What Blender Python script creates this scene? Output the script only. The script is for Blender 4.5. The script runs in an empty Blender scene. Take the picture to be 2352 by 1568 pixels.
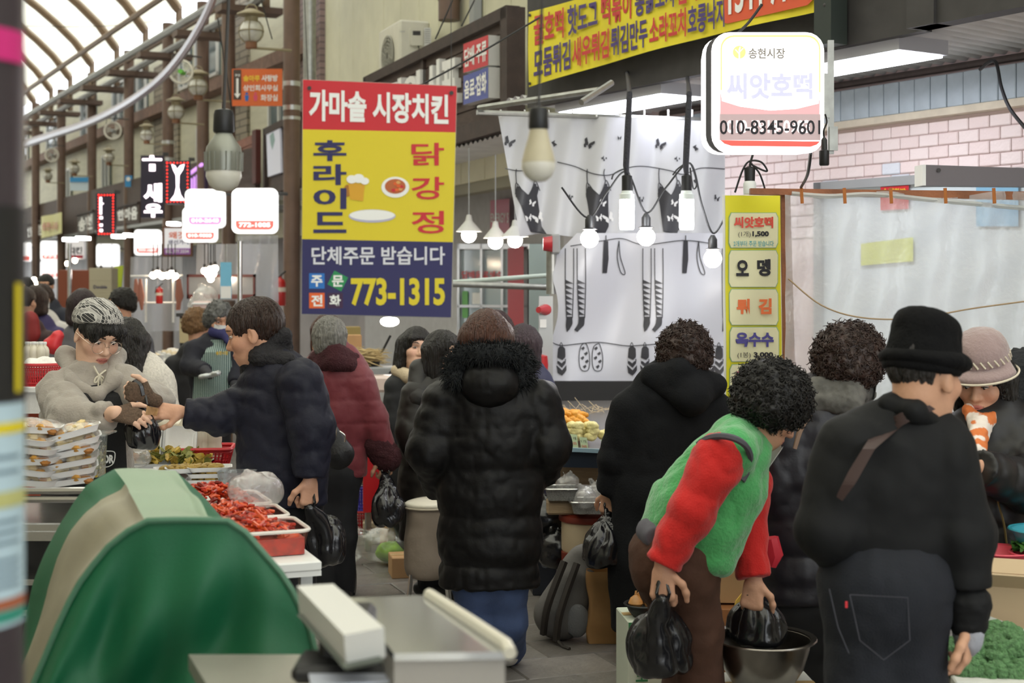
import bpy, math, random
import numpy as np
from mathutils import Vector, Matrix
random.seed(7); RNG = np.random.default_rng(7)
SC = bpy.context.scene
COL = SC.collection
# ---------------------------------------------------------------- camera (2352 x 1568 frame, horizon at row 650)
FPX, CX, HY, CH = 3267.0, 1176.0, 650.0, 1.70
cam = bpy.data.cameras.new('camera'); camo = bpy.data.objects.new('camera', cam); COL.objects.link(camo)
camo.location = (0, 0, CH); camo.rotation_euler = (math.pi/2, 0, 0)
cam.sensor_width = 36; cam.lens = 36*FPX/2352; cam.shift_y = -(784-HY)/2352
cam.clip_start = .1; cam.clip_end = 200
cam.dof.use_dof = True; cam.dof.focus_distance = 5.9; cam.dof.aperture_fstop = 3.6
SC.camera = camo
# ---------------------------------------------------------------- sky, exposure
w = bpy.data.worlds.new('overcast_sky'); SC.world = w; w.use_nodes = True
w.node_tree.nodes['Background'].inputs[0].default_value = (.93, .97, 1, 1)
w.node_tree.nodes['Background'].inputs[1].default_value = 3.3
vs = SC.view_settings
vs.view_transform = 'Standard'; vs.look = 'None'; vs.exposure = 0.0; vs.gamma = 1; vs.use_curve_mapping = False
SC.cycles.max_bounces = 7; SC.cycles.diffuse_bounces = 3; SC.cycles.glossy_bounces = 3; SC.cycles.transparent_max_bounces = 10
# ---------------------------------------------------------------- helpers
V = Vector
def P(px, py, Y): return V(((px-CX)/FPX*Y, Y, CH-(py-HY)/FPX*Y))
def GR(px, Y, z=0): return V(((px-CX)/FPX*Y, Y, z))
class Plane:
    """vertical or tilted plane; (px,py) -> point on it, off = metres towards the camera side"""
    def __init__(s, p0, n):
        s.p0 = V(p0); s.n = V(n).normalized()
        if s.n.y > 0: s.n = -s.n
    def __call__(s, px, py, off=0.0):
        d = V(((px-CX)/FPX, 1, -(py-HY)/FPX)); o = V((0, 0, CH))
        t = (s.p0-o).dot(s.n)/d.dot(s.n)
        return o+d*t+s.n*off
def front(Y, yaw=0, px=1176):
    a = math.radians(yaw); return Plane(GR(px, Y), (math.sin(a), -math.cos(a), 0))
def hx(s):
    s = s.lstrip('#'); v = [int(s[i:i+2], 16)/255 for i in (0, 2, 4)]
    return tuple((c/12.92 if c <= .04045 else ((c+.055)/1.055)**2.4) for c in v)
MATS = {}
def mat(name, c='808080', r=.6, m=0., bump=0., bs=60., var=0., vs=9., emit=0., alpha=1., trans=0., coat=0., sheen=0., spec=.5, attr=False, stretch=None, ecol=None, bd=.01):
    if name in MATS: return MATS[name]
    M = bpy.data.materials.new(name); M.use_nodes = True; MATS[name] = M
    nt = M.node_tree; N = nt.nodes; L = nt.links; b = N['Principled BSDF']
    col = (*hx(c), 1)
    b.inputs['Base Color'].default_value = col; b.inputs['Roughness'].default_value = r; b.inputs['Metallic'].default_value = m
    b.inputs['Specular IOR Level'].default_value = spec
    b.inputs['Transmission Weight'].default_value = trans; b.inputs['Coat Weight'].default_value = coat
    b.inputs['Sheen Weight'].default_value = sheen; b.inputs['Alpha'].default_value = alpha
    if emit:
        b.inputs['Emission Color'].default_value = (*hx(ecol or c), 1); b.inputs['Emission Strength'].default_value = emit
    src = None
    if var or bump:
        tc = N.new('ShaderNodeTexCoord'); mp = N.new('ShaderNodeMapping'); L.new(tc.outputs['Object'], mp.inputs[0])
        if stretch: mp.inputs['Scale'].default_value = stretch
    if attr:
        a = N.new('ShaderNodeAttribute'); a.attribute_name = 'Col'; src = a.outputs['Color']; L.new(src, b.inputs['Base Color'])
    if var:
        n = N.new('ShaderNodeTexNoise'); n.inputs['Scale'].default_value = vs; n.inputs['Detail'].default_value = 4; L.new(mp.outputs[0], n.inputs['Vector'])
        mr = N.new('ShaderNodeMapRange'); mr.inputs[1].default_value = .3; mr.inputs[2].default_value = .7
        mr.inputs[3].default_value = 1-var; mr.inputs[4].default_value = 1+var; L.new(n.outputs[0], mr.inputs[0])
        vm = N.new('ShaderNodeVectorMath'); vm.operation = 'SCALE'; L.new(mr.outputs[0], vm.inputs['Scale'])
        if src: L.new(src, vm.inputs[0])
        else: vm.inputs[0].default_value = col[:3]
        L.new(vm.outputs[0], b.inputs['Base Color'])
    if bump:
        n = N.new('ShaderNodeTexNoise'); n.inputs['Scale'].default_value = bs; n.inputs['Detail'].default_value = 3; L.new(mp.outputs[0], n.inputs['Vector'])
        bp = N.new('ShaderNodeBump'); bp.inputs['Strength'].default_value = bump; bp.inputs['Distance'].default_value = bd
        L.new(n.outputs[0], bp.inputs['Height']); L.new(bp.outputs[0], b.inputs['Normal'])
    return M
def film(name, c='ffffff', clear=.8, haze=.1, r=.12, bs=14):
    """thin clear plastic: mostly see-through with some haze and gloss"""
    if name in MATS: return MATS[name]
    M = bpy.data.materials.new(name); M.use_nodes = True; MATS[name] = M; nt = M.node_tree; N = nt.nodes; L = nt.links
    N.remove(N['Principled BSDF']); out = N['Material Output']
    t = N.new('ShaderNodeBsdfTransparent'); d = N.new('ShaderNodeBsdfDiffuse'); tl = N.new('ShaderNodeBsdfTranslucent'); g = N.new('ShaderNodeBsdfGlossy')
    t.inputs[0].default_value = (*hx(c), 1); d.inputs[0].default_value = (*hx(c), 1); tl.inputs[0].default_value = (*hx(c), 1); g.inputs['Roughness'].default_value = r
    m0 = N.new('ShaderNodeMixShader'); m0.inputs[0].default_value = .5; L.new(d.outputs[0], m0.inputs[1]); L.new(tl.outputs[0], m0.inputs[2])
    m1 = N.new('ShaderNodeMixShader'); m1.inputs[0].default_value = haze/max(1e-3, haze+clear); L.new(t.outputs[0], m1.inputs[1]); L.new(m0.outputs[0], m1.inputs[2])
    lw = N.new('ShaderNodeLayerWeight'); lw.inputs[0].default_value = .35
    mr = N.new('ShaderNodeMapRange'); mr.inputs[3].default_value = .05; mr.inputs[4].default_value = .6; L.new(lw.outputs['Facing'], mr.inputs[0])
    m2 = N.new('ShaderNodeMixShader'); L.new(mr.outputs[0], m2.inputs[0]); L.new(m1.outputs[0], m2.inputs[1]); L.new(g.outputs[0], m2.inputs[2])
    tc = N.new('ShaderNodeTexCoord'); n = N.new('ShaderNodeTexNoise'); n.inputs['Scale'].default_value = bs; n.inputs['Detail'].default_value = 4
    bp = N.new('ShaderNodeBump'); bp.inputs['Strength'].default_value = .7; bp.inputs['Distance'].default_value = .02
    L.new(tc.outputs['Object'], n.inputs['Vector']); L.new(n.outputs[0], bp.inputs['Height']); L.new(bp.outputs[0], g.inputs['Normal'])
    L.new(m2.outputs[0], out.inputs[0])
    return M
class MB:
    def __init__(s): s.v = []; s.f = []; s.m = []; s.cm = 0
    def add(s, vs, fs):
        o = len(s.v); s.v.extend([tuple(x) for x in vs]); s.f.extend([tuple(i+o for i in f) for f in fs]); s.m.extend([s.cm]*len(fs)); return s
    def box(s, c, d, M=None, bev=0.):
        """box centred at c with full sizes d, optionally turned by matrix M and chamfered"""
        c = V(c); x, y, z = d[0]/2, d[1]/2, d[2]/2
        if bev:
            b = min(bev, x*.9, y*.9, z*.9); pts = []; idx = {}
            for sx in (-1, 1):
                for sy in (-1, 1):
                    for sz in (-1, 1):
                        for k in range(3):
                            q = [sx*(x-b), sy*(y-b), sz*(z-b)]; q[k] = (sx*x, sy*y, sz*z)[k]
                            idx[sx, sy, sz, k] = len(pts); pts.append(V(q))
            F = []
            for k in range(3):
                a, b2 = (k+1) % 3, (k+2) % 3
                for sg in (-1, 1):
                    def g(i, j, kk=k):
                        t = [0, 0, 0]; t[k] = sg; t[a] = i; t[b2] = j; return idx[(*t, kk)]
                    q = [g(-1, -1), g(1, -1), g(1, 1), g(-1, 1)]
                    F.append(q if sg > 0 else q[::-1])
            for a in range(3):
                k1, k2 = (a+1) % 3, (a+2) % 3
                for i in (-1, 1):
                    for j in (-1, 1):
                        def g(e, kk):
                            t = [0, 0, 0]; t[a] = e; t[k1] = i; t[k2] = j; return idx[(*t, kk)]
                        q = [g(-1, k1), g(1, k1), g(1, k2), g(-1, k2)]
                        F.append(q if i*j < 0 else q[::-1])
            for sx in (-1, 1):
                for sy in (-1, 1):
                    for sz in (-1, 1):
                        q = [idx[sx, sy, sz, 0], idx[sx, sy, sz, 1], idx[sx, sy, sz, 2]]
                        F.append(q if sx*sy*sz > 0 else q[::-1])
        else:
            pts = [V((i, j, k)) for i in (-x, x) for j in (-y, y) for k in (-z, z)]
            F = [(0, 1, 3, 2), (4, 6, 7, 5), (0, 4, 5, 1), (2, 3, 7, 6), (0, 2, 6, 4), (1, 5, 7, 3)]
        if M is not None: pts = [M @ p for p in pts]
        return s.add([p+c for p in pts], F)
    def cyl(s, a, b, r0, r1=None, n=12, caps=True):
        a, b = V(a), V(b); r1 = r0 if r1 is None else r1; z = (b-a).normalized()
        x = z.cross(V((0, 0, 1)) if abs(z.z) < .9 else V((1, 0, 0))).normalized(); y = z.cross(x)
        vs = []; fs = []
        for i in range(n):
            t = 2*math.pi*i/n; d = x*math.cos(t)+y*math.sin(t); vs += [a+d*r0, b+d*r1]
        for i in range(n):
            j = (i+1) % n; fs.append((2*i, 2*j, 2*j+1, 2*i+1))
        if caps: fs += [tuple(2*i for i in range(n))[::-1], tuple(2*i+1 for i in range(n))]
        return s.add(vs, fs)
    def tube(s, pts, r, n=8, closed=False):
        pts = [V(p) for p in pts]; k = len(pts); vs = []; fs = []; rr = r if hasattr(r, '__len__') else [r]*k; up = None
        for i, p in enumerate(pts):
            t = (pts[min(i+1, k-1)]-pts[max(i-1, 0)])
            if closed: t = pts[(i+1) % k]-pts[i-1]
            t = t.normalized() if t.length > 1e-9 else V((0, 0, 1))
            if up is None: up = t.cross(V((0, 0, 1)) if abs(t.z) < .9 else V((1, 0, 0))).normalized()
            up = (up-t*up.dot(t)); up = up.normalized() if up.length > 1e-6 else t.orthogonal().normalized(); w2 = t.cross(up)
            for j in range(n):
                a = 2*math.pi*j/n; vs.append(p+(up*math.cos(a)+w2*math.sin(a))*rr[i])
        for i in range(k if closed else k-1):
            for j in range(n):
                i2 = (i+1) % k; fs.append((i*n+j, i*n+(j+1) % n, i2*n+(j+1) % n, i2*n+j))
        if not closed: fs += [tuple(range(n))[::-1], tuple(range((k-1)*n, k*n))]
        return s.add(vs, fs)
    def lathe(s, c, prof, n=16, axis=None, sx=1., sy=1.):
        """prof: [(r, z), ...] turned about the vertical (or axis matrix) through c"""
        c = V(c); vs = []; fs = []; k = len(prof)
        for r, z in prof:
            for j in range(n):
                a = 2*math.pi*j/n; q = V((r*math.cos(a)*sx, r*math.sin(a)*sy, z)); vs.append(c+(axis @ q if axis else q))
        for i in range(k-1):
            for j in range(n): fs.append((i*n+j, i*n+(j+1) % n, (i+1)*n+(j+1) % n, (i+1)*n+j))
        if prof[0][0] > 1e-5: fs.append(tuple(range(n))[::-1])
        if prof[-1][0] > 1e-5: fs.append(tuple(range((k-1)*n, k*n)))
        return s.add(vs, fs)
    def ball(s, c, r, n=12, M=None):
        r = (r, r, r) if not hasattr(r, '__len__') else r; c = V(c); m = max(4, n//2); vs = []; fs = []
        for i in range(m+1):
            p = math.pi*i/m
            for j in range(n):
                a = 2*math.pi*j/n; q = V((r[0]*math.sin(p)*math.cos(a), r[1]*math.sin(p)*math.sin(a), -r[2]*math.cos(p)))
                vs.append(c+(M @ q if M is not None else q))
        for i in range(m):
            for j in range(n): fs.append((i*n+j, i*n+(j+1) % n, (i+1)*n+(j+1) % n, (i+1)*n+j))
        return s.add(vs, fs)
    def prism(s, pts, back):
        """polygon extruded by vector back"""
        n = len(pts); pts = [V(p) for p in pts]; b = [p+V(back) for p in pts]
        return s.add(pts+b, [tuple(range(n)), tuple(range(n, 2*n))[::-1]]+[(i, i+n, (i+1) % n+n, (i+1) % n) for i in range(n)])
    def grid(s, fn, nu, nv, thick=None):
        vs = [fn(i/nu, j/nv) for j in range(nv+1) for i in range(nu+1)]; w = nu+1
        return s.add(vs, [(j*w+i, j*w+i+1, (j+1)*w+i+1, (j+1)*w+i) for j in range(nv) for i in range(nu)])
def mesh_of(mb, mats, smooth=True, name='mesh', angle=40):
    me = bpy.data.meshes.new(name); me.from_pydata([tuple(v) for v in mb.v], [], mb.f)
    for m in (mats if isinstance(mats, (list, tuple)) else [mats]): me.materials.append(m)
    if any(mb.m): me.polygons.foreach_set('material_index', mb.m)
    if smooth:
        me.polygons.foreach_set('use_smooth', [True]*len(me.polygons))
        if angle: me.set_sharp_from_angle(angle=math.radians(angle))
    me.update(); return me
WL = {}
def put(name, me, parent=None, label=None, cat=None, group=None, kind=None, loc=None):
    o = bpy.data.objects.new(name, me); COL.objects.link(o)
    if parent is not None:
        o.parent = parent; o.location = -WL.get(parent.name, V())
    if loc is not None: o.location = loc
    WL[o.name] = V()
    tag(o, label, cat, group, kind); return o
def tag(o, label=None, cat=None, group=None, kind=None):
    if label: o['label'] = label
    if cat: o['category'] = cat
    if group: o['group'] = group
    if kind: o['kind'] = kind
    return o
def obj(name, mb, m, parent=None, label=None, cat=None, group=None, kind=None, smooth=True, angle=40):
    return put(name, mesh_of(mb, m, smooth, name, angle), parent, label, cat, group, kind)
def thing(name, label, cat, loc=(0, 0, 0), group=None, kind=None):
    o = bpy.data.objects.new(name, None); COL.objects.link(o); o.location = loc; o.empty_display_size = .1
    WL[o.name] = V(loc); return tag(o, label, cat, group, kind)
def dup(root, loc=None, rotz=None, label=None, group=None, scale=None, M=None):
    r = root.copy(); COL.objects.link(r)
    if loc is not None: r.location = loc
    if rotz is not None: r.rotation_euler = (0, 0, rotz)
    if scale: r.scale = (scale,)*3 if not hasattr(scale, '__len__') else scale
    if label: r['label'] = label
    if group: r['group'] = group
    for ch in root.children:
        c = ch.copy(); COL.objects.link(c); c.parent = r
        for g in ch.children:
            d = g.copy(); COL.objects.link(d); d.parent = c
    return r
# ---- lettering: text curve -> flat mesh normalised to the unit square
_TX = {}
def text_unit(body, bold=0.):
    k = (body, bold)
    if k not in _TX:
        t = bpy.data.curves.new('lettering', 'FONT'); t.body = body; t.offset = bold; t.resolution_u = 3; t.align_x = 'CENTER'
        o = bpy.data.objects.new('lettering_source', t); me = bpy.data.meshes.new_from_object(o)
        a = np.empty(len(me.vertices)*3, np.float32); me.vertices.foreach_get('co', a); a = a.reshape(-1, 3)[:, :2]
        lo = a.min(0); sz = a.max(0)-lo; a = (a-lo)/sz
        _TX[k] = (a, [tuple(p.vertices) for p in me.polygons])
        bpy.data.objects.remove(o); bpy.data.curves.remove(t); bpy.data.meshes.remove(me)
    return _TX[k]
def letters(body, pl, quad, m, parent, bold=.02, off=.002, name='lettering', mb=None, vertical=False):
    """body set into pixel quad (x0,y0,x1,y1) or 4 corner pixels tl,tr,br,bl on plane pl"""
    if vertical: body = '\n'.join(body)
    a, f = text_unit(body, bold); own = mb is None; mb = mb or MB()
    if len(quad) == 4 and not hasattr(quad[0], '__len__'):
        x0, y0, x1, y1 = quad; quad = [(x0, y0), (x1, y0), (x1, y1), (x0, y1)]
    q = [V(p) for p in quad]; vs = []
    for u, v in a:
        t = q[0].lerp(q[1], u); b = q[3].lerp(q[2], u); p = b.lerp(t, v); vs.append(pl(p.x, p.y, off))
    mb.add(vs, f)
    if own: return obj(name, mb, m, parent, smooth=False)
    return mb
def ppoly(pl, pix, thick=.01, off=0., mb=None):
    mb = mb or MB(); pts = [pl(x, y, off) for x, y in pix]; return mb.prism(pts, pl.n*-thick)
def rect(x0, y0, x1, y1): return [(x0, y0), (x1, y0), (x1, y1), (x0, y1)]
def rrect(x0, y0, x1, y1, r, n=5):
    o = []
    for cx, cy, a0 in ((x1-r, y0+r, -90), (x1-r, y1-r, 0), (x0+r, y1-r, 90), (x0+r, y0+r, 180)):
        for i in range(n+1):
            a = math.radians(a0+90*i/n); o.append((cx+r*math.cos(a), cy+r*math.sin(a)))
    return o
def pell(cx, cy, rx, ry, n=24): return [(cx+rx*math.cos(2*math.pi*i/n), cy+ry*math.sin(2*math.pi*i/n)) for i in range(n)]
def wire(pl, pix, r=.004, mb=None, n=6, off=0.):
    mb = mb or MB(); return mb.tube([pl(x, y, off) for x, y in pix], r, n)
def curve_pts(pts, k=6):
    """Catmull-Rom through points (tuples of any length)"""
    o = []; n = len(pts); A = [np.array(p, float) for p in pts]
    for i in range(n-1):
        p0, p1, p2, p3 = A[max(i-1, 0)], A[i], A[i+1], A[min(i+2, n-1)]
        for j in range(k):
            t = j/k; o.append(tuple(.5*((2*p1)+(-p0+p2)*t+(2*p0-5*p1+4*p2-p3)*t*t+(-p0+3*p1-3*p2+p3)*t**3)))
    o.append(tuple(A[-1])); return o
# ---- value noise on numpy points
_LAT = RNG.random((32, 32, 32)).astype(np.float32)
def vnoise(p):
    p = np.asarray(p, np.float32); i = np.floor(p).astype(int); f = p-i; f = f*f*(3-2*f); r = 0
    for a in (0, 1):
        for b in (0, 1):
            for c in (0, 1):
                wt = (f[..., 0] if a else 1-f[..., 0])*(f[..., 1] if b else 1-f[..., 1])*(f[..., 2] if c else 1-f[..., 2])
                r = r+wt*_LAT[(i[..., 0]+a) & 31, (i[..., 1]+b) & 31, (i[..., 2]+c) & 31]
    return r*2-1
# ---- implicit bodies: prims are dicts, meshed by naive surface nets
def cone(a, b, ra, rb=None, flat=None, k=.03, quilt=None, cap=None, sub=False):
    """rounded cone a->b; flat=(axis, scale); quilt=(pitch, depth); cap='b' flat end at b"""
    return dict(t='c', a=np.array(a, np.float32), b=np.array(b, np.float32), ra=ra, rb=ra if rb is None else rb, flat=flat, k=k, quilt=quilt, cap=cap, sub=sub)
def ell(c, r, R=None, k=.02, sub=False):
    return dict(t='e', c=np.array(c, np.float32), r=np.array(r, np.float32), R=None if R is None else np.array(R, np.float32), k=k, sub=sub)
def half(p, n, k=.004): return dict(t='h', c=np.array(p, np.float32), n=np.array(n, np.float32), k=k, sub='cut')
def ev(q, p):
    if q['t'] == 'c':
        ab = q['b']-q['a']; L2 = float(ab @ ab)+1e-9; wv = p-q['a']; t = np.clip((wv @ ab)/L2, 0, 1); wv = wv-t[..., None]*ab
        if q['flat'] is not None:
            ax = np.array(q['flat'][0], np.float32); ax /= np.linalg.norm(ax); wv = wv+(wv @ ax)[..., None]*ax*(1/q['flat'][1]-1)
        d = np.sqrt((wv*wv).sum(-1))
        r = q['ra']+t*(q['rb']-q['ra'])
        if q['quilt']:
            L = math.sqrt(L2); r = r+q['quilt'][1]*(np.sqrt(np.abs(np.sin(math.pi*(t*L)/q['quilt'][0]+(q['quilt'][2] if len(q['quilt']) > 2 else 0))))-.6)
        d = d-r
        if q['cap']:
            u = ab/math.sqrt(L2); s = (p-q['b']) @ u
            d = np.maximum(d, s)
        return d
    if q['t'] == 'e':
        v = p-q['c']
        if q['R'] is not None: v = v @ q['R']
        v = v/q['r']; l = np.sqrt((v*v).sum(-1)); return (l-1)*float(q['r'].min())
    if q['t'] == 'h': return (p-q['c']) @ q['n']
def sdf(prims, p):
    D = None
    for q in prims:
        d = ev(q, p)
        if D is None: D = d; continue
        k = max(q['k'], 1e-4)
        if q['sub'] is True:
            h = np.clip(.5-.5*(D+d)/k, 0, 1); D = D*(1-h)+(-d)*h+k*h*(1-h)
        elif q['sub'] == 'cut':
            h = np.clip(.5-.5*(d-D)/k, 0, 1); D = d*(1-h)+D*h+k*h*(1-h)
        else:
            h = np.clip(.5+.5*(d-D)/k, 0, 1); D = d*(1-h)+D*h-k*h*(1-h)
    return D
def bounds(prims, pad=.03):
    lo = np.full(3, 9e9); hi = -lo
    for q in prims:
        if q['sub']: continue
        if q['t'] == 'c': pts = [(q['a'], q['ra']), (q['b'], q['rb'])]
        else: pts = [(q['c'], float(q['r'].max()))]
        for c, r in pts: lo = np.minimum(lo, c-r); hi = np.maximum(hi, c+r)
    return lo-pad, hi+pad
def nets(prims, h, fn=None):
    lo, hi = bounds(prims); n = np.ceil((hi-lo)/h).astype(int)+1
    ax = [lo[i]+h*np.arange(n[i]) for i in range(3)]
    F = np.empty(tuple(n), np.float32)
    st = max(1, int(400000//(n[1]*n[2])))
    for i in range(0, n[0], st):
        X, Y, Z = np.meshgrid(ax[0][i:i+st], ax[1], ax[2], indexing='ij'); p = np.stack([X, Y, Z], -1).astype(np.float32)
        F[i:i+st] = sdf(prims, p)
        if fn is not None: F[i:i+st] += fn(p)
    F[0] = F[-1] = 1; F[:, 0] = F[:, -1] = 1; F[:, :, 0] = F[:, :, -1] = 1
    S = F < 0
    c = [S[a:a+n[0]-1, b:b+n[1]-1, d:d+n[2]-1] for a in (0, 1) for b in (0, 1) for d in (0, 1)]
    cnt = sum(x.astype(np.int8) for x in c); act = (cnt > 0) & (cnt < 8); ids = np.full(act.shape, -1, np.int64)
    I = np.argwhere(act); ids[act] = np.arange(len(I))
    acc = np.zeros((len(I), 3)); num = np.zeros(len(I))
    off = [(a, b, d) for a in (0, 1) for b in (0, 1) for d in (0, 1)]
    val = {o: F[I[:, 0]+o[0], I[:, 1]+o[1], I[:, 2]+o[2]] for o in off}
    for o in off:
        for k in range(3):
            if o[k] == 0:
                o2 = list(o); o2[k] = 1; va, vb = val[o], val[tuple(o2)]; m = (va < 0) != (vb < 0)
                t = np.where(m, va/np.where(m, va-vb, 1), 0)
                q = np.zeros((len(I), 3)); q[:] = o; q[:, k] += t; acc[m] += q[m]; num[m] += 1
    vert = lo+h*(I+acc/num[:, None])
    quads = []
    for k in range(3):
        a, b = (k+1) % 3, (k+2) % 3
        sl0 = [slice(None)]*3; sl1 = [slice(None)]*3; sl0[k] = slice(0, n[k]-1); sl1[k] = slice(1, n[k])
        A, B = S[tuple(sl0)], S[tuple(sl1)]; E = np.argwhere(A != B)
        E = E[(E[:, a] > 0) & (E[:, b] > 0) & (E[:, a] < n[a]-1) & (E[:, b] < n[b]-1)]
        def idx(da, db):
            q = E.copy(); q[:, a] -= da; q[:, b] -= db; return ids[q[:, 0], q[:, 1], q[:, 2]]
        Q = np.stack([idx(1, 1), idx(0, 1), idx(0, 0), idx(1, 0)], 1)
        fl = A[tuple(E.T)]; Q[~fl] = Q[~fl][:, ::-1]; quads.append(Q)
    return vert, np.concatenate(quads)
def normals(v, q):
    n = np.zeros_like(v); fn = np.cross(v[q[:, 2]]-v[q[:, 0]], v[q[:, 3]]-v[q[:, 1]])
    for i in range(4): np.add.at(n, q[:, i], fn)
    return n/(np.linalg.norm(n, axis=1, keepdims=True)+1e-12)
def np_mesh(name, v, q, mats, col=None):
    me = bpy.data.meshes.new(name); me.vertices.add(len(v)); me.vertices.foreach_set('co', np.asarray(v, np.float32).ravel())
    me.loops.add(len(q)*4); me.loops.foreach_set('vertex_index', np.asarray(q, np.int32).ravel())
    me.polygons.add(len(q)); me.polygons.foreach_set('loop_start', np.arange(0, len(q)*4, 4, dtype=np.int32))
    me.polygons.foreach_set('use_smooth', np.ones(len(q), bool))
    for m in (mats if isinstance(mats, (list, tuple)) else [mats]): me.materials.append(m)
    if col is not None:
        a = me.color_attributes.new('Col', 'FLOAT_COLOR', 'POINT'); c = np.ones((len(v), 4), np.float32); c[:, :3] = col; a.data.foreach_set('color', c.ravel())
    me.update(calc_edges=True); return me
def blob(name, prims, h, m, parent=None, wrinkle=0., wf=9., ws=None, col=None, **kw):
    """smooth implicit solid with optional noise relief"""
    v, q = nets(prims, h)
    if wrinkle:
        nn = normals(v, q); s = np.array(ws or (1, 1, 1))
        d = vnoise(v*wf*s)+.5*vnoise(v*wf*s*2.1+7); v = v+nn*(d*wrinkle)[:, None]
    c = col(v) if callable(col) else None
    return put(name, np_mesh(name, v, q, m, c), parent, **kw)
# ================================================================ STRUCTURE
class Fac:
    """facade frame: u runs away from the camera along the street, n towards the street, z up"""
    def __init__(s, p0, d):
        s.p0 = V((*p0, 0)); s.d = V((*d, 0)).normalized(); s.n = V((-s.d.y, s.d.x, 0))
        if s.n.y > 0: s.n = -s.n
        s.M = Matrix((s.d, s.n, V((0, 0, 1)))).transposed()
    def __call__(s, u, n, z): return s.p0+s.d*u+s.n*n+V((0, 0, z))
    def pl(s, n=0.): return Plane(s(0, n, 0), s.n)
    def u(s, px, n=0.): return (s.pl(n)(px, HY)-s.p0).dot(s.d)
    def z(s, px, py, n=0.): return s.pl(n)(px, py).z
    def box(s, mb, u0, u1, n0, n1, z0, z1, bev=0.): return mb.box(s((u0+u1)/2, (n0+n1)/2, (z0+z1)/2), (abs(u1-u0), abs(n1-n0), abs(z1-z0)), s.M, bev)
FA = Fac((2.89, 8.4), (-.62, 1)); FB = Fac((0, 11.5), (-.39, 1)); FC = Fac((-3.56, 20.6), (-.54, 1))
M_cream = mat('cream_siding', 'd3d0b4', .55, var=.06, vs=3)
M_brown = mat('brown_painted_steel', '6b5549', .5, var=.12, vs=6, bump=.1)
M_dwood = mat('dark_stained_wood', '4a3a33', .7, var=.25, vs=7, bump=.35, bs=30, stretch=(1, 1, 8))
M_wood2 = mat('tan_wood', '9a8468', .7, var=.2, vs=6, bump=.3, bs=25, stretch=(1, 1, 8))
M_dark = mat('dark_grey_paint', '3c3a3a', .6, var=.15)
M_black = mat('black_plastic', '1a1a1c', .45)
M_white = mat('white_paint', 'e6e6e4', .5, var=.03)
M_grey = mat('grey_paint', '9a9c9c', .55, var=.08, vs=4)
M_alu = mat('brushed_aluminium', 'b9bcbd', .32, .9, var=.05)
M_steel = mat('stainless_steel', 'c9c9c8', .22, 1, bump=.05, bs=20)
M_galv = mat('galvanised_pipe', '9fa09c', .4, .8, var=.12, vs=20)
M_card = mat('cardboard', 'b58e63', .8, var=.06, vs=12)
# ---- floor with pavers
def floor_mat():
    M = bpy.data.materials.new('grey_pavers_far'); M.use_nodes = True; nt = M.node_tree; N = nt.nodes; L = nt.links; b = N['Principled BSDF']
    tc = N.new('ShaderNodeTexCoord'); mp = N.new('ShaderNodeMapping'); mp.inputs['Rotation'].default_value = (0, 0, -math.atan(.39))
    br = N.new('ShaderNodeTexBrick'); br.inputs['Scale'].default_value = 1; br.inputs['Brick Width'].default_value = .45; br.inputs['Row Height'].default_value = .3
    br.inputs['Mortar Size'].default_value = .006; br.inputs['Color1'].default_value = (*hx('75716c'), 1); br.inputs['Color2'].default_value = (*hx('6a6662'), 1); br.inputs['Mortar'].default_value = (*hx('3d3a37'), 1)
    L.new(tc.outputs['Object'], mp.inputs[0]); L.new(mp.outputs[0], br.inputs[0]); L.new(br.outputs[0], b.inputs['Base Color']); b.inputs['Roughness'].default_value = .45
    return M
floor = obj('floor', MB().box((-5, 22, -.06), (50, 75, .1)), floor_mat(), kind='structure', smooth=False)
M_pav = [mat('paver_%d' % i, c, .38, var=.16, vs=14, bump=.25, bs=45) for i, c in enumerate(('716d68', '7b7671', '67625e'))]
pm = [mesh_of(MB().box((0, 0, -.01), (.444, .294, .02), None, .006), m, False, 'paver') for m in M_pav]
Rst = Matrix.Rotation(math.atan(.39), 3, 'Z')
for i in range(-4, 5):
    for j in range(-3, 17):
        c = Rst @ V((i*.45+(.225 if j % 2 else 0)-.1, j*.3, 0))+V((-.1, 6.2, 0))
        o = put('paver', pm[(i*7+j*3+(i*j)) % 3], floor); o.location = c+V((0, 0, random.uniform(-.003, .002))); o.rotation_euler = (random.uniform(-.004, .004), random.uniform(-.004, .004), math.atan(.39))
# ---- pink wall of the right-hand stall
wallA = MB(); FA.box(wallA, -3.2, 4.1, -.2, 0, 0, 3.3)
wallA = obj('wall_right', wallA, mat('pink_mortar', 'dfc9c5', .7), kind='structure', smooth=False)
M_pink = [mat('pink_foam_brick', 'f4e4e1', .6, bump=.5, bs=35), mat('pink_foam_brick_b', 'f1dedb', .6, bump=.5, bs=35)]
M_patch = mat('white_foam_patch', 'dfe3ea', .6, bump=.4, bs=35)
bm_ = [mesh_of(MB().box((0, 0, 0), (.151, .016, .072), None, .006), m, False, 'brick') for m in M_pink+[M_patch]]
pat = {(5, 3), (5, 4), (9, 4), (6, 5)}
for j in range(9):
    for i in range(-4, 20):
        u = i*.156+(.078 if j % 2 else 0)
        o = put('brick', bm_[2 if (i, j) in pat else (i+j) % 2], wallA); o.location = FA(u, .006, 2.665-j*.0775); o.rotation_euler = (0, 0, math.atan2(FA.d.y, FA.d.x))
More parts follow.
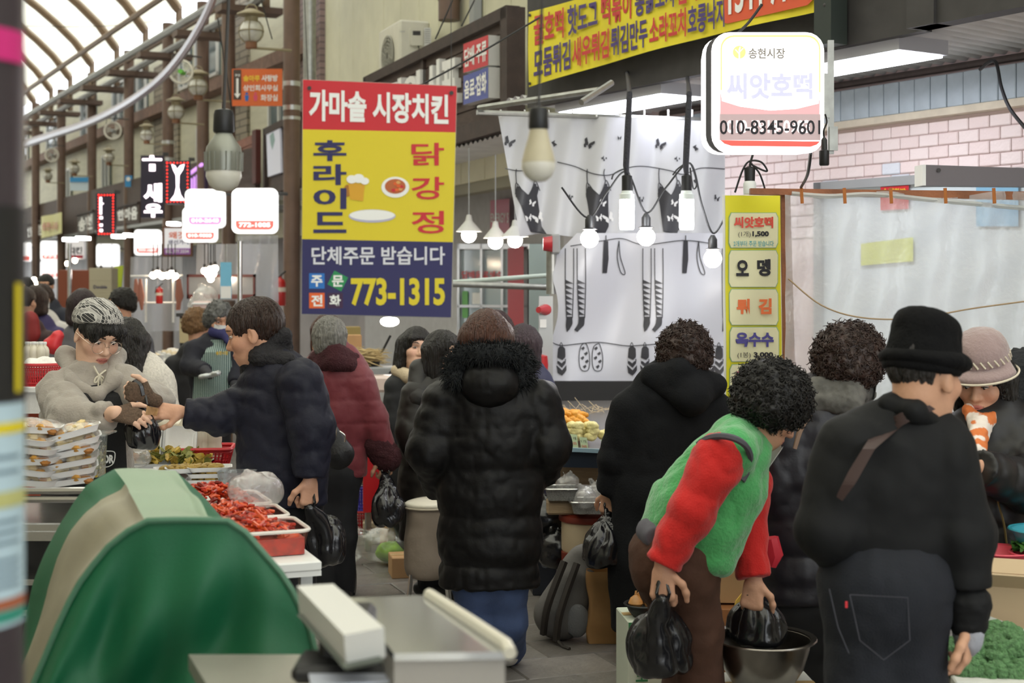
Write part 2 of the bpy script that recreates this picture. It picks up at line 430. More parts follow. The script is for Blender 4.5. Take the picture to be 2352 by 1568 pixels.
# grey band of upright boards over it
band = MB(); FA.box(band, -3.2, 3.0, 0, .1, 2.72, 2.765)
band = obj('trim_1', band, mat('cream_board', 'd8cdb8', .7, var=.1), kind='structure', smooth=False)
bp = mesh_of(MB().box((0, 0, 0), (.122, .02, .2), None, .004), mat('grey_blue_board', 'aebac2', .6, var=.12, vs=8, bump=.2, bs=20), False, 'plank')
for i in range(-6, 24):
    o = put('plank', bp, band); o.location = FA(i*.127, .1+random.uniform(-.002, .002), 2.865); o.rotation_euler = (0, 0, math.atan2(FA.d.y, FA.d.x))
# corrugated canopy
cor = MB()
def corr(u, v):
    uu = -3.2+u*6.9; return FA(uu, v*1.2-.02, 3.06+.016*math.sin(uu/.095*2*math.pi)+.04*v)
cor.grid(corr, 560, 1)
cor = obj('ceiling', cor, mat('corrugated_steel', 'd2d2d0', .5, var=.1, vs=5), kind='structure')
rod = MB(); rod.tube([FA(-3, .05, 3.0), FA(3.2, .05, 3.02)], .022, 8); obj('trim_2', rod, mat('rusty_pipe', '4f4440', .7, var=.2), kind='structure')
# fascia beams of the stall roof
fb = MB(); FA.box(fb, -3.2, -.52, 1.2, 1.32, 3.0, 3.14); FA.box(fb, -3.2, -.52, 1.2, 1.32, 3.75, 3.9); FA.box(fb, -.68, -.5, 1.2, 1.34, 3.0, 3.9)
fb = obj('trim_3', fb, M_dark, kind='structure', smooth=False)
pn = MB(); FA.box(pn, -3.2, -.6, 1.2, 1.24, 3.1, 3.8); obj('panel', pn, mat('faded_brown_panel', '8d6f5c', .7, var=.12, vs=3), fb, smooth=False)
fb2 = MB(); FA.box(fb2, -.5, 3.3, 1.15, 1.22, 3.0, 3.95); fb2 = obj('trim_4', fb2, M_dark, kind='structure', smooth=False)
post = MB(); a_ = FA.u(1900, 1.3); FA.box(post, a_-.09, a_+.04, 1.24, 1.36, 3.0, 3.95); obj('trim_5', post, mat('dark_green_post', '2e3632', .6), kind='structure', smooth=False)
# wooden side return below the banner
# ---- facade B: shop with dark plank sign board and cream upper wall
uB0, uB1 = -.6, FB.u(600)
wb = MB(); FB.box(wb, uB0, 9.9, -.75, -.6, 2.6, 8.2); wallB = obj('wall_right_upper', wb, mat('siding_joint', '8f8c78', .6), kind='structure', smooth=False)
for i in range(15):
    m_ = MB(); u0 = uB0+i*.7; FB.box(m_, u0+.008, u0+.692, -.6, -.575, 2.7, 8.2, .006); obj('panel', m_, M_cream, wallB, smooth=False)
sb = MB(); FB.box(sb, -.6, 9.9, -1.6, -1.5, 0, 3.0); shop = obj('wall_right_shop', sb, mat('pale_shop_wall', 'c9c9cb', .6, var=.06), kind='structure', smooth=False)
sf = MB()
def corr2(u, v):
    uu = -.6+u*10.4; return FB(uu, -1.5+v*1.5, 2.92+.012*math.sin(uu/.12*2*math.pi))
sf.grid(corr2, 520, 1); obj('ceiling_shop', sf, MATS['corrugated_steel'], kind='structure')
# ---- facade C: far stretch
wc = MB(); FC.box(wc, 0, 34, -.75, -.6, 2.4, 6.6); wallC = obj('wall_far', wc, mat('far_siding', 'c2bfa8', .6, var=.1, vs=1.5, bump=.3, bs=9, stretch=(1, 1, 6)), kind='structure', smooth=False)
sc2 = MB(); FC.box(sc2, 0, 34, -1.9, -1.8, 0, 3.0); obj('wall_far_shop', sc2, mat('far_shop_wall', 'a9a4a6', .5, var=.25, vs=1.2), kind='structure', smooth=False)
sf = MB(); FC.box(sf, 0, 34, -1.8, 0, 2.78, 2.84); obj('ceiling_far', sf, M_grey, kind='structure', smooth=False)
# brick-clad piece of upper wall between B and C
bw = MB(); FB.box(bw, 8.6, 10.3, -.6, -.5, 3.6, 6.6)
def brickmat(name, c1, c2, mo, sc=1.):
    M = bpy.data.materials.new(name); M.use_nodes = True; N = M.node_tree.nodes; L = M.node_tree.links; b = N['Principled BSDF']
    tc = N.new('ShaderNodeTexCoord'); mp = N.new('ShaderNodeMapping'); mp.inputs['Rotation'].default_value = (math.pi/2, 0, 0); br = N.new('ShaderNodeTexBrick')
    br.inputs['Scale'].default_value = sc; br.inputs['Brick Width'].default_value = .3; br.inputs['Row Height'].default_value = .09; br.inputs['Mortar Size'].default_value = .01
    for k, c in (('Color1', c1), ('Color2', c2), ('Mortar', mo)): br.inputs[k].default_value = (*hx(c), 1)
    L.new(tc.outputs['Object'], mp.inputs[0]); L.new(mp.outputs[0], br.inputs[0]); L.new(br.outputs[0], b.inputs['Base Color']); b.inputs['Roughness'].default_value = .7
    return M
obj('wall_brick', bw, brickmat('purple_brown_brick', '8c7672', '7c6864', '5b4c4a'), kind='structure', smooth=False)
fc2 = MB(); FC.box(fc2, 2.6, 3.6, -.6, -.55, 3.7, 6.5); FC.box(fc2, 6.8, 8.6, -.6, -.55, 3.7, 6.0); obj('wall_far_brick', fc2, brickmat('grey_brown_stone', '9a8f7c', '82796a', '5f584d', .8), kind='structure', smooth=False)
# windows on the far upper wall
M_win = mat('window_glass', '59686c', .12, spec=.8); M_wf = mat('window_frame', 'cfcfca', .5)
for k, (u0, u1, z0, z1) in enumerate(((.5, 1.5, 3.75, 4.7), (4.2, 5.6, 5.3, 6.2), (6.0, 6.7, 5.3, 6.2), (9.2, 10.6, 5.2, 6.1), (11.0, 12.2, 5.2, 6.1), (14, 15.6, 5.2, 6.1), (18, 20, 5.2, 6.1), (23, 25, 5.2, 6.1), (5.1, 5.5, 3.7, 4.5), (12.5, 13.2, 3.8, 4.6), (16.8, 17.6, 3.8, 4.6))):
    m_ = MB(); FC.box(m_, u0, u1, -.6, -.56, z0, z1); wn = obj('window_%d' % (k+1), m_, M_win, kind='structure', smooth=False)
    m_ = MB()
    for a, b2 in ((u0, u0+.06), ((u0+u1)/2-.03, (u0+u1)/2+.03), (u1-.06, u1)): FC.box(m_, a, b2, -.57, -.52, z0, z1)
    for a in (z0, z1-.06): FC.box(m_, u0, u1, -.57, -.52, a, a+.06)
    obj('window_frame', m_, M_wf, wn, smooth=False)
gut = MB(); FC.box(gut, -1, 34, -.6, -.3, 4.95, 5.15); obj('trim_6', gut, mat('rust_brown_ledge', '7a5f52', .7, var=.2), kind='structure', smooth=False)
# ---- left side of the street (outside the frame, closes the place)
EAV = [(8.6, -14), (5.9, 1), (1.9, 8), (0, 11.5), (-3.56, 20.6), (-12.5, 37.2), (-22, 54.5)]
def offs(poly, w):
    o = []
    for i, p in enumerate(poly):
        a = V(poly[max(i-1, 0)]); b = V(poly[min(i+1, len(poly)-1)]); d = (b-a).normalized(); o.append(V(p)+V((-d.y, d.x))*w)
    return o
EL = offs(EAV, 8.2)
def along(poly, t):
    t = min(max(t, 0), len(poly)-1.0001); i = int(t); return V(poly[i]).lerp(V(poly[i+1]), t-i)
lw = MB(); k = len(EL)
for i in range(k-1):
    a, b = EL[i], EL[i+1]; d = (b-a).normalized(); nn = V((-d.y, d.x))*.2
    lw.prism([(a.x, a.y, 0), (b.x, b.y, 0), (b.x, b.y, 6.6), (a.x, a.y, 6.6)], (nn.x, nn.y, 0))
obj('wall_left', lw, mat('left_siding', 'b9b4a4', .7, var=.15, vs=1), kind='structure', smooth=False)
rb = MB(); a, b = V(EAV[0]), V(EAV[2]); FA.box(rb, -25, -3.2, -.4, -.2, 0, 6.6); obj('wall_right_near', rb, MATS['left_siding'], kind='structure', smooth=False)
ub = MB(); FA.box(ub, -3.2, 4.0, .1, .25, 3.2, 6.6); obj('wall_right_stall_upper', ub, MATS['left_siding'], kind='structure', smooth=False)
# ---- arcade roof: barrel vault of translucent panes on brown ribs
M_pane = film('roof_sheet', 'f6f1dd', .55, .45, .4)
roof = thing('roof', None, None, (0, 0, 0), kind='structure')
def vault(t, s):
    r, l = along(EAV, t), along(EL, t); p = r.lerp(l, s); return V((p.x, p.y, 6.45+2.3*math.sin(math.pi*s)**.8))
TT = [0]; lens = [(V(EAV[i+1])-V(EAV[i])).length for i in range(len(EAV)-1)]
bays = []
for i, L_ in enumerate(lens):
    nb = max(1, round(L_/2.5)); bays += [i+j/nb for j in range(nb)]
bays.append(len(EAV)-1.0001)
SS = [0, .09, .24, .42, .62, .81, 1.0]
for a, b in zip(bays[:-1], bays[1:]):
    for s0, s1 in zip(SS[:-1], SS[1:]):
        m_ = MB(); m_.grid(lambda u, v: vault(a+(b-a)*u, s0+(s1-s0)*v)+V((0, 0, .06)), 1, 4); obj('pane', m_, M_pane, roof)
M_rib = mat('brown_roof_steel', '7b6652', .55, var=.1)
for a in bays:
    m_ = MB(); m_.tube([vault(a, i/22) for i in range(23)], .09, 6)
    m_.tube([vault(a, i/22)-V((0, 0, .42*math.sin(math.pi*i/22))) for i in range(7, 19)], .05, 6)
    for i in (8, 11, 14, 17): m_.tube([vault(a, i/22), vault(a, i/22)-V((0, 0, .42*math.sin(math.pi*i/22)))], .04, 5)
    r = along(EAV, a); m_.tube([(r.x, r.y, 5.7), (r.x, r.y, 6.5)], .06, 6)
    obj('rib', m_, M_rib, roof)
for s in (.0, .045, .34, .66, .955, 1.0):
    m_ = MB(); m_.tube([vault(t, s)-V((0, 0, .08 if s > .05 else .35)) for t in bays], .055, 6); obj('purlin', m_, M_rib, roof)
for off, z in ((.15, 5.75), (.5, 5.85)):
    m_ = MB(); e2 = offs(EAV, off); m_.tube([V((*along(e2, t), z)) for t in bays], .06, 6); obj('eave_pipe', m_, M_grey, roof)
m_ = MB()
for a in bays:
    r = along(EAV, a); l = along(EL, a); d = (l-r).normalized(); c = r+d*.25; m_.box((c.x, c.y, 5.62), (.9, .35, .09), Matrix.Rotation(math.atan2(d.y, d.x), 3, 'Z'))
obj('eave_bracket', m_, mat('bracket_brown', '5e4b40', .6), roof)
# ================================================================ SIGNS, LAMPS, CURTAIN
def emis(name, c, s, lit=False):
    M = mat(name, c, .5, emit=s)
    if s < 8: M.cycles.emission_sampling = 'NONE'   # print and LEDs: seen, but not worth sampling as lamps
    return M
E_white = emis('lamp_white', 'ffffff', 12.); E_bulb = emis('bulb_glow', 'fff4ea', 45.); E_warm = emis('bulb_warm', 'ffe6c8', 38.)
E_tube = emis('fluorescent_glow', 'f2f4ff', 15.); E_box = emis('lightbox_white', 'fffdfd', 1.6)
I_red = mat('print_red', 'c8202c', .5); I_white = mat('print_white', 'f0f0ee', .5); I_yel = mat('print_yellow', 'dcc81e', .5); I_navy = mat('print_navy', '232058', .5)
I_blk = mat('print_black', '1c1b20', .55); I_blue = mat('print_blue', '1f6fc0', .5); I_grn = mat('print_green', '1c8a50', .5); I_org = mat('print_orange', 'e0601e', .5)
def thick_letters(body, pl, quad, m, parent, bold=.03, off=.05, depth=.05, name='lettering'):
    a, f = text_unit(body, bold); mb = MB(); x0, y0, x1, y1 = quad if not hasattr(quad[0], '__len__') else (0, 0, 0, 0)
    q = [V(p) for p in ([(x0, y0), (x1, y0), (x1, y1), (x0, y1)] if not hasattr(quad[0], '__len__') else quad)]
    pt = []
    for u, v in a:
        t = q[0].lerp(q[1], u); b = q[3].lerp(q[2], u); p = b.lerp(t, v); pt.append((p.x, p.y))
    F = [pl(x, y, off) for x, y in pt]; B = [p-pl.n*depth for p in F]; n = len(F); ed = {}
    for t in f:
        for i in range(len(t)): e = (t[i], t[(i+1) % len(t)]); ed[e] = 1
    side = [(i, i+n, j+n, j) for (i, j) in ed if (j, i) not in ed]
    mb.add(F+B, list(f)+side); return obj(name, mb, m, parent, smooth=False)
# ---- near hanging chicken sign
S = front(3.8, 3); sgn = thing('hanging_sign', 'red, yellow and navy hanging sign board for fried chicken with phone number', 'sign', S(870, 730))
m_ = MB(); ppoly(S, [(695, 182), (1050, 197), (1037, 730), (692, 722)], .006, 0, m_); obj('sign_board', m_, mat('sign_edge', 'b9b4a6', .5), sgn, smooth=False)
def lr(y): return 695-(y-182)/540*3, 1050-(y-197)/533*13
def sband(y0l, y0r, y1l, y1r, m, nm):
    m_ = MB(); ppoly(S, [(lr(y0l)[0]+1, y0l), (lr(y0r)[1]-1, y0r), (lr(y1r)[1]-1, y1r), (lr(y1l)[0]+1, y1l)], .001, .0012, m_); obj(nm, m_, m, sgn, smooth=False)
sband(183, 198, 297, 304, I_red, 'red_panel'); sband(297, 304, 549, 556, I_yel, 'yellow_panel'); sband(549, 556, 721, 729, I_navy, 'navy_panel')
letters('가마솥 시장치킨', S, [(710, 205), (1030, 218), (1030, 286), (710, 278)], I_white, sgn, .035, .003)
for i, ch in enumerate('후라이드'): letters(ch, S, (720, 322+i*55, 796, 370+i*55), I_navy, sgn, .03, .003)
for i, ch in enumerate('닭강정'): letters(ch, S, (945, 328+i*78, 1020, 380+i*78), I_red, sgn, .016, .003)
letters('단체주문 받습니다', S, (716, 566, 1022, 608), mat('print_pale', 'd9d9e2', .5), sgn, .02, .003)
letters('773-1315', S, (806, 638, 1022, 702), I_yel, sgn, .035, .003)
for (x, y, m, ch, rot) in ((728, 645, I_blue, '주', 0), (776, 645, I_grn, '문', 45), (728, 690, I_org, '전', 0), (770, 690, mat('print_plum', '3a1840', .5), '화', 0)):
    a = math.radians(rot*.6); pts = [(x+math.cos(a+k*math.pi/2+math.pi/4)*25, y+math.sin(a+k*math.pi/2+math.pi/4)*25) for k in range(4)]
    m_ = MB(); ppoly(S, pts, .0005, .0024, m_); obj('square', m_, m, sgn, smooth=False); letters(ch, S, (x-13, y-13, x+13, y+13), I_white, sgn, .03, .0036)
# food picture: plate of chicken and a mug on an oval
def flat(parent, name, pix, m, o, pl=S):
    m_ = MB(); ppoly(pl, pix, .0004, o, m_); return obj(name, m_, m, parent, smooth=False)
flat(sgn, 'oval_print', pell(855, 496, 54, 15), mat('print_lilac', 'b9b6cf', .5), .0026); flat(sgn, 'oval_print', pell(855, 494, 52, 12), I_white, .0031)
flat(sgn, 'plate_print', pell(908, 430, 32, 24), I_white, .0028); flat(sgn, 'plate_print', pell(908, 428, 24, 17), mat('print_food', 'b8602c', .5), .0034)
for i in range(7): flat(sgn, 'food_print', pell(908+random.uniform(-16, 16), 428+random.uniform(-10, 10), 5, 4, 8), [I_org, I_red, mat('print_tan', 'd9a05a', .5)][i % 3], .0040+i*.0003)
flat(sgn, 'mug_print', [(800, 418), (838, 424), (834, 462), (804, 458)], mat('print_beer', 'd8a020', .5), .0028)
for x, y, r in ((808, 412, 12), (824, 410, 13), (838, 416, 10)): flat(sgn, 'foam_print', pell(x, y, r, r*.8, 14), I_white, .0034+x*1e-6)
flat(sgn, 'mug_print', [(p[0], p[1]) for p in pell(798, 438, 9, 14, 14)], mat('print_beer_dark', 'a86f18', .5), .0024)
for x, y in ((711, 203), (1037, 214)): flat(sgn, 'rivet', pell(x, y, 5, 5, 10), M_dark, .006)
m_ = MB(); wire(S, [(708, 200), (697, -60)], .0012, m_); wire(S, [(1037, 212), (1035, -60)], .0012, m_); obj('wire', m_, M_dark, sgn)
# ---- bulbs hanging close to the camera
def led_bulb(label, px, py, Y, s, grp='unlit bulbs hanging near the camera', fins=False):
    """py = row of the lower tip; s = bulb width in px"""
    u = Y/FPX; c = P(px, py, Y); r = s/2*u; t = thing('hanging_bulb', label, 'light bulb', c, grp)
    m_ = MB(); m_.lathe(c, [(0, 0), (r*.45, r*.06), (r*.8, r*.35), (r, r*.85), (r*.98, r*1.15)], 20); obj('globe', m_, mat('opal_globe', 'd9d6cc', .35), t)
    if fins:
        m_ = MB(); m_.lathe(c, [(r*1.02, r*1.15), (r*1.05, r*2.0), (r*.95, r*2.5), (r*.6, r*3.0), (r*.45, r*3.3)], 24)
        for i in range(20):
            a = i*math.pi/10; d = V((math.cos(a), math.sin(a), 0)); m_.cyl(c+d*r*1.03+V((0, 0, r*1.15)), c+d*r*1.05+V((0, 0, r*2.2)), r*.05, r*.05, 5)
        obj('heat_sink', m_, mat('dull_aluminium', '8e9088', .4, .6, var=.1), t); zt = 3.3*r
    else:
        m_ = MB(); m_.lathe(c, [(r*.99, r*1.15), (r*.85, r*1.8), (r*.62, r*2.6), (r*.52, r*3.1)], 20); obj('collar', m_, mat('yellowed_plastic', 'bdb49a', .45, var=.1), t); zt = 3.1*r
    m_ = MB(); m_.lathe(c+V((0, 0, zt)), [(r*.55, 0), (r*.6, r*.1), (r*.57, r*1.0), (r*.5, r*1.25), (r*.2, r*1.35)], 16); obj('socket', m_, M_black, t)
    m_ = MB(); z0 = c+V((0, 0, zt+r*1.3)); m_.tube([z0, z0+V((.01*Y/3, 0, .3)), z0+V((0, 0, 1.2))], r*.1, 6); obj('cable', m_, M_dark, t)
led_bulb('unlit opal light bulb with black socket hanging beside the chicken sign', 1237, 418, 2.9, 78)
led_bulb('ribbed grey lamp bulb hanging left of the chicken sign', 514, 440, 4.0, 82, fins=True)
# ---- lit box sign of the pancake stall
L = front(5.9, -6, 1760)
lb = thing('lightbox_sign', 'glowing white lightbox sign with lilac lettering for seed pancakes', 'sign', L(1752, 350))
m_ = MB(); ppoly(L, rrect(1613, 83, 1880, 346, 40), .14, -.05, m_); obj('back_shell', m_, E_box, lb)
m_ = MB(); ppoly(L, rrect(1622, 80, 1890, 349, 40), .03, -.015, m_); obj('rim_gap', m_, M_dark, lb)
m_ = MB(); ppoly(L, rrect(1634, 74, 1893, 352, 42), .02, 0, m_); obj('face', m_, E_box, lb)
def lp(name, pix, m, o=.002): return flat(lb, name, pix, m, o, L)
E_pk = emis('lightbox_pink', 'f0a0a4', .7); E_rd = emis('lightbox_red', 'e2584e', .75); E_gy = emis('lightbox_greyed', 'b9a2a4', .45); E_li = emis('lightbox_lilac', 'b4b4dc', .9); E_or = emis('lightbox_orange', 'f6c27c', .95); E_tx = mat('lightbox_black', '1a1520', .5)
lp('border_print', [(1655, 207)]+rrect(1655, 81, 1884, 270, 30)[17:]+rrect(1655, 81, 1884, 270, 30)[:6]+[(1884, 212), (1881, 212)]+rrect(1658, 85, 1881, 270, 28)[:6][::-1]+rrect(1658, 85, 1881, 270, 28)[17:][::-1]+[(1658, 207)], E_or)
lp('red_print', [(1655, 208), (1658, 232), (1700, 245), (1770, 254), (1830, 250), (1880, 238), (1883, 214), (1882, 262), (1654, 262)], E_pk)
lp('grey_print', rect(1653, 262, 1884, 322), E_gy, .0024)
lp('red_print', [(1655, 322), (1883, 325), (1876, 332), (1862, 337), (1680, 335), (1664, 330)], E_rd, .0024)
letters('송현시장', L, (1719, 111, 1803, 135), emis('lightbox_grey_text', '807a72', .3), lb, .02, .004)
letters('씨앗호떡', L, (1669, 168, 1866, 228), E_li, lb, .035, .003)
letters('010-8345-9601', L, (1653, 276, 1884, 309), E_tx, lb, .012, .0044)
letters('010-7918-0983', L, (1669, 276, 1860, 306), emis('lightbox_ghost_text', 'f4e8ea', .9), lb, .03, .0034)
lp('tree_logo', pell(1698, 120, 15, 15, 20), E_or); m_ = MB()
for x0, y0, x1, y1 in ((1698, 134, 1698, 112), (1698, 124, 1689, 114), (1698, 120, 1707, 111), (1698, 116, 1700, 108)): m_.prism([L(x0-1.5, y0, .0035), L(x0+1.5, y0, .0035), L(x1+1, y1, .0035), L(x1-1, y1, .0035)], L.n*-.0004)
obj('tree_logo_lines', m_, E_box, lb, smooth=False)
m_ = MB(); ppoly(L, rect(1903, 90, 1917, 352), .02, -.02, m_); ppoly(L, rect(1890, 168, 1906, 270), .012, -.005, m_); ppoly(L, rect(1906, 290, 1925, 345), .012, -.005, m_); obj('bracket_post', m_, M_galv, lb, smooth=False)
hp = thing('hanging_socket', 'black rubber lamp socket hanging empty beside the lightbox sign', 'lamp socket', P(1894, 380, 5.85)); m_ = MB()
m_.lathe(P(1893, 380, 5.85), [(.018, 0), (.021, .005), (.021, .06), (.013, .065), (.012, .105), (.006, .115)], 14); obj('socket', m_, M_black, hp); m_ = MB(); wire(front(5.85), curve_pts([(1893, 318), (1892, 300), (1899, 280), (1895, 262)]), .004, m_); obj('cable', m_, M_black, hp)
# ---- yellow menu banner on the stall fascia
BN = FA.pl(1.345); bn = thing('cloth_banner', 'long yellow cloth banner listing street snacks along the stall fascia', 'banner', BN(1560, 110))
def bq(u, v): # u 0..1 along, v 0 bottom .. 1 top
    y0 = 200-180*u-10*math.sin(math.pi*u); y1 = 28-190*u; x = 1215+692*u+(1-v)*0; return x, y0+(y1-y0)*v
m_ = MB(); m_.grid(lambda u, v: BN(*bq(u, v), .008*math.sin(u*19+v*3)), 40, 6); obj('cloth', m_, mat('yellow_banner_cloth', 'e6d62c', .55, var=.04), bn)
def blet(body, u0, u1, v0, v1, m, bold=.026, o=.012):
    a, f = text_unit(body, bold); m_ = MB(); m_.add([BN(*bq(u0+(u1-u0)*x, v0+(v1-v0)*y), o) for x, y in a], f); obj('lettering', m_, m, bn, smooth=False)
IR2 = mat('banner_red', 'c83a3a', .5); IP2 = mat('banner_purple', '4a3a78', .5)
x = .02
for i, wd in enumerate(('모둠튀김', '새우튀김', '튀김만두', '소라꼬치', '호롱낙지')):
    wl = .122; blet(wd, x, x+wl, .07, .47, IP2 if i % 2 == 0 else IR2); x += .128
x = .02
for i, wd in enumerate(('꿀호떡', '핫도그', '떡볶이', '통닭꼬치', '슬러시')):
    wl = .1 if len(wd) < 4 else .13; blet(wd, x, x+wl, .52, .93, IR2 if i % 2 == 0 else IP2); x += wl+.012
m_ = MB(); m_.prism([BN(*bq(u, v), .014) for u, v in ((.655, .12), (.665, .1), (.93, .1), (.95, .16), (.95, .95), (.65, .95))], BN.n*-.001); obj('red_patch', m_, mat('banner_orange_red', 'dc5a36', .5), bn, smooth=False)
blet('1544-7160', .67, .935, .2, .72, I_white, .03, .02)
m_ = MB()
for x, y in ((1219, 35), (1219, 192), (1898, 12)): m_.ball(BN(x, y, .01), .012, 8)
obj('eyelet', m_, M_dark, bn)
# ---- dark plank shop board (facade B)
B0 = FB.pl(0.0); uA, uZ = FB.u(1178), FB.u(690)
bd = thing('shop_sign_board', 'long dark plank shop fascia board with white block letters', 'sign board', FB(2, 0, 3.0)); zb, zt = 3.02, 3.93
for k in range(6):
    m_ = MB(); z = zb+.06+k*.135; FB.box(m_, uA+.12, FB.u(846), -.05, .0, z, z+.128, .006); obj('plank', m_, M_dwood, bd, smooth=False)
m_ = MB(); FB.box(m_, uA-.02, uA+.13, -.1, .06, zb-.06, zt); FB.box(m_, uA, FB.u(846), -.06, .06, zb-.08, zb+.06); FB.box(m_, uA, FB.u(846), -.06, .06, zt-.09, zt+.01); FB.box(m_, FB.u(978), FB.u(972), -.05, .03, zb, zt); FB.box(m_, FB.u(852), FB.u(846), -.05, .06, zb, zt); obj('frame', m_, mat('dark_frame', '3e312c', .7, var=.2, bump=.3), bd, smooth=False)
thick_letters('시포', B0, [(990, 148), (1062, 120), (1062, 250), (990, 258)], M_white, bd, .05, .06, .06)
thick_letters('편의', B0, [(895, 195), (978, 160), (978, 250), (895, 270)], M_white, bd, .05, .06, .06)
for (y0l, y0r, y1l, y1r, m, t, lab) in ((103, 82, 169, 151, I_red, '담배·주류', 'small red box sign for tobacco and liquor on the dark plank board'), (176, 155, 242, 226, mat('print_periwinkle', '4a55a0', .5), '음료·잡화', 'small blue box sign for drinks and sundries on the dark plank board')):
    b_ = thing('box_sign', lab, 'sign', B0(1120, y1l)); m_ = MB(); q = [(1090, y0l), (1148, y0r), (1148, y1r), (1090, y1l)]; ppoly(B0, q, .1, .1, m_); obj('case', m_, M_white, b_, smooth=False)
    flat(b_, 'face', q, m, .103, B0); letters(t, B0, [(1093, y0l+12), (1145, y0r+10), (1145, y1r-10), (1093, y1l-12)], I_white, b_, .03, .106)
# second board with picture panel
b2 = thing('shop_sign_board', 'dark shop fascia board with pale bird picture and white letters behind the brown column', 'sign board', FB(8, 0, 3.0)); u1, u2 = FB.u(694), FB.u(613)
m_ = MB(); FB.box(m_, u1, u2, -.06, 0, zb+.02, zt-.05); obj('backing', m_, M_dwood, b2, smooth=False)
m_ = MB(); FB.box(m_, u1, u2, -.06, .06, zt-.1, zt); FB.box(m_, u1, u2, -.06, .06, zb-.06, zb+.05); FB.box(m_, u2-.1, u2, -.06, .06, zb, zt); obj('frame', m_, MATS['dark_frame'], b2, smooth=False)
m_ = MB(); ppoly(B0, [(619, 293), (650, 278), (653, 396), (623, 406)], .03, .05, m_); obj('picture_panel', m_, mat('pale_blue_panel', 'd3d5e4', .5, emit=.12), b2, smooth=False)
flat(b2, 'bird_print', [(628, 312), (636, 303), (640, 322), (634, 345), (630, 330)], mat('print_seafoam', '8aa8a8', .5), .053, B0)
letters('우리', B0, [(656, 300), (690, 285), (690, 365), (656, 382)], M_white, b2, .04, .03)
b3 = thing('shop_sign_board', 'red-brown slatted shop board with white letters above the lightboxes', 'sign board', FC(1, 0, 3.0)); C0 = FC.pl(0.)
for k in range(5):
    m_ = MB(); y0 = 305+k*22; ppoly(C0, [(532, y0+26), (588, y0), (588, y0+21), (532, y0+45)], .04, 0, m_); obj('plank', m_, mat('red_brown_plank', '8a5a4a', .65, var=.15), b3, smooth=False)
m_ = MB(); ppoly(C0, [(586, 300), (595, 297), (595, 420), (586, 424)], .08, .05, m_); obj('end_post', m_, mat('dark_red_post', '5a2a24', .6), b3, smooth=False)
letters('식당', C0, [(538, 345), (556, 335), (556, 405), (538, 412)], I_white, b3, .05, .02)
# ---- columns along the arcade
M_band = mat('steel_band', 'c4c6c6', .35, .8)
cols = [(670, 17.8, .105, 2, 'brown steel column beside the orange direction sign'), (525, 20.9, .1, 0, 'brown steel column behind the ribbed hanging bulb'), (466, 23.3, .1, 0, 'brown steel column behind the globe lantern and wall fan'), (386, 25.2, .1, 1, 'brown steel column behind the shrimp sign'), (296, 28.2, .1, 0, 'brown steel column above the small blue lightbox'), (211, 31.2, .1, 0, 'brown steel column right of the far wall fan'), (141, 33.8, .1, 0, 'thin brown steel column behind the far fried chicken sign'), (82, 36.4, .1, 0, 'farthest brown steel column at the left end of the arcade')]
for px, Y, r, nb, lab in cols:
    b_ = GR(px, Y); t = thing('column', lab, 'column', b_, 'brown arcade columns'); m_ = MB(); m_.cyl(b_, b_+V((0, 0, 6.3)), r, r, 16); obj('shaft', m_, M_brown, t)
    m_ = MB(); m_.cyl(b_, b_+V((0, 0, .04)), r*1.7, r*1.7, 12); obj('base_plate', m_, M_dark, t)
    if nb:
        for z in ((4.22, 4.16), (3.92, 3.86), (3.78, 3.74)): m_ = MB(); m_.cyl(b_+V((0, 0, z[1])), b_+V((0, 0, z[0])), r*1.05, r*1.05, 16); obj('steel_band', m_, M_band, t)
dp = MB(); b_ = FB(2.95, -.35, 0); dp.cyl(FB(2.9, -.45, 4.35), FB(2.9, -.45, 6.6), .11, .11, 16); dp.cyl(FB(2.9, -.45, 4.55), FB(2.9, -.45, 4.59), .115, .115, 16)
dpo = thing('drain_pipe', 'fat brown drain pipe rising above the air conditioner', 'pipe', FB(2.9, -.45, 4.35)); obj('pipe', dp, M_brown, dpo)
m_ = MB(); FB.box(m_, 2.25, 2.38, -.56, -.48, 3.9, 6.6); o = obj('pipe_duct', m_, M_grey, smooth=False); tag(o, 'grey square duct on the cream wall right of the air conditioner', 'duct')
m_ = MB(); b_ = P(711, 400, 15.5); m_.cyl((b_.x, b_.y, 3.0), (b_.x, b_.y, 6.6), .07, .07, 12); o = obj('gutter_pipe', m_, M_galv); tag(o, 'pale metal gutter pipe left edge of the cream siding', 'pipe')
# air conditioner outdoor unit
ac = thing('air_conditioner', 'cream outdoor air conditioner unit on the dark plank board', 'air conditioner', FB(3.0, -.2, 3.7)); u0 = FB.u(918, -.07)
m_ = MB(); FB.box(m_, u0, u0+.78, -.40, -.07, 3.82, 4.42, .02); obj('case', m_, mat('cream_case', 'd3d0c0', .45, var=.04), ac, smooth=False)
m_ = MB(); fc_ = FB(u0+.4, -.065, 4.1); R_ = Matrix((FB.d, V((0, 0, 1)), FB.n)).transposed()
for rr in (.05, .09, .13, .17, .21): m_.tube([fc_+R_ @ V((rr*math.cos(a*math.pi/16), rr*math.sin(a*math.pi/16), .012)) for a in range(32)], .006, 5, closed=True)
for a in range(12): m_.tube([fc_+R_ @ V((.04*math.cos(a*math.pi/6), .04*math.sin(a*math.pi/6), .012)), fc_+R_ @ V((.21*math.cos(a*math.pi/6+.3), .21*math.sin(a*math.pi/6+.3), .012))], .005, 4)
obj('fan_grille', m_, mat('grille_grey', 'a8a69a', .5), ac); m_ = MB(); m_.cyl(fc_-FB.n*.003, fc_+FB.n*.006, .2, .2, 24); obj('fan_recess', m_, mat('fan_dark', '55534c', .6), ac)
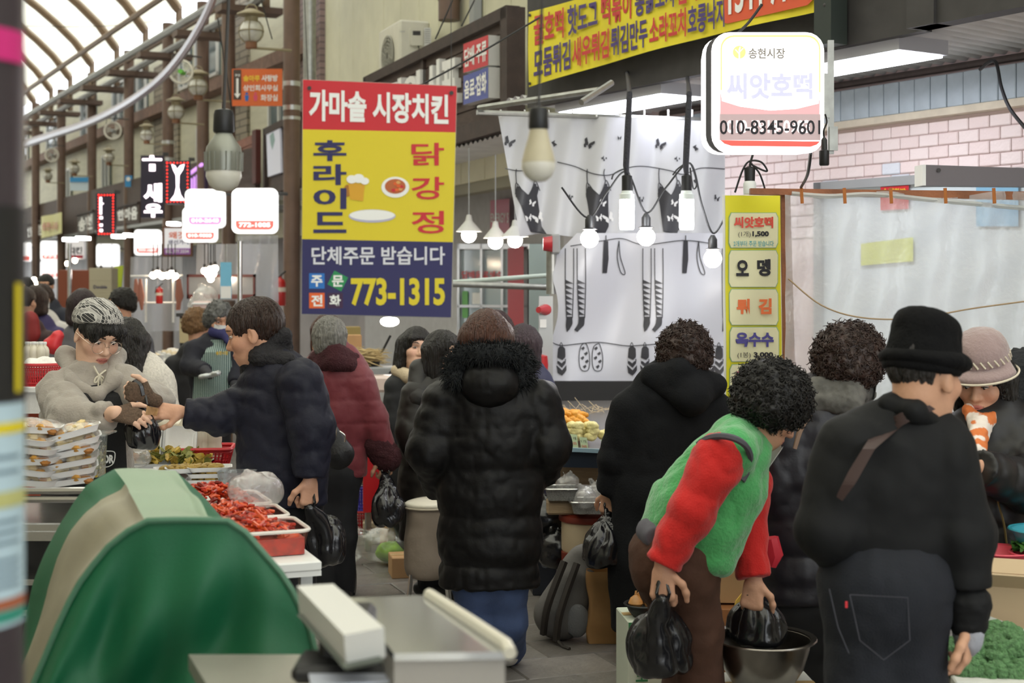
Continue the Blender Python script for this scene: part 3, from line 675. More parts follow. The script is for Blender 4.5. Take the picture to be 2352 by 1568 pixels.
m_ = MB(); sd = Plane(FB(u0, 0, 4), -FB.d); ppoly(sd, rrect(941, 65, 969, 106, 4), .03, .03, m_); obj('valve_cover', m_, MATS['cream_case'], ac)
flat(ac, 'handle_slot', rect(946, 72, 964, 82), M_dark, .032, sd); flat(ac, 'rating_label', rect(974, 64, 990, 108), M_white, .003, sd)
for k in range(7): flat(ac, 'label_line', rect(976, 67+k*5, 988, 68.5+k*5), M_grey, .005, sd)
m_ = MB(); wire(sd, [(958, 106), (962, 122), (960, 135)], .006, m_, off=.04); obj('cable', m_, M_black, ac)
letters('Carrier', sd, (918, 70, 930, 74), M_grey, ac, .01, .004)
# ---- orange direction sign
OS = front(17.4, 0, 590); os_ = thing('direction_sign', 'orange direction sign with white arrow clamped to a brown column', 'sign', OS(590, 243))
m_ = MB(); ppoly(OS, rect(533, 158, 648, 243), .03, 0, m_); obj('board', m_, mat('sign_orange', 'd8672e', .5), os_, smooth=False)
flat(os_, 'arrow_panel', rect(536, 160, 554, 229), mat('print_brown', '4a3c34', .5), .004, OS); flat(os_, 'arrow', [(543, 180), (548, 180), (548, 215), (553, 215), (545.5, 226), (538, 215), (543, 215)], I_white, .008, OS)
letters('후방', OS, (540, 170, 552, 176), I_white, os_, .01, .008); letters('솔마루', OS, (559, 173, 597, 187), mat('print_gold', 'f0c83c', .5), os_, .03, .006); letters('사랑방', OS, (601, 172, 638, 187), I_white, os_, .03, .006)
letters('상인회사무실', OS, (559, 195, 638, 209), I_white, os_, .02, .006); letters('화장실', OS, (599, 217, 638, 232), I_white, os_, .02, .006)
for x, m in ((567, I_blue), (587, mat('print_pink', 'd85070', .5))):
    flat(os_, 'pictogram', pell(x, 215, 3, 3, 10), m, .006, OS); flat(os_, 'pictogram', [(x-5, 219), (x+5, 219), (x+3, 232), (x-3, 232)], m, .006, OS)
# ---- globe lanterns and wall fans
def lantern(px, py, Y, rp, lab, lit=False):
    c = P(px, py, Y); r = rp*Y/FPX; t = thing('globe_lantern', lab, 'lantern', c, 'globe lanterns on the arcade columns')
    m_ = MB(); m_.ball(c, r, 16); obj('globe', m_, mat('frosted_globe', 'c4c2b8', .25, coat=.5), t)
    m_ = MB(); m_.lathe(c+V((0, 0, r*.75)), [(r*.55, 0), (r*.6, r*.5), (r*1.25, r*.62), (r*1.2, r*.74), (r*.65, r*1.0), (r*.35, r*1.15), (0, r*1.2)], 16); obj('cap', m_, mat('lantern_tan', '8f8468', .5), t)
    m_ = MB(); m_.lathe(c-V((0, 0, r*1.45)), [(r*.5, 0), (r*.5, r*.55)], 12); obj('base', m_, mat('lantern_rust', '7a5238', .6), t)
    m_ = MB(); k = 16
    for a in (0, 1): m_.tube([c+V((r*1.06*math.sin(i*math.pi/k*2)*(1-a)+0, r*1.06*math.sin(i*2*math.pi/k)*a, r*1.06*math.cos(i*2*math.pi/k))) for i in range(k)], r*.05, 5, closed=True)
    m_.tube([c+V((r*1.06*math.cos(i*2*math.pi/k), r*1.06*math.sin(i*2*math.pi/k), 0)) for i in range(k)], r*.05, 5, closed=True)
    m_.tube([c+V((r*.5*math.cos(i*math.pi/8), 0, r*1.8+r*.5*math.sin(i*math.pi/8))) for i in range(9)], r*.06, 5)
    m_.tube([c-V((0, 0, r*1.4)), c+V((r*3.2, .2, -r*1.4))], r*.12, 6); obj('cage', m_, MATS['lantern_tan'], t)
for a in ((577, 72, 16.5, 27, 'large globe lantern above the orange direction sign'), (455, 200, 20, 21, 'globe lantern with tan cap right of the green-centred wall fan'), (404, 257, 20, 18, 'clear globe lantern hanging below the green-centred wall fan'), (337, 310, 23, 14, 'globe lantern above the shrimp sign'), (250, 362, 27, 12, 'small globe lantern below the curved light tube'), (171, 388, 30, 11, 'small globe lantern above the blue and white notice'), (110, 405, 33, 10, 'farthest small globe lantern near the yellow cloth')): lantern(*a)
def wallfan(px, py, Y, rp, lab, green):
    c = P(px, py, Y); r = rp*Y/FPX; t = thing('wall_fan', lab, 'fan', c, 'fans mounted under the arcade eave')
    m_ = MB(); m_.tube([c+V((r*math.cos(i*math.pi/12), 0, r*math.sin(i*math.pi/12))) for i in range(24)], r*.12, 8, closed=True)
    for q in (.55, .8): m_.tube([c+V((r*q*math.cos(i*math.pi/12), -.03, r*q*math.sin(i*math.pi/12))) for i in range(24)], r*.02, 4, closed=True)
    obj('cage', m_, mat('fan_white', 'd4d0c4', .5), t)
    for b_ in range(3):
        m_ = MB(); a0 = b_*2.094; m_.grid(lambda u, v: c+V((r*(.15+.7*u)*math.cos(a0+v*1.0+u*.5), .02+v*.04, r*(.15+.7*u)*math.sin(a0+v*1.0+u*.5))), 5, 4); obj('blade', m_, mat('fan_blade', 'bdbab0', .5), t)
    m_ = MB(); m_.cyl(c+V((0, -.06, 0)), c+V((0, .12, 0)), r*.2, r*.24, 12); obj('hub', m_, mat('fan_hub_green', '6cc048', .5) if green else M_grey, t)
    m_ = MB(); m_.tube([c+V((0, .08, r)), c+V((0, .1, r*1.6)), c+V((r*1.4, .3, r*1.6))], r*.07, 6); m_.tube([c+V((-r*.9, .0, r*.2)), c+V((-r*.9, .1, r*1.6)), c+V((r*1.4, .3, r*1.6))], r*.06, 6); obj('bracket', m_, M_dark, t)
wallfan(416, 165, 19.5, 26, 'white wall fan with green centre under the curved light tube', True); wallfan(259, 300, 25, 19, 'white wall fan with pale centre below the curved light tube', False); wallfan(119, 356, 31, 15, 'farthest dark wall fan at the left', False)
# curved light tube along the eave
t = thing('light_tube', 'long curved silvery rope light tube strung along the arcade', 'light tube', P(300, 225, 22))
pts = curve_pts([(500, -30, 13.5), (470, 40, 15), (425, 115, 17), (380, 170, 19), (330, 212, 21), (270, 250, 24), (200, 283, 27), (120, 310, 30.5), (50, 333, 34)], 8)
m_ = MB(); m_.tube([P(*p) for p in pts], [.0030*p[2] for p in pts], 8); obj('tube', m_, mat('clear_tube', '8d8694', .3), t)
m_ = MB()
for i in range(4, len(pts)-1, 2): m_.ball(P(pts[i][0], pts[i][1]-1, pts[i][2])+V((0, -.02*1, 0)), .0022*pts[i][2], 6)
obj('led', m_, emis('led_pink_white', 'f6e2ee', .35), t)
# ---- lit LED boards
def dotletters(parent, rows, x0, y0, x1, y1, pl, m, off):
    m_ = MB(); h = (y1-y0)/len(rows); w_ = (x1-x0)/max(len(r) for r in rows)
    for j, r in enumerate(rows):
        for i, ch in enumerate(r):
            if ch == '#': ppoly(pl, pell(x0+(i+.5)*w_, y0+(j+.5)*h, w_*.55, h*.55, 8), .002, off, m_)
    return obj('led_letters', m_, m, parent, smooth=False)
E_led = emis('led_white_pink', 'ffeef6', 3.0); E_ledr = emis('led_red', 'ff3828', 2.2); M_ledb = mat('led_board', '241a33', .35)
def ledboard(x0, y0, x1, y1, Y, lab):
    pl = front(Y, 8, (x0+x1)/2); t = thing('led_sign', lab, 'sign', pl((x0+x1)/2, y1)); m_ = MB(); ppoly(pl, rect(x0, y0, x1, y1), .15, 0, m_); obj('board', m_, M_ledb, t, smooth=False)
    m_ = MB(); ppoly(pl, rect(x1-3, y0-8, x1+10, y0), .05, -.05, m_); obj('mount', m_, M_dark, t, smooth=False); return t, pl
def dots(t, pl, x0, y0, x1, y1, st):
    m_ = MB(); x = x0
    while x <= x1+.1:
        for y in (y0, y1): m_.ball(pl(x, y, .01), 1.9*pl(x, y).y/FPX, 6)
        x += (x1-x0)/round((x1-x0)/st)
    y = y0
    while y <= y1:
        for xx in (x0, x1): m_.ball(pl(xx, y, .01), 1.9*pl(xx, y).y/FPX, 6)
        y += (y1-y0)/round((y1-y0)/st)
    obj('led_border', m_, E_ledr, t, kind='stuff')
t, pl = ledboard(323, 357, 376, 500, 20.5, 'dark LED sign with glowing white shrimp lettering'); letters('새', pl, (330, 421, 372, 464), E_led, t, .05, .01); letters('우', pl, (331, 468, 373, 499), E_led, t, .05, .01); flat(t, 'led_letters', rect(327, 364, 372, 369), E_led, .01, pl); flat(t, 'led_letters', rect(343, 377, 357, 393), E_led, .01, pl); flat(t, 'led_letters', rect(344, 357, 354, 364), E_led, .01, pl)
t, pl = ledboard(379, 369, 436, 468, 19.5, 'dark LED sign with a ring of red lights and glowing white figure'); dots(t, pl, 384, 374, 431, 463, 7.8); flat(t, 'led_letters', [(394, 377), (402, 380), (407, 389), (414, 380), (424, 377), (420, 390), (412, 402), (411, 430), (415, 447), (424, 460), (391, 460), (401, 447), (405, 430), (404, 402), (398, 390)], E_led, .01, pl)
t, pl = ledboard(221, 444, 265, 541, 24, 'narrow dark LED sign with red light border at the far left'); dots(t, pl, 227, 448, 260, 537, 7); flat(t, 'led_letters', rect(229, 453, 234, 492), E_led, .01, pl); flat(t, 'led_letters', rect(234, 466, 238, 469), E_led, .01, pl)
for y in (497, 514, 526): flat(t, 'led_letters', rect(229, y, 236, y+6), E_led, .01, pl)
# ---- white lightboxes down the alley
E_box2 = emis('lightbox_far', 'ffffff', 1.3); E_rd2 = emis('lightbox_far_red', 'e06a62', .85); E_pu2 = emis('lightbox_far_purple', 'c890c0', .9)
def lightbox(x0, y0, x1, y1, Y, lab, strip=E_rd2, txt=None, num=None, th=.12):
    pl = front(Y, 6, (x0+x1)/2); t = thing('lightbox_sign', lab, 'sign', pl((x0+x1)/2, y1)); w_ = x1-x0; r = w_*.14
    m_ = MB(); ppoly(pl, rrect(x0, y0, x1, y1, r), th, 0, m_); obj('case', m_, E_box2, t)
    if strip: q = rrect(x0+w_*.09, y0+w_*.09, x1-w_*.09, y1-w_*.08, r*.8); flat(t, 'strip', [p for p in q if p[1] > y0+(y1-y0)*.7]+[(x0+w_*.09, y0+(y1-y0)*.72), (x1-w_*.09, y0+(y1-y0)*.72)][:2], strip, .006, pl)
    if txt: letters(txt, pl, (x0+w_*.16, y0+(y1-y0)*.3, x1-w_*.16, y0+(y1-y0)*.52), emis('lightbox_dark_text', '77757c', .3), t, .0, .008)
    if num: letters(num, pl, (x0+w_*.16, y0+(y1-y0)*.76, x1-w_*.16, y0+(y1-y0)*.86), E_box2, t, .03, .01)
    m_ = MB(); m_.tube([pl(x1-2, y0+10, -.1), pl(x1+w_*.2, y0+12, -.12)], .02, 6); obj('bracket', m_, M_dark, t)
lightbox(532, 432, 638, 536, 15, 'glowing white lightbox sign with red strip ending 772 beside the fire extinguisher column', num='772-1005')
lightbox(425, 434, 517, 523, 17.5, 'glowing white lightbox sign with grey lettering and purple strip', E_pu2, '우정식당', '010-2643')
lightbox(419, 476, 499, 556, 18.3, 'white lightbox sign with red strip half hidden behind another lightbox', num='010-9000')
lightbox(308, 527, 370, 586, 25, 'white lightbox sign with red strip left of the fish shop sign', num='777-1087')
lightbox(221, 560, 273, 612, 29, 'small glowing white lightbox with faint blue lettering', None); 
lightbox(93, 553, 137, 598, 34, 'upper of two stacked far white lightboxes', num='773'); lightbox(93, 598, 137, 639, 34, 'lower of two stacked far white lightboxes', num='774'); lightbox(44, 557, 70, 600, 35, 'farthest white lightbox at the left edge')
pl = front(24, 0, 172); t = thing('shop_sign', 'small grey sign with black lettering for fried chicken at the far left', 'sign', pl(172, 595)); m_ = MB(); ppoly(pl, rrect(151, 553, 193, 595, 4), .12, 0, m_); obj('case', m_, mat('sign_lit_grey', 'd9d6d8', .5, emit=.35), t); letters('치킨', pl, (156, 567, 189, 583), I_blk, t, .03, .006); flat(t, 'strip', rect(155, 586, 191, 593), mat('print_maroon', '8a2038', .5), .006, pl)
pl = front(19, 0, 405); t = thing('shop_sign', 'framed white fish shop sign with orange and navy lettering and purple strip', 'sign', pl(405, 588)); m_ = MB(); ppoly(pl, rect(373, 520, 441, 589), .06, 0, m_); obj('frame', m_, mat('sign_frame_brown', '6a4434', .6), t, smooth=False)
flat(t, 'face', rect(378, 524, 437, 584), mat('sign_lit_white', 'e2e0e6', .5, emit=.3), .004, pl); letters('왜갓', pl, (388, 532, 428, 548), I_org, t, .02, .008); letters('생선가게', pl, (386, 551, 434, 561), I_navy, t, .02, .008); flat(t, 'strip', rect(378, 570, 437, 584), mat('print_violet', '9a5ab0', .5), .007, pl); letters('032.777.3334', pl, (381, 573, 434, 581), I_white, t, .02, .011)
# fascia boards and cloths of the far shops
for (q, m, lab, txt, tm) in (([(60, 515), (119, 500), (119, 545), (60, 553)], M_dwood, 'dark wooden shop board with red and white letters at the far left', '천일송현시장', I_white), ([(270, 475), (322, 463), (322, 512), (270, 515)], M_dwood, 'dark wooden shop board with white letters left of the shrimp sign', '한마음', I_white), ([(180, 492), (218, 482), (218, 535), (180, 540)], mat('board_grey', '5c5654', .6), 'dark shop board with pale crumpled letters beside the yellow cloth', '송현', I_white)):
    t = thing('shop_sign_board', lab, 'sign board', C0(q[3][0], q[3][1])); m_ = MB(); ppoly(C0, q, .08, .02, m_); obj('board', m_, m, t, smooth=False); letters(txt, C0, [(q[0][0]+3, q[0][1]+9), (q[1][0]-3, q[1][1]+9), (q[2][0]-3, q[2][1]-8), (q[3][0]+3, q[3][1]-8)], tm, t, .04, .03)
    m_ = MB(); ppoly(C0, [q[0], q[1], (q[1][0], q[1][1]+4), (q[0][0], q[0][1]+4)], .1, .06, m_); obj('top_rail', m_, MATS['dark_frame'], t, smooth=False)
fr = MB(); FC.box(fr, .5, 33, -.08, 0, 2.84, 3.72); obj('trim_7', fr, M_dwood, kind='structure', smooth=False)
t = thing('cloth_banner', 'pale yellow cloth banner hanging on the far dark fascia', 'banner', C0(150, 548)); m_ = MB(); m_.grid(lambda u, v: C0(124+50*u, 498-10*u+(50-2*u)*v, .3+.02*math.sin(u*9)), 10, 6); obj('cloth', m_, mat('pale_yellow_cloth', 'd3cf94', .7), t); letters('송편나라', C0, (130, 510, 168, 530), mat('print_faded_red', 'c07a5a', .6), t, .03, .34)
t = thing('notice_board', 'blue and white notice board on the far upper wall', 'notice', P(180, 440, 30)); pl = front(30, 0, 180); flat(t, 'board', rect(161, 407, 203, 438), mat('notice_white', 'c3d3de', .5), 0, pl); flat(t, 'header', rect(161, 407, 203, 418), mat('notice_blue', '3a92cc', .5), .02, pl)
t = thing('notice_board', 'small light blue plate on a far column', 'notice', P(296, 428, 27.8)); pl = front(27.8, 0, 296); flat(t, 'board', rect(287, 403, 304, 429), MATS['notice_blue'], 0, pl); flat(t, 'emblem', pell(295, 411, 5, 5, 12), I_white, .01, pl)
# purple neon awning sign
t = thing('neon_sign', 'violet neon edged fascia sign right of the red-dotted LED sign', 'sign', C0(470, 470)); m_ = MB(); ppoly(C0, [(438, 412), (478, 385), (478, 455), (438, 468)], .06, .05, m_); obj('board', m_, mat('violet_board', '40304c', .5), t, smooth=False); m_ = MB(); wire(C0, [(438, 408), (478, 378)], .03, m_, off=.1)
for i in range(6): wire(C0, [(442+i*6, 418-i*4), (442+i*6, 460-i*2)], .015, m_, off=.1)
obj('neon_tube', m_, emis('neon_violet', 'c890e0', 1.2), t)
# ---- electric lamps of the pancake stall
def bulbstring():
    Y = 8.0; pl = front(Y, 0, 1500); u = Y/FPX
    t = thing('string_light', 'black cable festoon with bulbs slung in front of the clothes curtain', 'string light', pl(1484, 560))
    m_ = MB(); wire(pl, curve_pts([(1290, 430), (1350, 500), (1395, 440), (1440, 395), (1484, 488), (1530, 430), (1585, 375), (1612, 470), (1637, 535), (1662, 505)], 8), .006, m_); wire(pl, curve_pts([(1405, 412), (1412, 398), (1440, 390), (1452, 430), (1446, 440), (1440, 400)], 6), .005, m_); wire(pl, curve_pts([(1545, 402), (1560, 385), (1585, 375), (1600, 420), (1592, 432), (1585, 385)], 6), .005, m_); obj('cable', m_, M_black, t)
    for x, y in ((1354, 548), (1484, 544), (1637, 594)):
        c = pl(x, y); r = 21*u; m_ = MB(); m_.ball(c, r, 16); b_ = obj('bulb', m_, E_bulb, t)
        m_ = MB(); m_.lathe(c+V((0, 0, r*.9)), [(r*.55, 0), (r*.9, r*.12), (r*.5, r*.3), (r*.5, r*1.2), (r*.2, r*1.7)], 12); obj('socket', m_, M_black, b_)
bulbstring()
def cornlamp(px, lab):
    pl = front(7.8, 0, px); u = 7.8/FPX; t = thing('pendant_lamp', lab, 'lamp', pl(px, 528), 'tube lamps on black cords at the pancake stall'); c = pl(px, 528)
    m_ = MB(); m_.lathe(c, [(0, 0), (15*u, 1*u), (17*u, 6*u), (17*u, 70*u)], 18); obj('tube', m_, emis('corn_lamp_glow', 'f8fbff', 34.), t)
    m_ = MB(); m_.lathe(c+V((0, 0, 70*u)), [(17*u, 0), (17*u, 12*u), (13*u, 14*u), (12*u, 20*u)], 18); obj('band', m_, mat('lamp_neck', 'dfe6e4', .4), t)
    m_ = MB(); m_.lathe(c+V((0, 0, 90*u)), [(12*u, 0), (12*u, 34*u), (5*u, 38*u)], 14); obj('socket', m_, M_black, t)
    m_ = MB(); m_.tube([pl(px, 405), pl(px-2, 380), pl(px+2, 300), pl(px+6, 215), P(px+4, 195, 8.3), P(px, 165, 9.6)], [.012, .017, .018, .016, .012, .012], 8); obj('cord', m_, mat('taped_cord', '2c2c34', .6, bump=.6, bs=80), t)
cornlamp(1440, 'bright tube lamp hanging left of two in front of the curtain'); cornlamp(1577, 'bright tube lamp hanging right of two in front of the curtain')
pl = front(6.7, 0, 1722); t = thing('pendant_lamp', 'unlit tube lamp with black socket above the yellow price banner', 'lamp', pl(1722, 448)); c = pl(1722, 446); u = 6.7/FPX
m_ = MB(); m_.lathe(c, [(15*u, 0), (15*u, 24*u), (12*u, 30*u)], 14); obj('tube', m_, mat('lamp_pale', 'd8dcd8', .3), t); m_ = MB(); m_.lathe(c+V((0, 0, 30*u)), [(12*u, 0), (13*u, 30*u), (5*u, 34*u)], 14); obj('socket', m_, M_black, t); m_ = MB(); wire(pl, curve_pts([(1722, 384), (1724, 372), (1730, 352)]), .006, m_); wire(pl, curve_pts([(1722, 376), (1750, 390), (1762, 392), (1748, 372), (1722, 370), (1706, 390), (1688, 442)]), .005, m_); wire(pl, curve_pts([(1724, 374), (1745, 400), (1760, 445)]), .005, m_); obj('cable', m_, M_black, t)
# cone shade pendants of the neighbouring shop
for px, py, Y, s, lab in ((1077, 540, 11.8, 30, 'white cone shade pendant lamp nearest the chicken sign'), (1138, 555, 11.4, 28, 'middle white cone shade pendant lamp left of the curtain'), (1183, 552, 11.0, 32, 'white cone shade pendant lamp touching the curtain edge')):
    pl = front(Y, 0, px); u = Y/FPX; c = pl(px, py); t = thing('pendant_lamp', lab, 'lamp', c, 'cone shade pendant lamps')
    m_ = MB(); m_.ball(c, 17*u, 14); obj('bulb', m_, E_bulb, t); m_ = MB(); m_.lathe(c+V((0, 0, 8*u)), [(s*u, 0), (s*u*.98, 1*u), (9*u, 24*u), (8*u, 26*u), (6*u, 38*u), (0, 40*u)], 20); obj('shade', m_, mat('shade_white', 'c9c9c4', .5), t)
    m_ = MB(); wire(pl, [(px, py-45), (px, py-200)], .006, m_); obj('cable', m_, M_grey, t)
# fluorescent panels under the corrugated canopy
M_fix = mat('fixture_case', 'b5b5ba', .45)
for k, (uo, lab) in enumerate(((0, 'long fluorescent panel light under the corrugated canopy right of the lightbox sign'), (2.05, 'second fluorescent panel light under the canopy above the curtain'))):
    c0 = V((2.05, 7.55, 2.93))+FA.d*uo; t = thing('panel_light', lab, 'lamp', c0+FA.d*.62-FA.n*.19, 'panel lights under the canopy'); cc = c0+FA.d*.62-FA.n*.19
    m_ = MB(); m_.box(cc+V((0, 0, .05)), (1.25, .38, .08), FA.M); obj('case', m_, M_fix, t, smooth=False); m_ = MB(); m_.box(cc+V((0, 0, .004)), (1.2, .345, .012), FA.M); obj('diffuser', m_, E_tube, t, smooth=False)
    m_ = MB(); m_.tube([cc+V((0, 0, .08)), cc+V((0, 0, .16))], .01, 6); obj('hanger', m_, M_dark, t)
# ---- curtain printed with washing lines
def curt(px, py, o=0.):
    Y = 9.5+.10*(px-1145)/520+.035*math.sin(px/34.+py/260.)+.02*math.sin(px/13.+1.3+py/90.); return P(px, py, Y-o)
def pfill(poly, surf, off, step=7, mb=None):
    """polygon in pixels cut into small quads that follow a rippled surface"""
    mb = mb or MB(); ys = [p[1] for p in poly]; y = min(ys); H = max(ys); n = len(poly); k = max(1, int((H-y)/step)); dy = (H-y)/k
    def cross(yy):
        o = []
        for i in range(n):
            (xa, ya), (xb, yb) = poly[i], poly[(i+1) % n]
            if (ya <= yy) != (yb <= yy): o.append(xa+(yy-ya)/(yb-ya)*(xb-xa))
        return sorted(o)
    for i in range(k):
        a, b = cross(y+i*dy+.02), cross(y+(i+1)*dy-.02)
        if len(a) != len(b): a = b = cross(y+(i+.5)*dy)
        for j in range(0, len(a)-1, 2):
            m = max(1, int(max(a[j+1]-a[j], b[j+1]-b[j])/step)); vs = []
            for q in range(m+1):
                vs.append(surf(a[j]+(a[j+1]-a[j])*q/m, y+i*dy, off)); vs.append(surf(b[j]+(b[j+1]-b[j])*q/m, y+(i+1)*dy, off))
            mb.add(vs, [(2*q, 2*q+1, 2*q+3, 2*q+2) for q in range(m)])
    return mb
def pline(pts, w_, surf, off, mb, k=6):
    p = curve_pts(pts, k); vs = []
    for i, (x, y) in enumerate(p):
        a = V(p[max(0, i-1)]); b = V(p[min(len(p)-1, i+1)]); d = (b-a).normalized(); n = V((-d.y, d.x))*w_/2; vs += [surf(x+n.x, y+n.y, off), surf(x-n.x, y-n.y, off)]
    return mb.add(vs, [(2*i, 2*i+1, 2*i+3, 2*i+2) for i in range(len(p)-1)])
M_cur = mat('curtain_vinyl', 'c6c7cc', .35, spec=.6, var=.03, vs=2); M_prt = mat('curtain_print', '35353b', .4); M_prtw = mat('curtain_print_white', 'e8e8ea', .4)
cu = thing('curtain', 'white vinyl curtain printed with hanging black tops and butterflies', 'curtain', P(1400, 530, 9.5))
def cup(px, py, o=0): return curt(px, py, o)
m_ = MB()
def cuf(u, v):
    top = 258+u*22; bot = 545-8*math.sin(u*9)
    x = 1143+u*522
    if u < .2: x += v*54*(1-u*5)*.95
    return curt(x, top+(bot-top)*v)
m_.grid(cuf, 90, 40); obj('sheet', m_, M_cur, cu)
m_ = MB()
for i in range(10): x = 1150+i*55; m_.tube([curt(x, 268, .02), curt(x, 252, .02)], .006, 5)
obj('hook', m_, M_white, cu)
def butterfly(mb, x, y, s, rot=0, surf=curt, off=.008):
    base = [(0, 0), (-.9, -1.1), (-1.2, -.5), (-.7, .1), (-1, .6), (-.5, 1), (0, .25), (.5, 1), (1, .6), (.7, .1), (1.2, -.5), (.9, -1.1)]; a = math.radians(rot)
    pfill([(x+s*(px*math.cos(a)-py*math.sin(a)), y+s*(px*math.sin(a)+py*math.cos(a))) for px, py in base], surf, off, 4, mb)
m_ = MB()
for x, y, s, r in ((1170, 326, 11, 25), (1352, 330, 11, 25), (1516, 332, 11, 25), (1272, 330, 6, 60), (1423, 317, 5, 0), (1437, 338, 5, 90), (1597, 340, 6, 60), (1387, 364, 5, 40), (1310, 452, 5, 30), (1473, 458, 5, 10), (1555, 365, 5, 40), (1598, 417, 6, 80), (1647, 455, 6, 20)): butterfly(m_, x, y, s, r)
for x0 in (1162, 1325, 1490):   # camisoles on the line
    dx = x0; k = 1.0; sl = 34 if x0 == 1162 else 4
    pfill([(dx+26, 424), (dx+52, 448), (dx+66, 422), (dx+76, 430), (dx+72, 450), (dx+72+sl*.3, 520), (dx+60+sl, 538), (dx+30+sl*.8, 532), (dx+24+sl*.3, 470), (dx+20, 445)], curt, .008, 6, m_)
    for q in ([(dx+22, 440), (dx+24, 420), (dx+40, 440), (dx+52, 450), (dx+62, 430), (dx+68, 414), (dx+78, 438)], [(dx+24, 420), (dx+23, 400), (dx+24, 388)], [(dx+66, 416), (dx+62, 398), (dx+64, 388)]): pline(q, 2, curt, .009, m_)
for q in ([(1160, 387), (1200, 392), (1250, 378)], [(1280, 372), (1320, 382), (1360, 398), (1400, 402), (1440, 386), (1480, 382), (1540, 392), (1570, 400), (1610, 386), (1665, 388)]): pline(q, 2.2, curt, .009, m_)
obj('print', m_, M_prt, cu)
m_ = MB()
for x0 in (1190, 1352, 1516):
    for x, y, s, r in ((x0+32, 466, 7, 20), (x0+24, 500, 7, -10), (x0+46, 500, 11, -25)): butterfly(m_, x, y, s, r, curt, .012)
obj('print_white', m_, M_prtw, cu, kind='stuff')
cl = thing('curtain', 'lower white vinyl curtain printed with striped stockings and sandals', 'curtain', P(1450, 950, 9.4))
def cur2(px, py, o=0.): return curt(px+40, py*.8, o)*1.0+V((0, -.1, 0)) if False else P(px, py, 9.38+.10*(px-1145)/520+.03*math.sin(px/30.+py/200.+1)+.02*math.sin(px/60.+py/45.)-o)
m_ = MB()
def cuf2(u, v):
    y = 535+v*415; xl = 1325-(y-535)*.95 if y < 600 else (1270 if y < 840 else 1262); xl = max(xl, 1264+18*math.sin(y/50.)); return cur2(xl+(1664-xl)*u, y)
m_.grid(cuf2, 70, 60); obj('sheet', m_, mat('curtain_vinyl_lower', 'cdced8', .3, spec=.7), cl)
m_ = MB()
def leg(x, y, L_, w_, flip, slant):
    for k in range(7):
        yy = y+L_*.45+k*L_*.075; ww = w_*(1-.05*k); xx = x+slant*(yy-y); pfill([(xx-ww, yy), (xx+ww, yy+1), (xx+ww*.98+slant*9, yy+9), (xx-ww*.98+slant*9, yy+9)], cur2, .008, 6, m_)
    yf = y+L_; xf = x+slant*L_
    pfill([(xf-w_*.7, yf-3), (xf+w_*.7, yf-3), (xf+w_*.75, yf+14), (xf+flip*6-2, yf+30), (xf+flip*13-6, yf+32), (xf-w_*.9+flip*6, yf+18)] if flip >= 0 else [(xf-w_*.7, yf-3), (xf+w_*.7, yf-3), (xf+w_*.6, yf+16), (xf-10, yf+32), (xf-18, yf+28), (xf-w_*.9, yf+14)], cur2, .008, 5, m_)
    for sgn in (-1, 1): pline([(x+sgn*w_, y), (x+sgn*w_+slant*L_*.5, y+L_*.5), (x+sgn*w_*.7+slant*L_, y+L_)], 2, cur2, .009, m_)
for x in (1308, 1486): leg(x, 570, 160, 9.5, 0, .0); leg(x+27, 570, 160, 9.5, -1, .01)
leg(1665, 570, 160, 6, 0, 0)
for x0, y0 in ((1392, 545), (1575, 545)):
    pfill([(x0-5, y0+8), (x0+5, y0+8), (x0+6, y0+50), (x0+2, y0+82), (x0-8, y0+82), (x0-7, y0+50)], cur2, .008, 5, m_); pline([(x0+30, y0+8), (x0+33, y0+45), (x0+44, y0+82), (x0+34, y0+80), (x0+26, y0+45), (x0+30, y0+8)], 2, cur2, .009, m_); pline([(x0, y0-5), (x0, y0+8)], 2, cur2, .009, m_)
pline([(1310, 565), (1390, 552), (1430, 548), (1480, 562), (1570, 552), (1640, 560)], 2, cur2, .009, m_); pline([(1268, 786), (1290, 793), (1340, 788), (1380, 786), (1440, 794), (1480, 792), (1560, 788), (1662, 796)], 2, cur2, .009, m_)
def sandal(x, y):
    pline([(x, y-14), (x-3, y-8), (x, y-3), (x+3, y-8), (x, y-14)], 1.5, cur2, .009, m_)
    pfill([(x-7, y), (x-3, y-5), (x+4, y-5), (x+9, y), (x+10, y+20), (x+3, y+26), (x-9, y+22)], cur2, .008, 5, m_); pfill([(x-9, y+26), (x+1, y+34), (x+11, y+24), (x+10, y+34), (x+2, y+44), (x-9, y+34)], cur2, .008, 5, m_); pfill([(x-11, y+38), (x+2, y+50), (x+12, y+38), (x+12, y+52), (x+2, y+62), (x-8, y+56)], cur2, .008, 5, m_)
for x in (1289, 1451, 1481, 1629, 1651): sandal(x, 800)
for x, s in ((1343, -1), (1373, 1)):
    pline([(x+s*2, 788), (x-9, 796), (x-13, 820), (x-10, 845), (x, 852), (x+10, 845), (x+11, 815), (x+5, 792), (x+s*2, 788)], 1.8, cur2, .009, m_)
    for a, b in ((-4, 800), (3, 812), (-5, 822), (5, 830), (0, 842)): pfill([(x+a-4, b-3), (x+a+2, b-5), (x+a+5, b+1), (x+a, b+4), (x+a-5, b+3)], cur2, .008, 4, m_)
obj('print', m_, M_prt, cl)
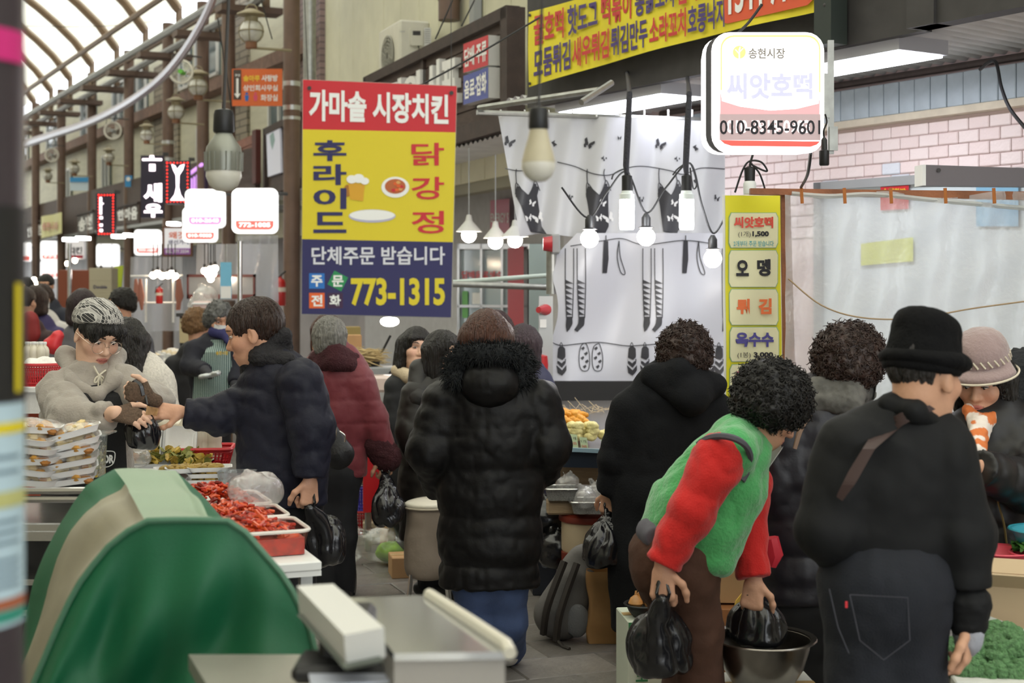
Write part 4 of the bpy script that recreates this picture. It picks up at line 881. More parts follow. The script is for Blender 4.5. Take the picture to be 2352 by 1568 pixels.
# rods, pipes and red alarm lamps left of the curtain
def pipe(lab, pix, Y, r, m=M_galv, cat='pipe', name='pipe', group=None):
    pl = Y if isinstance(Y, Plane) else front(Y, 0, pix[0][0]); m_ = MB(); wire(pl, pix, r, m_, 10); o = obj(name, m_, m); return tag(o, lab, cat, group)
m_ = MB(); m_.tube([P(1095, 258, 9.3), P(1670, 278, 9.8)], .018, 8); tag(obj('curtain_rod', m_, M_galv), 'metal pipe rod carrying the clothes curtain', 'curtain rod')
m_ = MB(); m_.tube([P(1100, 248, 9.3), P(1375, 207, 8.6)], .02, 8); m_.tube([P(1335, 235, 8.4), P(1405, 190, 8.6)], .02, 8); tag(obj('pipe_bundle', m_, M_galv), 'weathered pipes tied together above the curtain corner', 'pipe frame')
pipe('pale green pipe crossing left of the lower curtain', [(1040, 648), (1265, 632)], 10.6, .018, mat('pale_green_paint', 'b9c6bc', .5)); pipe('grey rail pipe below the pale green pipe', [(1040, 652), (1262, 660)], 10.5, .024, M_galv); pipe('upright grey pipe beside the lower curtain edge', [(1268, 560), (1268, 675)], 9.45, .04, M_galv)
t = thing('alarm_lamp', 'red alarm light on a grey box above the upright pipe', 'alarm light', P(1268, 575, 9.4)); c = P(1258, 560, 9.35); m_ = MB(); m_.box(P(1276, 560, 9.4), (.06, .08, .13), None, .01); obj('box', m_, M_grey, t, smooth=False); m_ = MB(); m_.cyl(c+V((.03, 0, 0)), c-V((.03, 0, 0)), .055, .045, 16); obj('lens', m_, mat('red_lens', 'b03038', .2, coat=.6), t)
# small notice with number
t = thing('notice_plate', 'small security lamp notice plate with blue and red bands beside the curtain', 'notice', P(1290, 620, 9.45)); pl = front(9.45, 0, 1290); flat(t, 'plate', rect(1275, 592, 1306, 632), I_white, 0, pl); flat(t, 'band', rect(1275, 592, 1306, 606), I_navy, .004, pl); letters('보안등', pl, (1278, 594, 1303, 604), I_white, t, .02, .006); letters('420', pl, (1279, 614, 1303, 625), I_blk, t, .02, .004); flat(t, 'band', rect(1275, 627, 1306, 632), I_red, .004, pl)
# ---- yellow price banner
Q = front(6.9, 4, 1730); pb = thing('price_banner', 'tall yellow price banner with five cream menu cells', 'banner', Q(1730, 965)); M_pby = mat('lemon_cloth', 'e8e020', .55); M_pbc = mat('cream_print', 'eeebc2', .55); M_pbl = mat('green_outline', '9ac08a', .55)
m_ = MB(); m_.grid(lambda u, v: Q(1659+136*u+4*v, 448+v*560, .006*math.sin(u*7+v*12)), 16, 30); obj('cloth', m_, mat('banner_white_edge', 'e9e9e0', .55), pb)
m_ = MB(); m_.grid(lambda u, v: Q(1665+127*u+4*v, 449+v*558, .003+.006*math.sin((.05+u*.92)*7+v*12)), 16, 30); obj('yellow_print', m_, M_pby, pb)
def Qs(px, py, o=0.): return Q(px, py, .004+.006*math.sin((px-1659)/136*7+(py-448)/560*12)+o)
cells = [(488, 570), (574, 660), (663, 747), (750, 831), (836, 914), (918, 1000)]
for a, b in cells:
    xo = (a-448)/560*4; m_ = MB(); pfill(rrect(1672+xo, a, 1786+xo, b, 5, 3), Qs, .003, 10, m_); obj('cell_outline', m_, M_pbl, pb); m_ = MB(); pfill(rrect(1673.5+xo, a+1.5, 1784.5+xo, b-1.5, 5, 3), Qs, .006, 10, m_); obj('cell', m_, M_pbc, pb)
I_orr = mat('menu_red', 'e0503c', .5); I_or2 = mat('menu_orange', 'f0763a', .5); I_pu = mat('menu_purple', '504a98', .5); I_pi = mat('menu_magenta', 'd8407a', .5); I_tq = mat('menu_teal', '4aa8b0', .5)
for body, r, m, b in (('씨앗호떡', (1684, 498, 1774, 524), I_orr, .045), ('(1개)', (1694, 531, 1722, 546), I_blk, .0), ('1,500', (1726, 531, 1764, 545), I_blk, .05), ('2개부터 주문 받습니다', (1683, 553, 1775, 566), I_tq, .01), ('오', (1689, 597, 1718, 634), I_blk, .045), ('뎅', (1737, 595, 1768, 634), I_blk, .045), ('튀', (1690, 686, 1720, 722), I_or2, .045), ('김', (1740, 685, 1770, 721), I_or2, .045), ('옥수수', (1688, 763, 1775, 796), I_pu, .045), ('(1봉)', (1692, 808, 1722, 823), I_blk, .0), ('3,000', (1729, 808, 1774, 822), I_blk, .05), ('떡볶이', (1690, 850, 1778, 884), I_pi, .045)):
    letters(body, Q, r, m, pb, b, .018)
# ---- timber frame with clear plastic sheet, right
TF = front(6.6, -3, 1810); tf = thing('timber_frame', 'rough brown timber frame holding the clear plastic sheet', 'frame', TF(1818, 1200)); M_tim = mat('rough_timber', '8f5a3c', .75, var=.25, vs=10, bump=.3)
m_ = MB(); ppoly(TF, [(1795, 435), (1815, 435), (1838, 1250), (1806, 1250)], .05, 0, m_); obj('post', m_, M_tim, tf, smooth=False); m_ = MB(); ppoly(TF, [(1722, 433), (2480, 442), (2480, 462), (1722, 447)], .05, .03, m_); obj('beam', m_, M_tim, tf, smooth=False); m_ = MB(); ppoly(TF, [(2420, 442), (2450, 442), (2450, 1250), (2420, 1250)], .05, 0, m_); obj('post', m_, M_tim, tf, smooth=False)
ps = thing('plastic_sheet', 'crinkled clear plastic sheet draped from the timber beam', 'plastic sheet', TF(2100, 950)); m_ = MB()
def psf(u, v): return TF(1800+u*640, 448+8*math.sin(u*14)*(1-v)+v*620, .022*math.sin(u*37+v*5)+.012*math.sin(v*29+u*17)*math.sin(u*9+v*4)+.04)
m_.grid(psf, 90, 70); obj('sheet', m_, film('clear_sheet', 'f6f7f8', .52, .4, .06, 38), ps)
m_ = MB(); wire(TF, curve_pts([(1805, 640), (1880, 700), (1970, 728), (2090, 730), (2220, 708), (2352, 690)], 6), .004, m_, off=.08); obj('cord', m_, mat('tan_cord', 'a89070', .7), ps); m_ = MB(); wire(TF, curve_pts([(1815, 446), (1900, 452), (2000, 448), (2150, 462), (2352, 480)], 6), .012, m_, off=.05); obj('top_fold', m_, film('clear_fold', 'e6e8e6', .4, .5, .15), ps)
m_ = MB()
for x in (1833, 1930, 2035, 2158, 2268): m_.tube([TF(x, 435, .1), TF(x+2, 470, .1)], .008, 6)
obj('tie', m_, mat('orange_twine', 'b06a30', .6), ps)
# grey steel rail and shop front behind the sheet
t = thing('steel_rail', 'dark grey steel rail end with a bolt in front of the pink wall', 'rail', P(2240, 425, 7.0)); RL = front(7.0, 6, 2240); m_ = MB(); ppoly(RL, [(2122, 378), (2420, 388), (2420, 428), (2122, 426)], .1, 0, m_); obj('rail', m_, mat('dark_rail', '6a6468', .5), t, smooth=False); m_ = MB(); ppoly(RL, [(2118, 378), (2126, 378), (2126, 426), (2118, 426)], .1, .004, m_); obj('end_cap', m_, M_white, t, smooth=False); flat(t, 'bolt', pell(2155, 391, 5, 5, 10), M_dark, .008, RL)
PW = FA.pl(.02); t = thing('shop_door', 'grey framed glass shop door seen through the plastic sheet', 'door', FA(-.6, .03, 0)); m_ = MB(); ppoly(PW, [(1883, 420), (2352, 385), (2352, 410), (1883, 438)], .05, .06, m_); ppoly(PW, [(1883, 420), (1900, 420), (1900, 1200), (1883, 1200)], .05, .06, m_); obj('door_frame', m_, M_grey, t, smooth=False); m_ = MB(); ppoly(PW, [(1900, 436), (2420, 405), (2420, 1180), (1900, 1180)], .02, .03, m_); obj('door_pane', m_, mat('pale_glass', 'ccd6da', .15), t, smooth=False)
flat(t, 'red_poster', [(2035, 430), (2100, 426), (2100, 480), (2035, 484)], I_red, .05, PW); letters('수예한방', PW, (2042, 433, 2096, 446), I_yel, t, .02, .06); flat(t, 'blue_poster', [(2255, 425), (2352, 418), (2352, 520), (2255, 520)], mat('print_sky', '7fb0cc', .5), .05, PW); flat(t, 'green_poster', [(1990, 560), (2110, 545), (2110, 600), (1990, 610)], mat('print_lime', 'c8d040', .5), .05, PW)
cb = MB(); cb.tube([P(*q) for q in curve_pts([(2250, 160, 8), (2285, 140, 7.9), (2300, 200, 7.8), (2320, 250, 7.7), (2360, 300, 7.6)], 6)], .01, 6); tag(obj('black_cable', cb, M_black), 'black cable looping down from the grey boards', 'cable')
cb = MB(); cb.tube([P(*q) for q in curve_pts([(1862, 352, 5.9), (1855, 400, 6.1), (1840, 430, 6.5)], 6)], .007, 6); tag(obj('black_cable', cb, M_black), 'short black cable below the lightbox sign', 'cable')
# ---- near left pole with poster and tape
pp = thing('street_pole', 'dark painted pole with poster at the left edge close to the camera', 'pole', GR(-110, 1.5)); c = GR(-110, 1.5); r_ = 158*1.5/FPX
m_ = MB(); m_.cyl(c, c+V((0, 0, 3)), r_, r_, 40); obj('shaft', m_, mat('dark_pole_paint', '3a3238', .35, var=.1), pp)
def wrapp(name, y0, y1, a0, a1, m, o=.002):
    m_ = MB(); z0 = P(0, y1, 1.45).z; z1 = P(0, y0, 1.45).z
    m_.grid(lambda u, v: c+V(((r_+o)*math.cos(math.radians(a0+(a1-a0)*u)), -(r_+o)*math.sin(math.radians(a0+(a1-a0)*u)), z0+(z1-z0)*v)), 14, 1); obj(name, m_, m, pp)
wrapp('poster', 930, 1450, -5, 70, mat('pale_blue_poster', 'b4ccd8', .5)); wrapp('poster_band', 975, 1000, -5, 70, I_yel, .003); wrapp('poster_band', 1135, 1172, -5, 70, mat('print_dull_yellow', 'b8b878', .5), .003); wrapp('poster_band', 1385, 1410, -5, 70, mat('print_rust', 'a05a3c', .5), .003); wrapp('poster_band', 1412, 1440, -5, 70, mat('print_teal', '2f8a78', .5), .003)
for k, y in enumerate((1050, 1085, 1200, 1225, 1250, 1290, 1310, 1330, 1350)): wrapp('poster_line', y, y+9, 8, 60, mat('print_slate', '6a7f90', .5), .003)
wrapp('black_wrap', 470, 925, -5, 120, M_black, .004); wrapp('pink_tape', 57, 132, 0, 38, mat('pink_tape', 'd0287c', .4), .003); wrapp('yellow_sticker', 650, 905, 10, 17, I_yel, .006)
m_ = MB(); q = GR(48, 1.62); m_.cyl(q+V((0, 0, 1.5)), q+V((0, 0, 1.95)), .006, .006, 10); obj('highlight_rod', m_, M_steel, pp)  # steel rod put in for the blurred bright highlight strip beside the pole
# ================================================================ PEOPLE
def rotm(yaw, pitch=0, roll=0):
    """columns right-hand x, forward y, up z; yaw 0 faces the camera, 90 faces image right, 180 away; pitch>0 looks down"""
    a = math.radians(yaw); f = V((math.sin(a), -math.cos(a), 0)); u = V((0, 0, 1)); r = f.cross(u)
    p = math.radians(pitch); f2 = f*math.cos(p)-u*math.sin(p); u2 = u*math.cos(p)+f*math.sin(p)
    q = math.radians(roll); r2 = r*math.cos(q)+u2*math.sin(q); u3 = u2*math.cos(q)-r*math.sin(q)
    return np.array(Matrix((r2, f2, u3)).transposed(), np.float32)
C_skin = {'fair': 'dcb39a', 'tan': 'c9997e', 'mid': 'cf9f82', 'old': 'c99a7e'}
M_skin = mat('skin', 'cf9f82', .5, attr=True, bump=.12, bs=90, spec=.35)
def hairmat(n, c, st=(30, 30, 3)): return mat(n, c, .42, var=.35, vs=4, bump=.9, bs=5, stretch=st, bd=.02)
H_black = hairmat('hair_black', '17130f'); H_brown = hairmat('hair_dark_brown', '2f1d15'); H_grey = hairmat('hair_grey', '77756f'); H_wine = hairmat('hair_wine', '2c1c22'); H_auburn = hairmat('hair_auburn', '4a2a1c'); H_perm = mat('hair_perm_black', '14110f', .5, var=.3, vs=40); H_permb = mat('hair_perm_brown', '33211a', .5, var=.35, vs=40); H_tan = hairmat('hair_tan', '7a5a38')
M_eyew = mat('eye_white', 'e6e0d8', .25); M_iris = mat('iris_dark', '1a1210', .15); M_mask = mat('mask_white', 'e4e6e6', .7); M_metal = mat('glasses_metal', 'c8b8a8', .25, 1)
class Fig:
    def __init__(s, label, px, Y, skin='mid', group=None):
        s.Y = Y; s.u = Y/FPX; s.base = GR(px, Y); s.root = thing('person', label, 'person', s.base, group); s.core = []; s.pieces = []; s.skin = np.array(hx(C_skin[skin])); s.st = None
    def p(s, px, py, dy=0.): return np.array(P(px, py, s.Y+dy), np.float32)
    # -- head ---------------------------------------------------------------
    def head(s, px, py, yaw=0, pitch=0, roll=0, H=.225, dy=0., res=.0042, neck=None, old=0., eyes=True, brow=True):
        k = H/.225; c = s.p(px, py, dy); R = rotm(yaw, pitch, roll); s.hc, s.hR, s.hk = c, R, k
        def L(x, y, z): return c+R @ np.array((x, y, z), np.float32)*k
        s.L = L; E = lambda x, y, z, r, kk=.02, sub=False: ell(L(x, y, z), np.array(r)*k, R, kk*k, sub)
        pr = [E(0, -.012, .035, (.074, .094, .082)), E(0, .012, -.03, (.06, .075, .082), .03), E(0, .05, -.085, (.032, .032, .026), .03), E(0, .03, -.06, (.052, .055, .045), .02),
              E(.043, .052, -.018, (.026, .028, .026), .02), E(-.043, .052, -.018, (.026, .028, .026), .02), E(0, .074, .04, (.05, .02, .02), .02),
              cone(L(0, .082, .012), L(0, .102, -.022), .008*k, .0125*k, k=.012*k), E(.012, .09, -.026, (.009, .01, .008), .008), E(-.012, .09, -.026, (.009, .01, .008), .008),
              E(.031, .098, .014, (.017, .02, .011), .014, True), E(-.031, .098, .014, (.017, .02, .011), .014, True),
              E(0, .083, -.053, (.021, .014, .0065), .006), E(0, .082, -.064, (.018, .014, .0065), .006)]
        for sx in (-1, 1):
            ear = Matrix.Rotation(math.radians(-25*sx), 3, 'Z'); Re = R @ np.array(ear, np.float32)
            pr += [ell(L(sx*.078, -.008, -.002), np.array((.010, .020, .033))*k, Re, .008*k), ell(L(sx*.089, .002, .002), np.array((.008, .011, .02))*k, Re, .006*k, True)]
        nb = neck if neck is not None else L(0, -.015, -.16)
        pr.append(cone(L(0, -.03, -.05), nb, .05*k, .055*k, k=.03))
        v, q = nets(pr, res); loc = (v-c) @ R/k
        col = np.tile(s.skin, (len(v), 1)); n3 = vnoise(v*30)[:, None]*.04; col = col*(1+n3)
        cheek = np.exp(-(((np.abs(loc[:, 0])-.042)/.028)**2+((loc[:, 1]-.06)/.05)**2+((loc[:, 2]+.022)/.028)**2)); col = col*(1-cheek[:, None]*np.array((.0, .12, .12)))
        lip = (np.abs(loc[:, 0]) < .024*(1-((loc[:, 2]+.0585)/.014)**2).clip(0, 1)) & (np.abs(loc[:, 2]+.0585) < .011) & (loc[:, 1] > .07); col[lip] = np.array(hx('bd756a'))
        mline = (np.abs(loc[:, 2]+.0585) < .0016) & lip; col[mline] = np.array(hx('7a3c38'))
        if brow:
            bz = .034+.006*(1-((np.abs(loc[:, 0])-.034)/.022)**2); br = (np.abs(loc[:, 2]-bz) < .0038) & (np.abs(np.abs(loc[:, 0])-.034) < .020) & (loc[:, 1] > .04); col[br] = np.array(hx('352620'))
        s.pieces.append((v, q, col))
        if eyes:
            for sx in (-1, 1):
                m_ = MB(); m_.ball(L(sx*.031, .0745, .0135), [.0125*k, .0125*k, .0062*k], 12, Matrix(R.tolist())); e = obj('eye', m_, M_eyew, s.root)
                m_ = MB(); m_.ball(L(sx*.031+.001, .0845, .0112), [.005*k, .003*k, .0046*k], 10, Matrix(R.tolist())); obj('iris', m_, M_iris, e)
                m_ = MB(); m_.tube([L(sx*(.031+t*.0155), .0865-.010*t*t-(.002 if abs(t) > .8 else 0), .0172-.006*t*t) for t in (-1, -.5, 0, .5, 1)], [.0008*k, .0018*k, .0022*k, .0018*k, .0008*k], 5); obj('eyelid', m_, mat('lash_dark', '2a1a16', .5), e)
        return s
    def hair(s, kind, m, t=.014, h=.006, extra=(), curls=0, seed=1, face=True, low=-.05, rough=.0):
        L, R, k = s.L, s.hR, s.hk; E = lambda x, y, z, r, kk=.02, sub=False: ell(L(x, y, z), np.array(r)*k, R, kk*k, sub)
        if kind == 'short': pr = [E(0, -.016, .038, (.076+t*.6, .096+t, .084+t))]
        elif kind == 'perm': pr = [E(0, -.02, .045, (.085+t, .098+t, .085+t)), E(.05, -.03, 0, (.05+t*.6, .06, .05), .03), E(-.05, -.03, 0, (.05+t*.6, .06, .05), .03), E(0, -.075, -.02, (.07, .045, .06), .03)]
        else: pr = [E(0, -.016, .04, (.082+t*.6, .1+t, .086+t))]
        if kind in ('bob', 'long'):
            z = -.10 if kind == 'bob' else -.17
            for sx in (-1, 1): pr += [cone(L(sx*.072, .0, .04), L(sx*.082, .002, z), .032*k, .028*k, k=.04), cone(L(sx*.06, -.05, .02), L(sx*.065, -.055, z), .05*k, .045*k, k=.04)]
            pr.append(cone(L(0, -.07, .02), L(0, -.075, z), .06*k, .055*k, k=.04))
        pr += list(extra)
        if face: pr.append(E(0, .115, -.045, (.066, .085, .098) if kind in ('short', 'perm') else (.07, .095, .108), .012, True))
        if kind in ('short', 'perm'):
            if kind == 'short':
                for sx in (-1, 1): pr.append(E(sx*.085, .012, -.03, (.03, .03, .05), .012, True))
            dn = -R[:, 2]*.92-R[:, 1]*(-.38); pr.append(half(L(0, -.05, low), dn/np.linalg.norm(dn), .01))
        v, q = nets(pr, h*k)
        nn = normals(v, q); loc = (v-s.hc) @ R/k
        if kind == 'perm': v = v+nn*((np.abs(vnoise(loc*48+seed*3))*.016+vnoise(loc*110+seed)*.004)*k)[:, None]
        else:
            a = np.arctan2(loc[:, 0], -loc[:, 1]+.0)*3.5; st = vnoise(np.stack([a*2.2+seed, loc[:, 2]*5, loc[:, 1]*8], 1)*2.5); v = v+nn*((st*.0045+vnoise(loc*25+seed)*.003+rough*vnoise(loc*60))*k)[:, None]
        ho = put('hair', np_mesh('hair', v, q, m), s.root)
        if curls:
            r = np.random.default_rng(seed); idx = r.choice(len(v), curls); m_ = MB()
            for i in idx:
                b = V(v[i]); n = V(nn[i]); tt = n.orthogonal().normalized(); tt.rotate(Matrix.Rotation(r.random()*6.28, 3, n)); w2 = n.cross(tt); rad = (.004+.005*r.random())*k; ln = (.008+.014*r.random())*k; ph = r.random()*6.28
                m_.tube([b+n*(ln*(j/5)-.004)+tt*(math.cos(ph+j*1.25)*rad)+w2*(math.sin(ph+j*1.25)*rad) for j in range(6)], [.0024*k, .0026*k, .0024*k, .002*k, .0016*k, .0008*k], 4)
            me = mesh_of(m_, m, True, 'curls', None); put('curls', me, ho)
        return ho
    # -- body / clothes -----------------------------------------------------------
    def torso(s, st, ratio=.62, k=.05):
        """stations (px, py, half-width px, [dy]) from neck to hem"""
        s.st = [(x[0], x[1], x[2], (x[3] if len(x) > 3 else 0.)) for x in st]; s.ratio = ratio; o = []
        for a, b in zip(s.st[:-1], s.st[1:]): o.append(cone(s.p(a[0], a[1], a[3]), s.p(b[0], b[1], b[3]), a[2]*s.u, b[2]*s.u, ((0, 1, 0), ratio), k))
        s.core += [dict(q, ra=q['ra']*.55, rb=q['rb']*.5) for q in o]; return o
    def limb(s, pts, r, k=.03, cap='b', quilt=None):
        P_ = [s.p(*p) for p in pts]; n = len(P_)-1
        o = [cone(P_[i], P_[i+1], r[i], r[i+1], None, k, quilt, cap if i == n-1 else None) for i in range(n)]
        s.core += [dict(q, ra=q['ra']*.42, rb=q['rb']*.42, cap=None, quilt=None) for q in o]; return o
    def surf(s, px, py, off=0., extra=1.0):
        """front surface of the torso (towards the camera) under a pixel"""
        st = s.st
        for a, b in zip(st[:-1], st[1:]):
            if py <= b[1] or b is st[-1]:
                t = min(max((py-a[1])/(b[1]-a[1]), 0), 1.6); cx = a[0]+(b[0]-a[0])*t; hw = (a[2]+(b[2]-a[2])*t)*extra; dy = a[3]+(b[3]-a[3])*t; break
        e = 1-((px-cx)/hw)**2; return P(px, py, s.Y+dy-hw*s.u*s.ratio*math.sqrt(max(e, .0))-off)
    def cloth(s, name, prims, m, h=.011, wr=.004, wf=9., ws=None, cut=None, label=None, col=None, fold=None):
        pr = list(prims)
        if cut is not None: pr.append(half((0, 0, s.p(0, cut)[2]), (0, 0, -1), .008))
        v, q = nets(pr, h); nn = normals(v, q)
        ww = np.array(ws or (1, 1, 1.5)); d = 1.5*np.abs(vnoise(v*wf*ww+3))+.8*np.abs(vnoise(v*wf*2.1*ww[::-1]+9))+.3*vnoise(v*wf*5+1)-.55
        if fold: d = d*.7+fold(v)
        v = v+nn*(d*wr)[:, None]
        return put(name, np_mesh(name, v, q, m, col(v) if col else None), s.root, label=label)
    def hand(s, w, tip, nrm, side=1, curl=.4, spread=.1, thumb=.5, size=1., res=.0036, glove=None):
        """w wrist, tip point the knuckles aim at, nrm back-of-hand normal; side +1/-1 puts the thumb on either side"""
        w = np.array(w, float); d = np.array(tip, float)-w; d /= np.linalg.norm(d); n = np.array(nrm, float); n -= d*(n @ d); n /= np.linalg.norm(n); x = np.cross(n, d)*side; z = size
        Rm = lambda a, v, ax: v*math.cos(a)+np.cross(ax, v)*math.sin(a)+ax*(ax @ v)*(1-math.cos(a))
        pr = [cone(w-d*.03*z, w+d*.025*z, .025*z, .026*z, (n, .75), .012), cone(w+d*.02*z-x*.012*z, w+d*.082*z-x*.026*z, .021*z, .014*z, (n, .62), .012), cone(w+d*.02*z+x*.012*z, w+d*.085*z+x*.024*z, .023*z, .015*z, (n, .62), .012), cone(w+d*.03*z, w+d*.085*z, .022*z, .017*z, (n, .62), .014)]
        ax = np.cross(d, n); ax /= np.linalg.norm(ax); gl = []
        for i, (o, ln) in enumerate(((.029, .072), (.010, .08), (-.010, .074), (-.028, .058))):
            b = w+(d*(.088-.004*abs(i-1))+x*o)*z; dd = d+x*(o*spread*9); dd /= np.linalg.norm(dd); a = curl*(1+.08*i)
            for j, (f, r0, r1) in enumerate(((.45, .0092, .0086), (.3, .0086, .008), (.25, .008, .0068))):
                dd = Rm(-a*(.75 if j == 0 else 1.05), dd, ax); e = b+dd*ln*f*z; pr.append(cone(b, e, r0*z, r1*z, None, .006)); b = e
        b = w+(d*.025+x*.03)*z; dd = d*.62+x*.72-n*.25*thumb; dd /= np.linalg.norm(dd)
        for f, r0, r1 in ((.038, .0135, .0105), (.03, .0105, .0098), (.026, .0098, .008)):
            e = b+dd*f*z; pr.append(cone(b, e, r0*z, r1*z, None, .01)); b = e; dd = dd*.8+d*.5*(1-.2*thumb)-x*.35*thumb-n*.35*thumb; dd /= np.linalg.norm(dd)
        v, q = nets(pr, res*max(1, z)); col = np.tile(s.skin, (len(v), 1))*(1+vnoise(v*40)[:, None]*.07)
        s.pieces.append((v, q, col))
        if glove is not None:
            g = [dict(p_, ra=p_['ra']+.003, rb=p_['rb']+.003) for p_ in pr[:4]]
            for i in range(4): g.append(dict(pr[4+i*3], ra=.0115*z, rb=.011*z, cap='b'))
            g.append(dict(pr[16], ra=.016*z, rb=.0135*z, cap='b')); v, q = nets(g, res); put('glove', np_mesh('glove', v, q, glove, None), s.root)
        return w+d*.1*z
    def legs(s, hipL, hipR, kL, kR, fL, fR, r=(.1, .075, .06), m=None, name='trousers', yaw=180, shoe=None, h=.013, hipc=None, wr=.005, shoes=True):
        """hips/knees in pixels, feet (px, dy) on the ground"""
        pr = []; a = math.radians(yaw); f = V((math.sin(a), -math.cos(a), 0))
        for hp, kn, ft in ((hipL, kL, fL), (hipR, kR, fR)):
            g = GR(ft[0], s.Y+ft[1]); A, B, C = s.p(*hp), s.p(*kn), np.array(g+V((0, 0, .07)), np.float32)
            o = [cone(A, B, r[0], r[1], None, .03), cone(B, C, r[1], r[2], None, .03)]; pr += o; s.core += [dict(q, ra=q['ra']*.4, rb=q['rb']*.4) for q in o]
            if shoes:
                sh = [cone(g+V((0, 0, .045))-f*.05, g+V((0, 0, .04))+f*.13, .045, .04, ((0, 0, 1), .9), .02), cone(g+V((0, 0, .06)), g+V((0, 0, .11)), .045, .045, None, .03), half((0, 0, 0), (0, 0, -1), .006)]
                v, q = nets(sh, .009); put('shoe', np_mesh('shoe', v, q, shoe or M_black), s.root)
        mid = (s.p(*hipL)+s.p(*hipR))/2; pr.append(ell(mid, (abs(hipR[0]-hipL[0])*s.u*.5+r[0]*.95, r[0]*1.25, r[0]*1.3), None, .05)); s.cloth(name, pr, m, h, wr, 8.)
    def finish(s):
        v, q = nets([dict(c) for c in s.core], .03) if s.core else (np.zeros((0, 3)), np.zeros((0, 4), int)); col = np.tile(s.skin, (len(v), 1)); VV, QQ, CC = [v], [q], [col]; n = len(v)
        for a, b, c in s.pieces: VV.append(a); QQ.append(b+n); CC.append(c); n += len(a)
        put('body', np_mesh('body', np.concatenate(VV), np.concatenate(QQ), M_skin, np.concatenate(CC)), s.root); return s
def fuzz(base_v, base_n, m, parent, name, n=800, ln=.03, r=.0012, seed=0, droop=.3):
    """short fur strands on a surface"""
    rg = np.random.default_rng(seed); m_ = MB()
    for i in rg.choice(len(base_v), n):
        b = V(base_v[i]); nn = V(base_n[i])+V(rg.normal(0, .35, 3)); nn.normalize(); l = ln*(.5+rg.random()*.7); m_.tube([b-nn*.004, b+nn*l*.55, b+nn*l+V((0, 0, -droop*l))], [r*1.6, r*1.2, r*.3], 3)
    put(name, mesh_of(m_, m, True, name, None), parent)
def carry_bag(label, px, py, Y, w_, h_, hand, m, d_=.12, seed=0, group=None, tip=None, res=.009, knot=False):
    """thin plastic carrier bag hanging from a hand point; px,py centre of the bag body, w_,h_ full size in px"""
    u = Y/FPX; c = np.array(P(px, py, Y), np.float32); hw, hh = w_*u/2, h_*u/2; t = thing('carrier_bag', label, 'bag', V(c)-V((0, 0, hh)), group); hand = np.array(hand, np.float32)
    top = c+np.array((0, 0, hh*.55), np.float32)
    Z = lambda z: c+np.array((0, 0, hh*z), np.float32)
    fl = ((0, 1, 0), min(1.2, d_/hw)); pr = [cone(Z(-.62), Z(-.3), hw*.95, hw*.88, fl, .05), cone(Z(-.3), hand-np.array((0, 0, .045), np.float32), hw*.86, .02, fl, .04), half(Z(-.97), (.08*math.sin(seed), 0, -1), .02)]
    v, q = nets(pr, res*.8); nn = normals(v, q); a = np.arctan2(v[:, 0]-c[0], (v[:, 1]-c[1])*1.5); z = (v[:, 2]-c[2])/hh
    pl_ = (np.abs(np.sin(a*5+seed+vnoise(v*5+seed)*2.2))-.5)*np.clip(z*.5+.6, .15, 1.0)*.024+(np.abs(vnoise(v*np.array((16, 16, 7))+seed))-.3)*.022+vnoise(v*34+seed)*.004
    v = v+nn*(pl_*np.clip((hand[2]-v[:, 2])/.12, .1, 1))[:, None]; put('bag_body', np_mesh('bag_body', v, q, m), t)
    m_ = MB()
    for sx in (-1, 1):
        a0 = V(hand)+V((sx*hw*.12, 0, -.055)); m_.tube([a0, V(hand)+V((sx*.02, -.012, -.02)), V(hand)+V((sx*.012, 0, .012)), V(hand)+V((sx*.02, .02, -.02)), a0+V((0, .02, 0))], .006, 6)
    obj('handle', m_, m, t); return t
M_bagk = mat('black_polythene', '16161a', .22, bump=.35, bs=16, spec=.6, coat=.2)
UP = np.array((0, 0, 1.)); CAMN = np.array((0, -1., 0)); AWAY = -CAMN; LEFT = np.array((-1., 0, 0)); RIGHT = -LEFT
# ---- navy jacket man (profile, paying)
C_navy = mat('navy_quilted_nylon', '1a1b29', .6, bump=.25, bs=40, spec=.25); C_dfur = mat('dark_fur', '17151a', .8, bump=.8, bs=90)
f = Fig('man in a dark navy quilted jacket reaching out to pay the vendor', 640, 5.6, 'tan'); f.head(585, 768, -92, 16, 0, .245, neck=f.p(618, 850))
f.hair('short', H_brown, .012, .005, low=-.045)
T = f.torso([(622, 842, 42), (640, 885, 84), (645, 960, 97), (650, 1060, 98), (655, 1150, 97)], .95)
A = f.limb([(596, 905, .02), (508, 955, -.02), (424, 948, -.05)], (.088, .072, .055), quilt=(.055, .008)); B = f.limb([(690, 880, -.17), (716, 985, -.2), (712, 1097, -.22)], (.092, .084, .062))
hexq = lambda v: 1.1*np.abs(np.sin(v[:, 2]*42+.6*np.sin(v[:, 0]*50)))
f.cloth('jacket', T+A+B, C_navy, .008, .0065, 9, cut=1156, fold=lambda v: np.abs(np.sin(v[:, 2]*36+.9*np.sin(v[:, 0]*45+v[:, 1]*45)))*.9-.4)
col = [cone(f.p(588, 818, -.06), f.p(650, 770, -.02), .03, .03, None, .02), cone(f.p(575, 835, 0), f.p(640, 800, .1), .04, .04, None, .03), cone(f.p(648, 775), f.p(655, 850), .035, .045, None, .03), cone(f.p(578, 830), f.p(572, 880), .03, .03, None, .03), cone(f.p(600, 822, -.08), f.p(655, 830, -.07), .035, .04, None, .03)]
f.cloth('collar', col, C_dfur, .008, .004, 40)
m_ = MB(); m_.tube([f.surf(572, 850, .03), f.surf(563, 950, .012), f.surf(562, 1150, .012)], .006, 6); obj('zip', m_, M_black, f.root)
m_ = MB(); m_.box(V(f.p(680, 1075, -.24)), (.006, .004, .03)); obj('zip_pull', m_, M_steel, f.root)
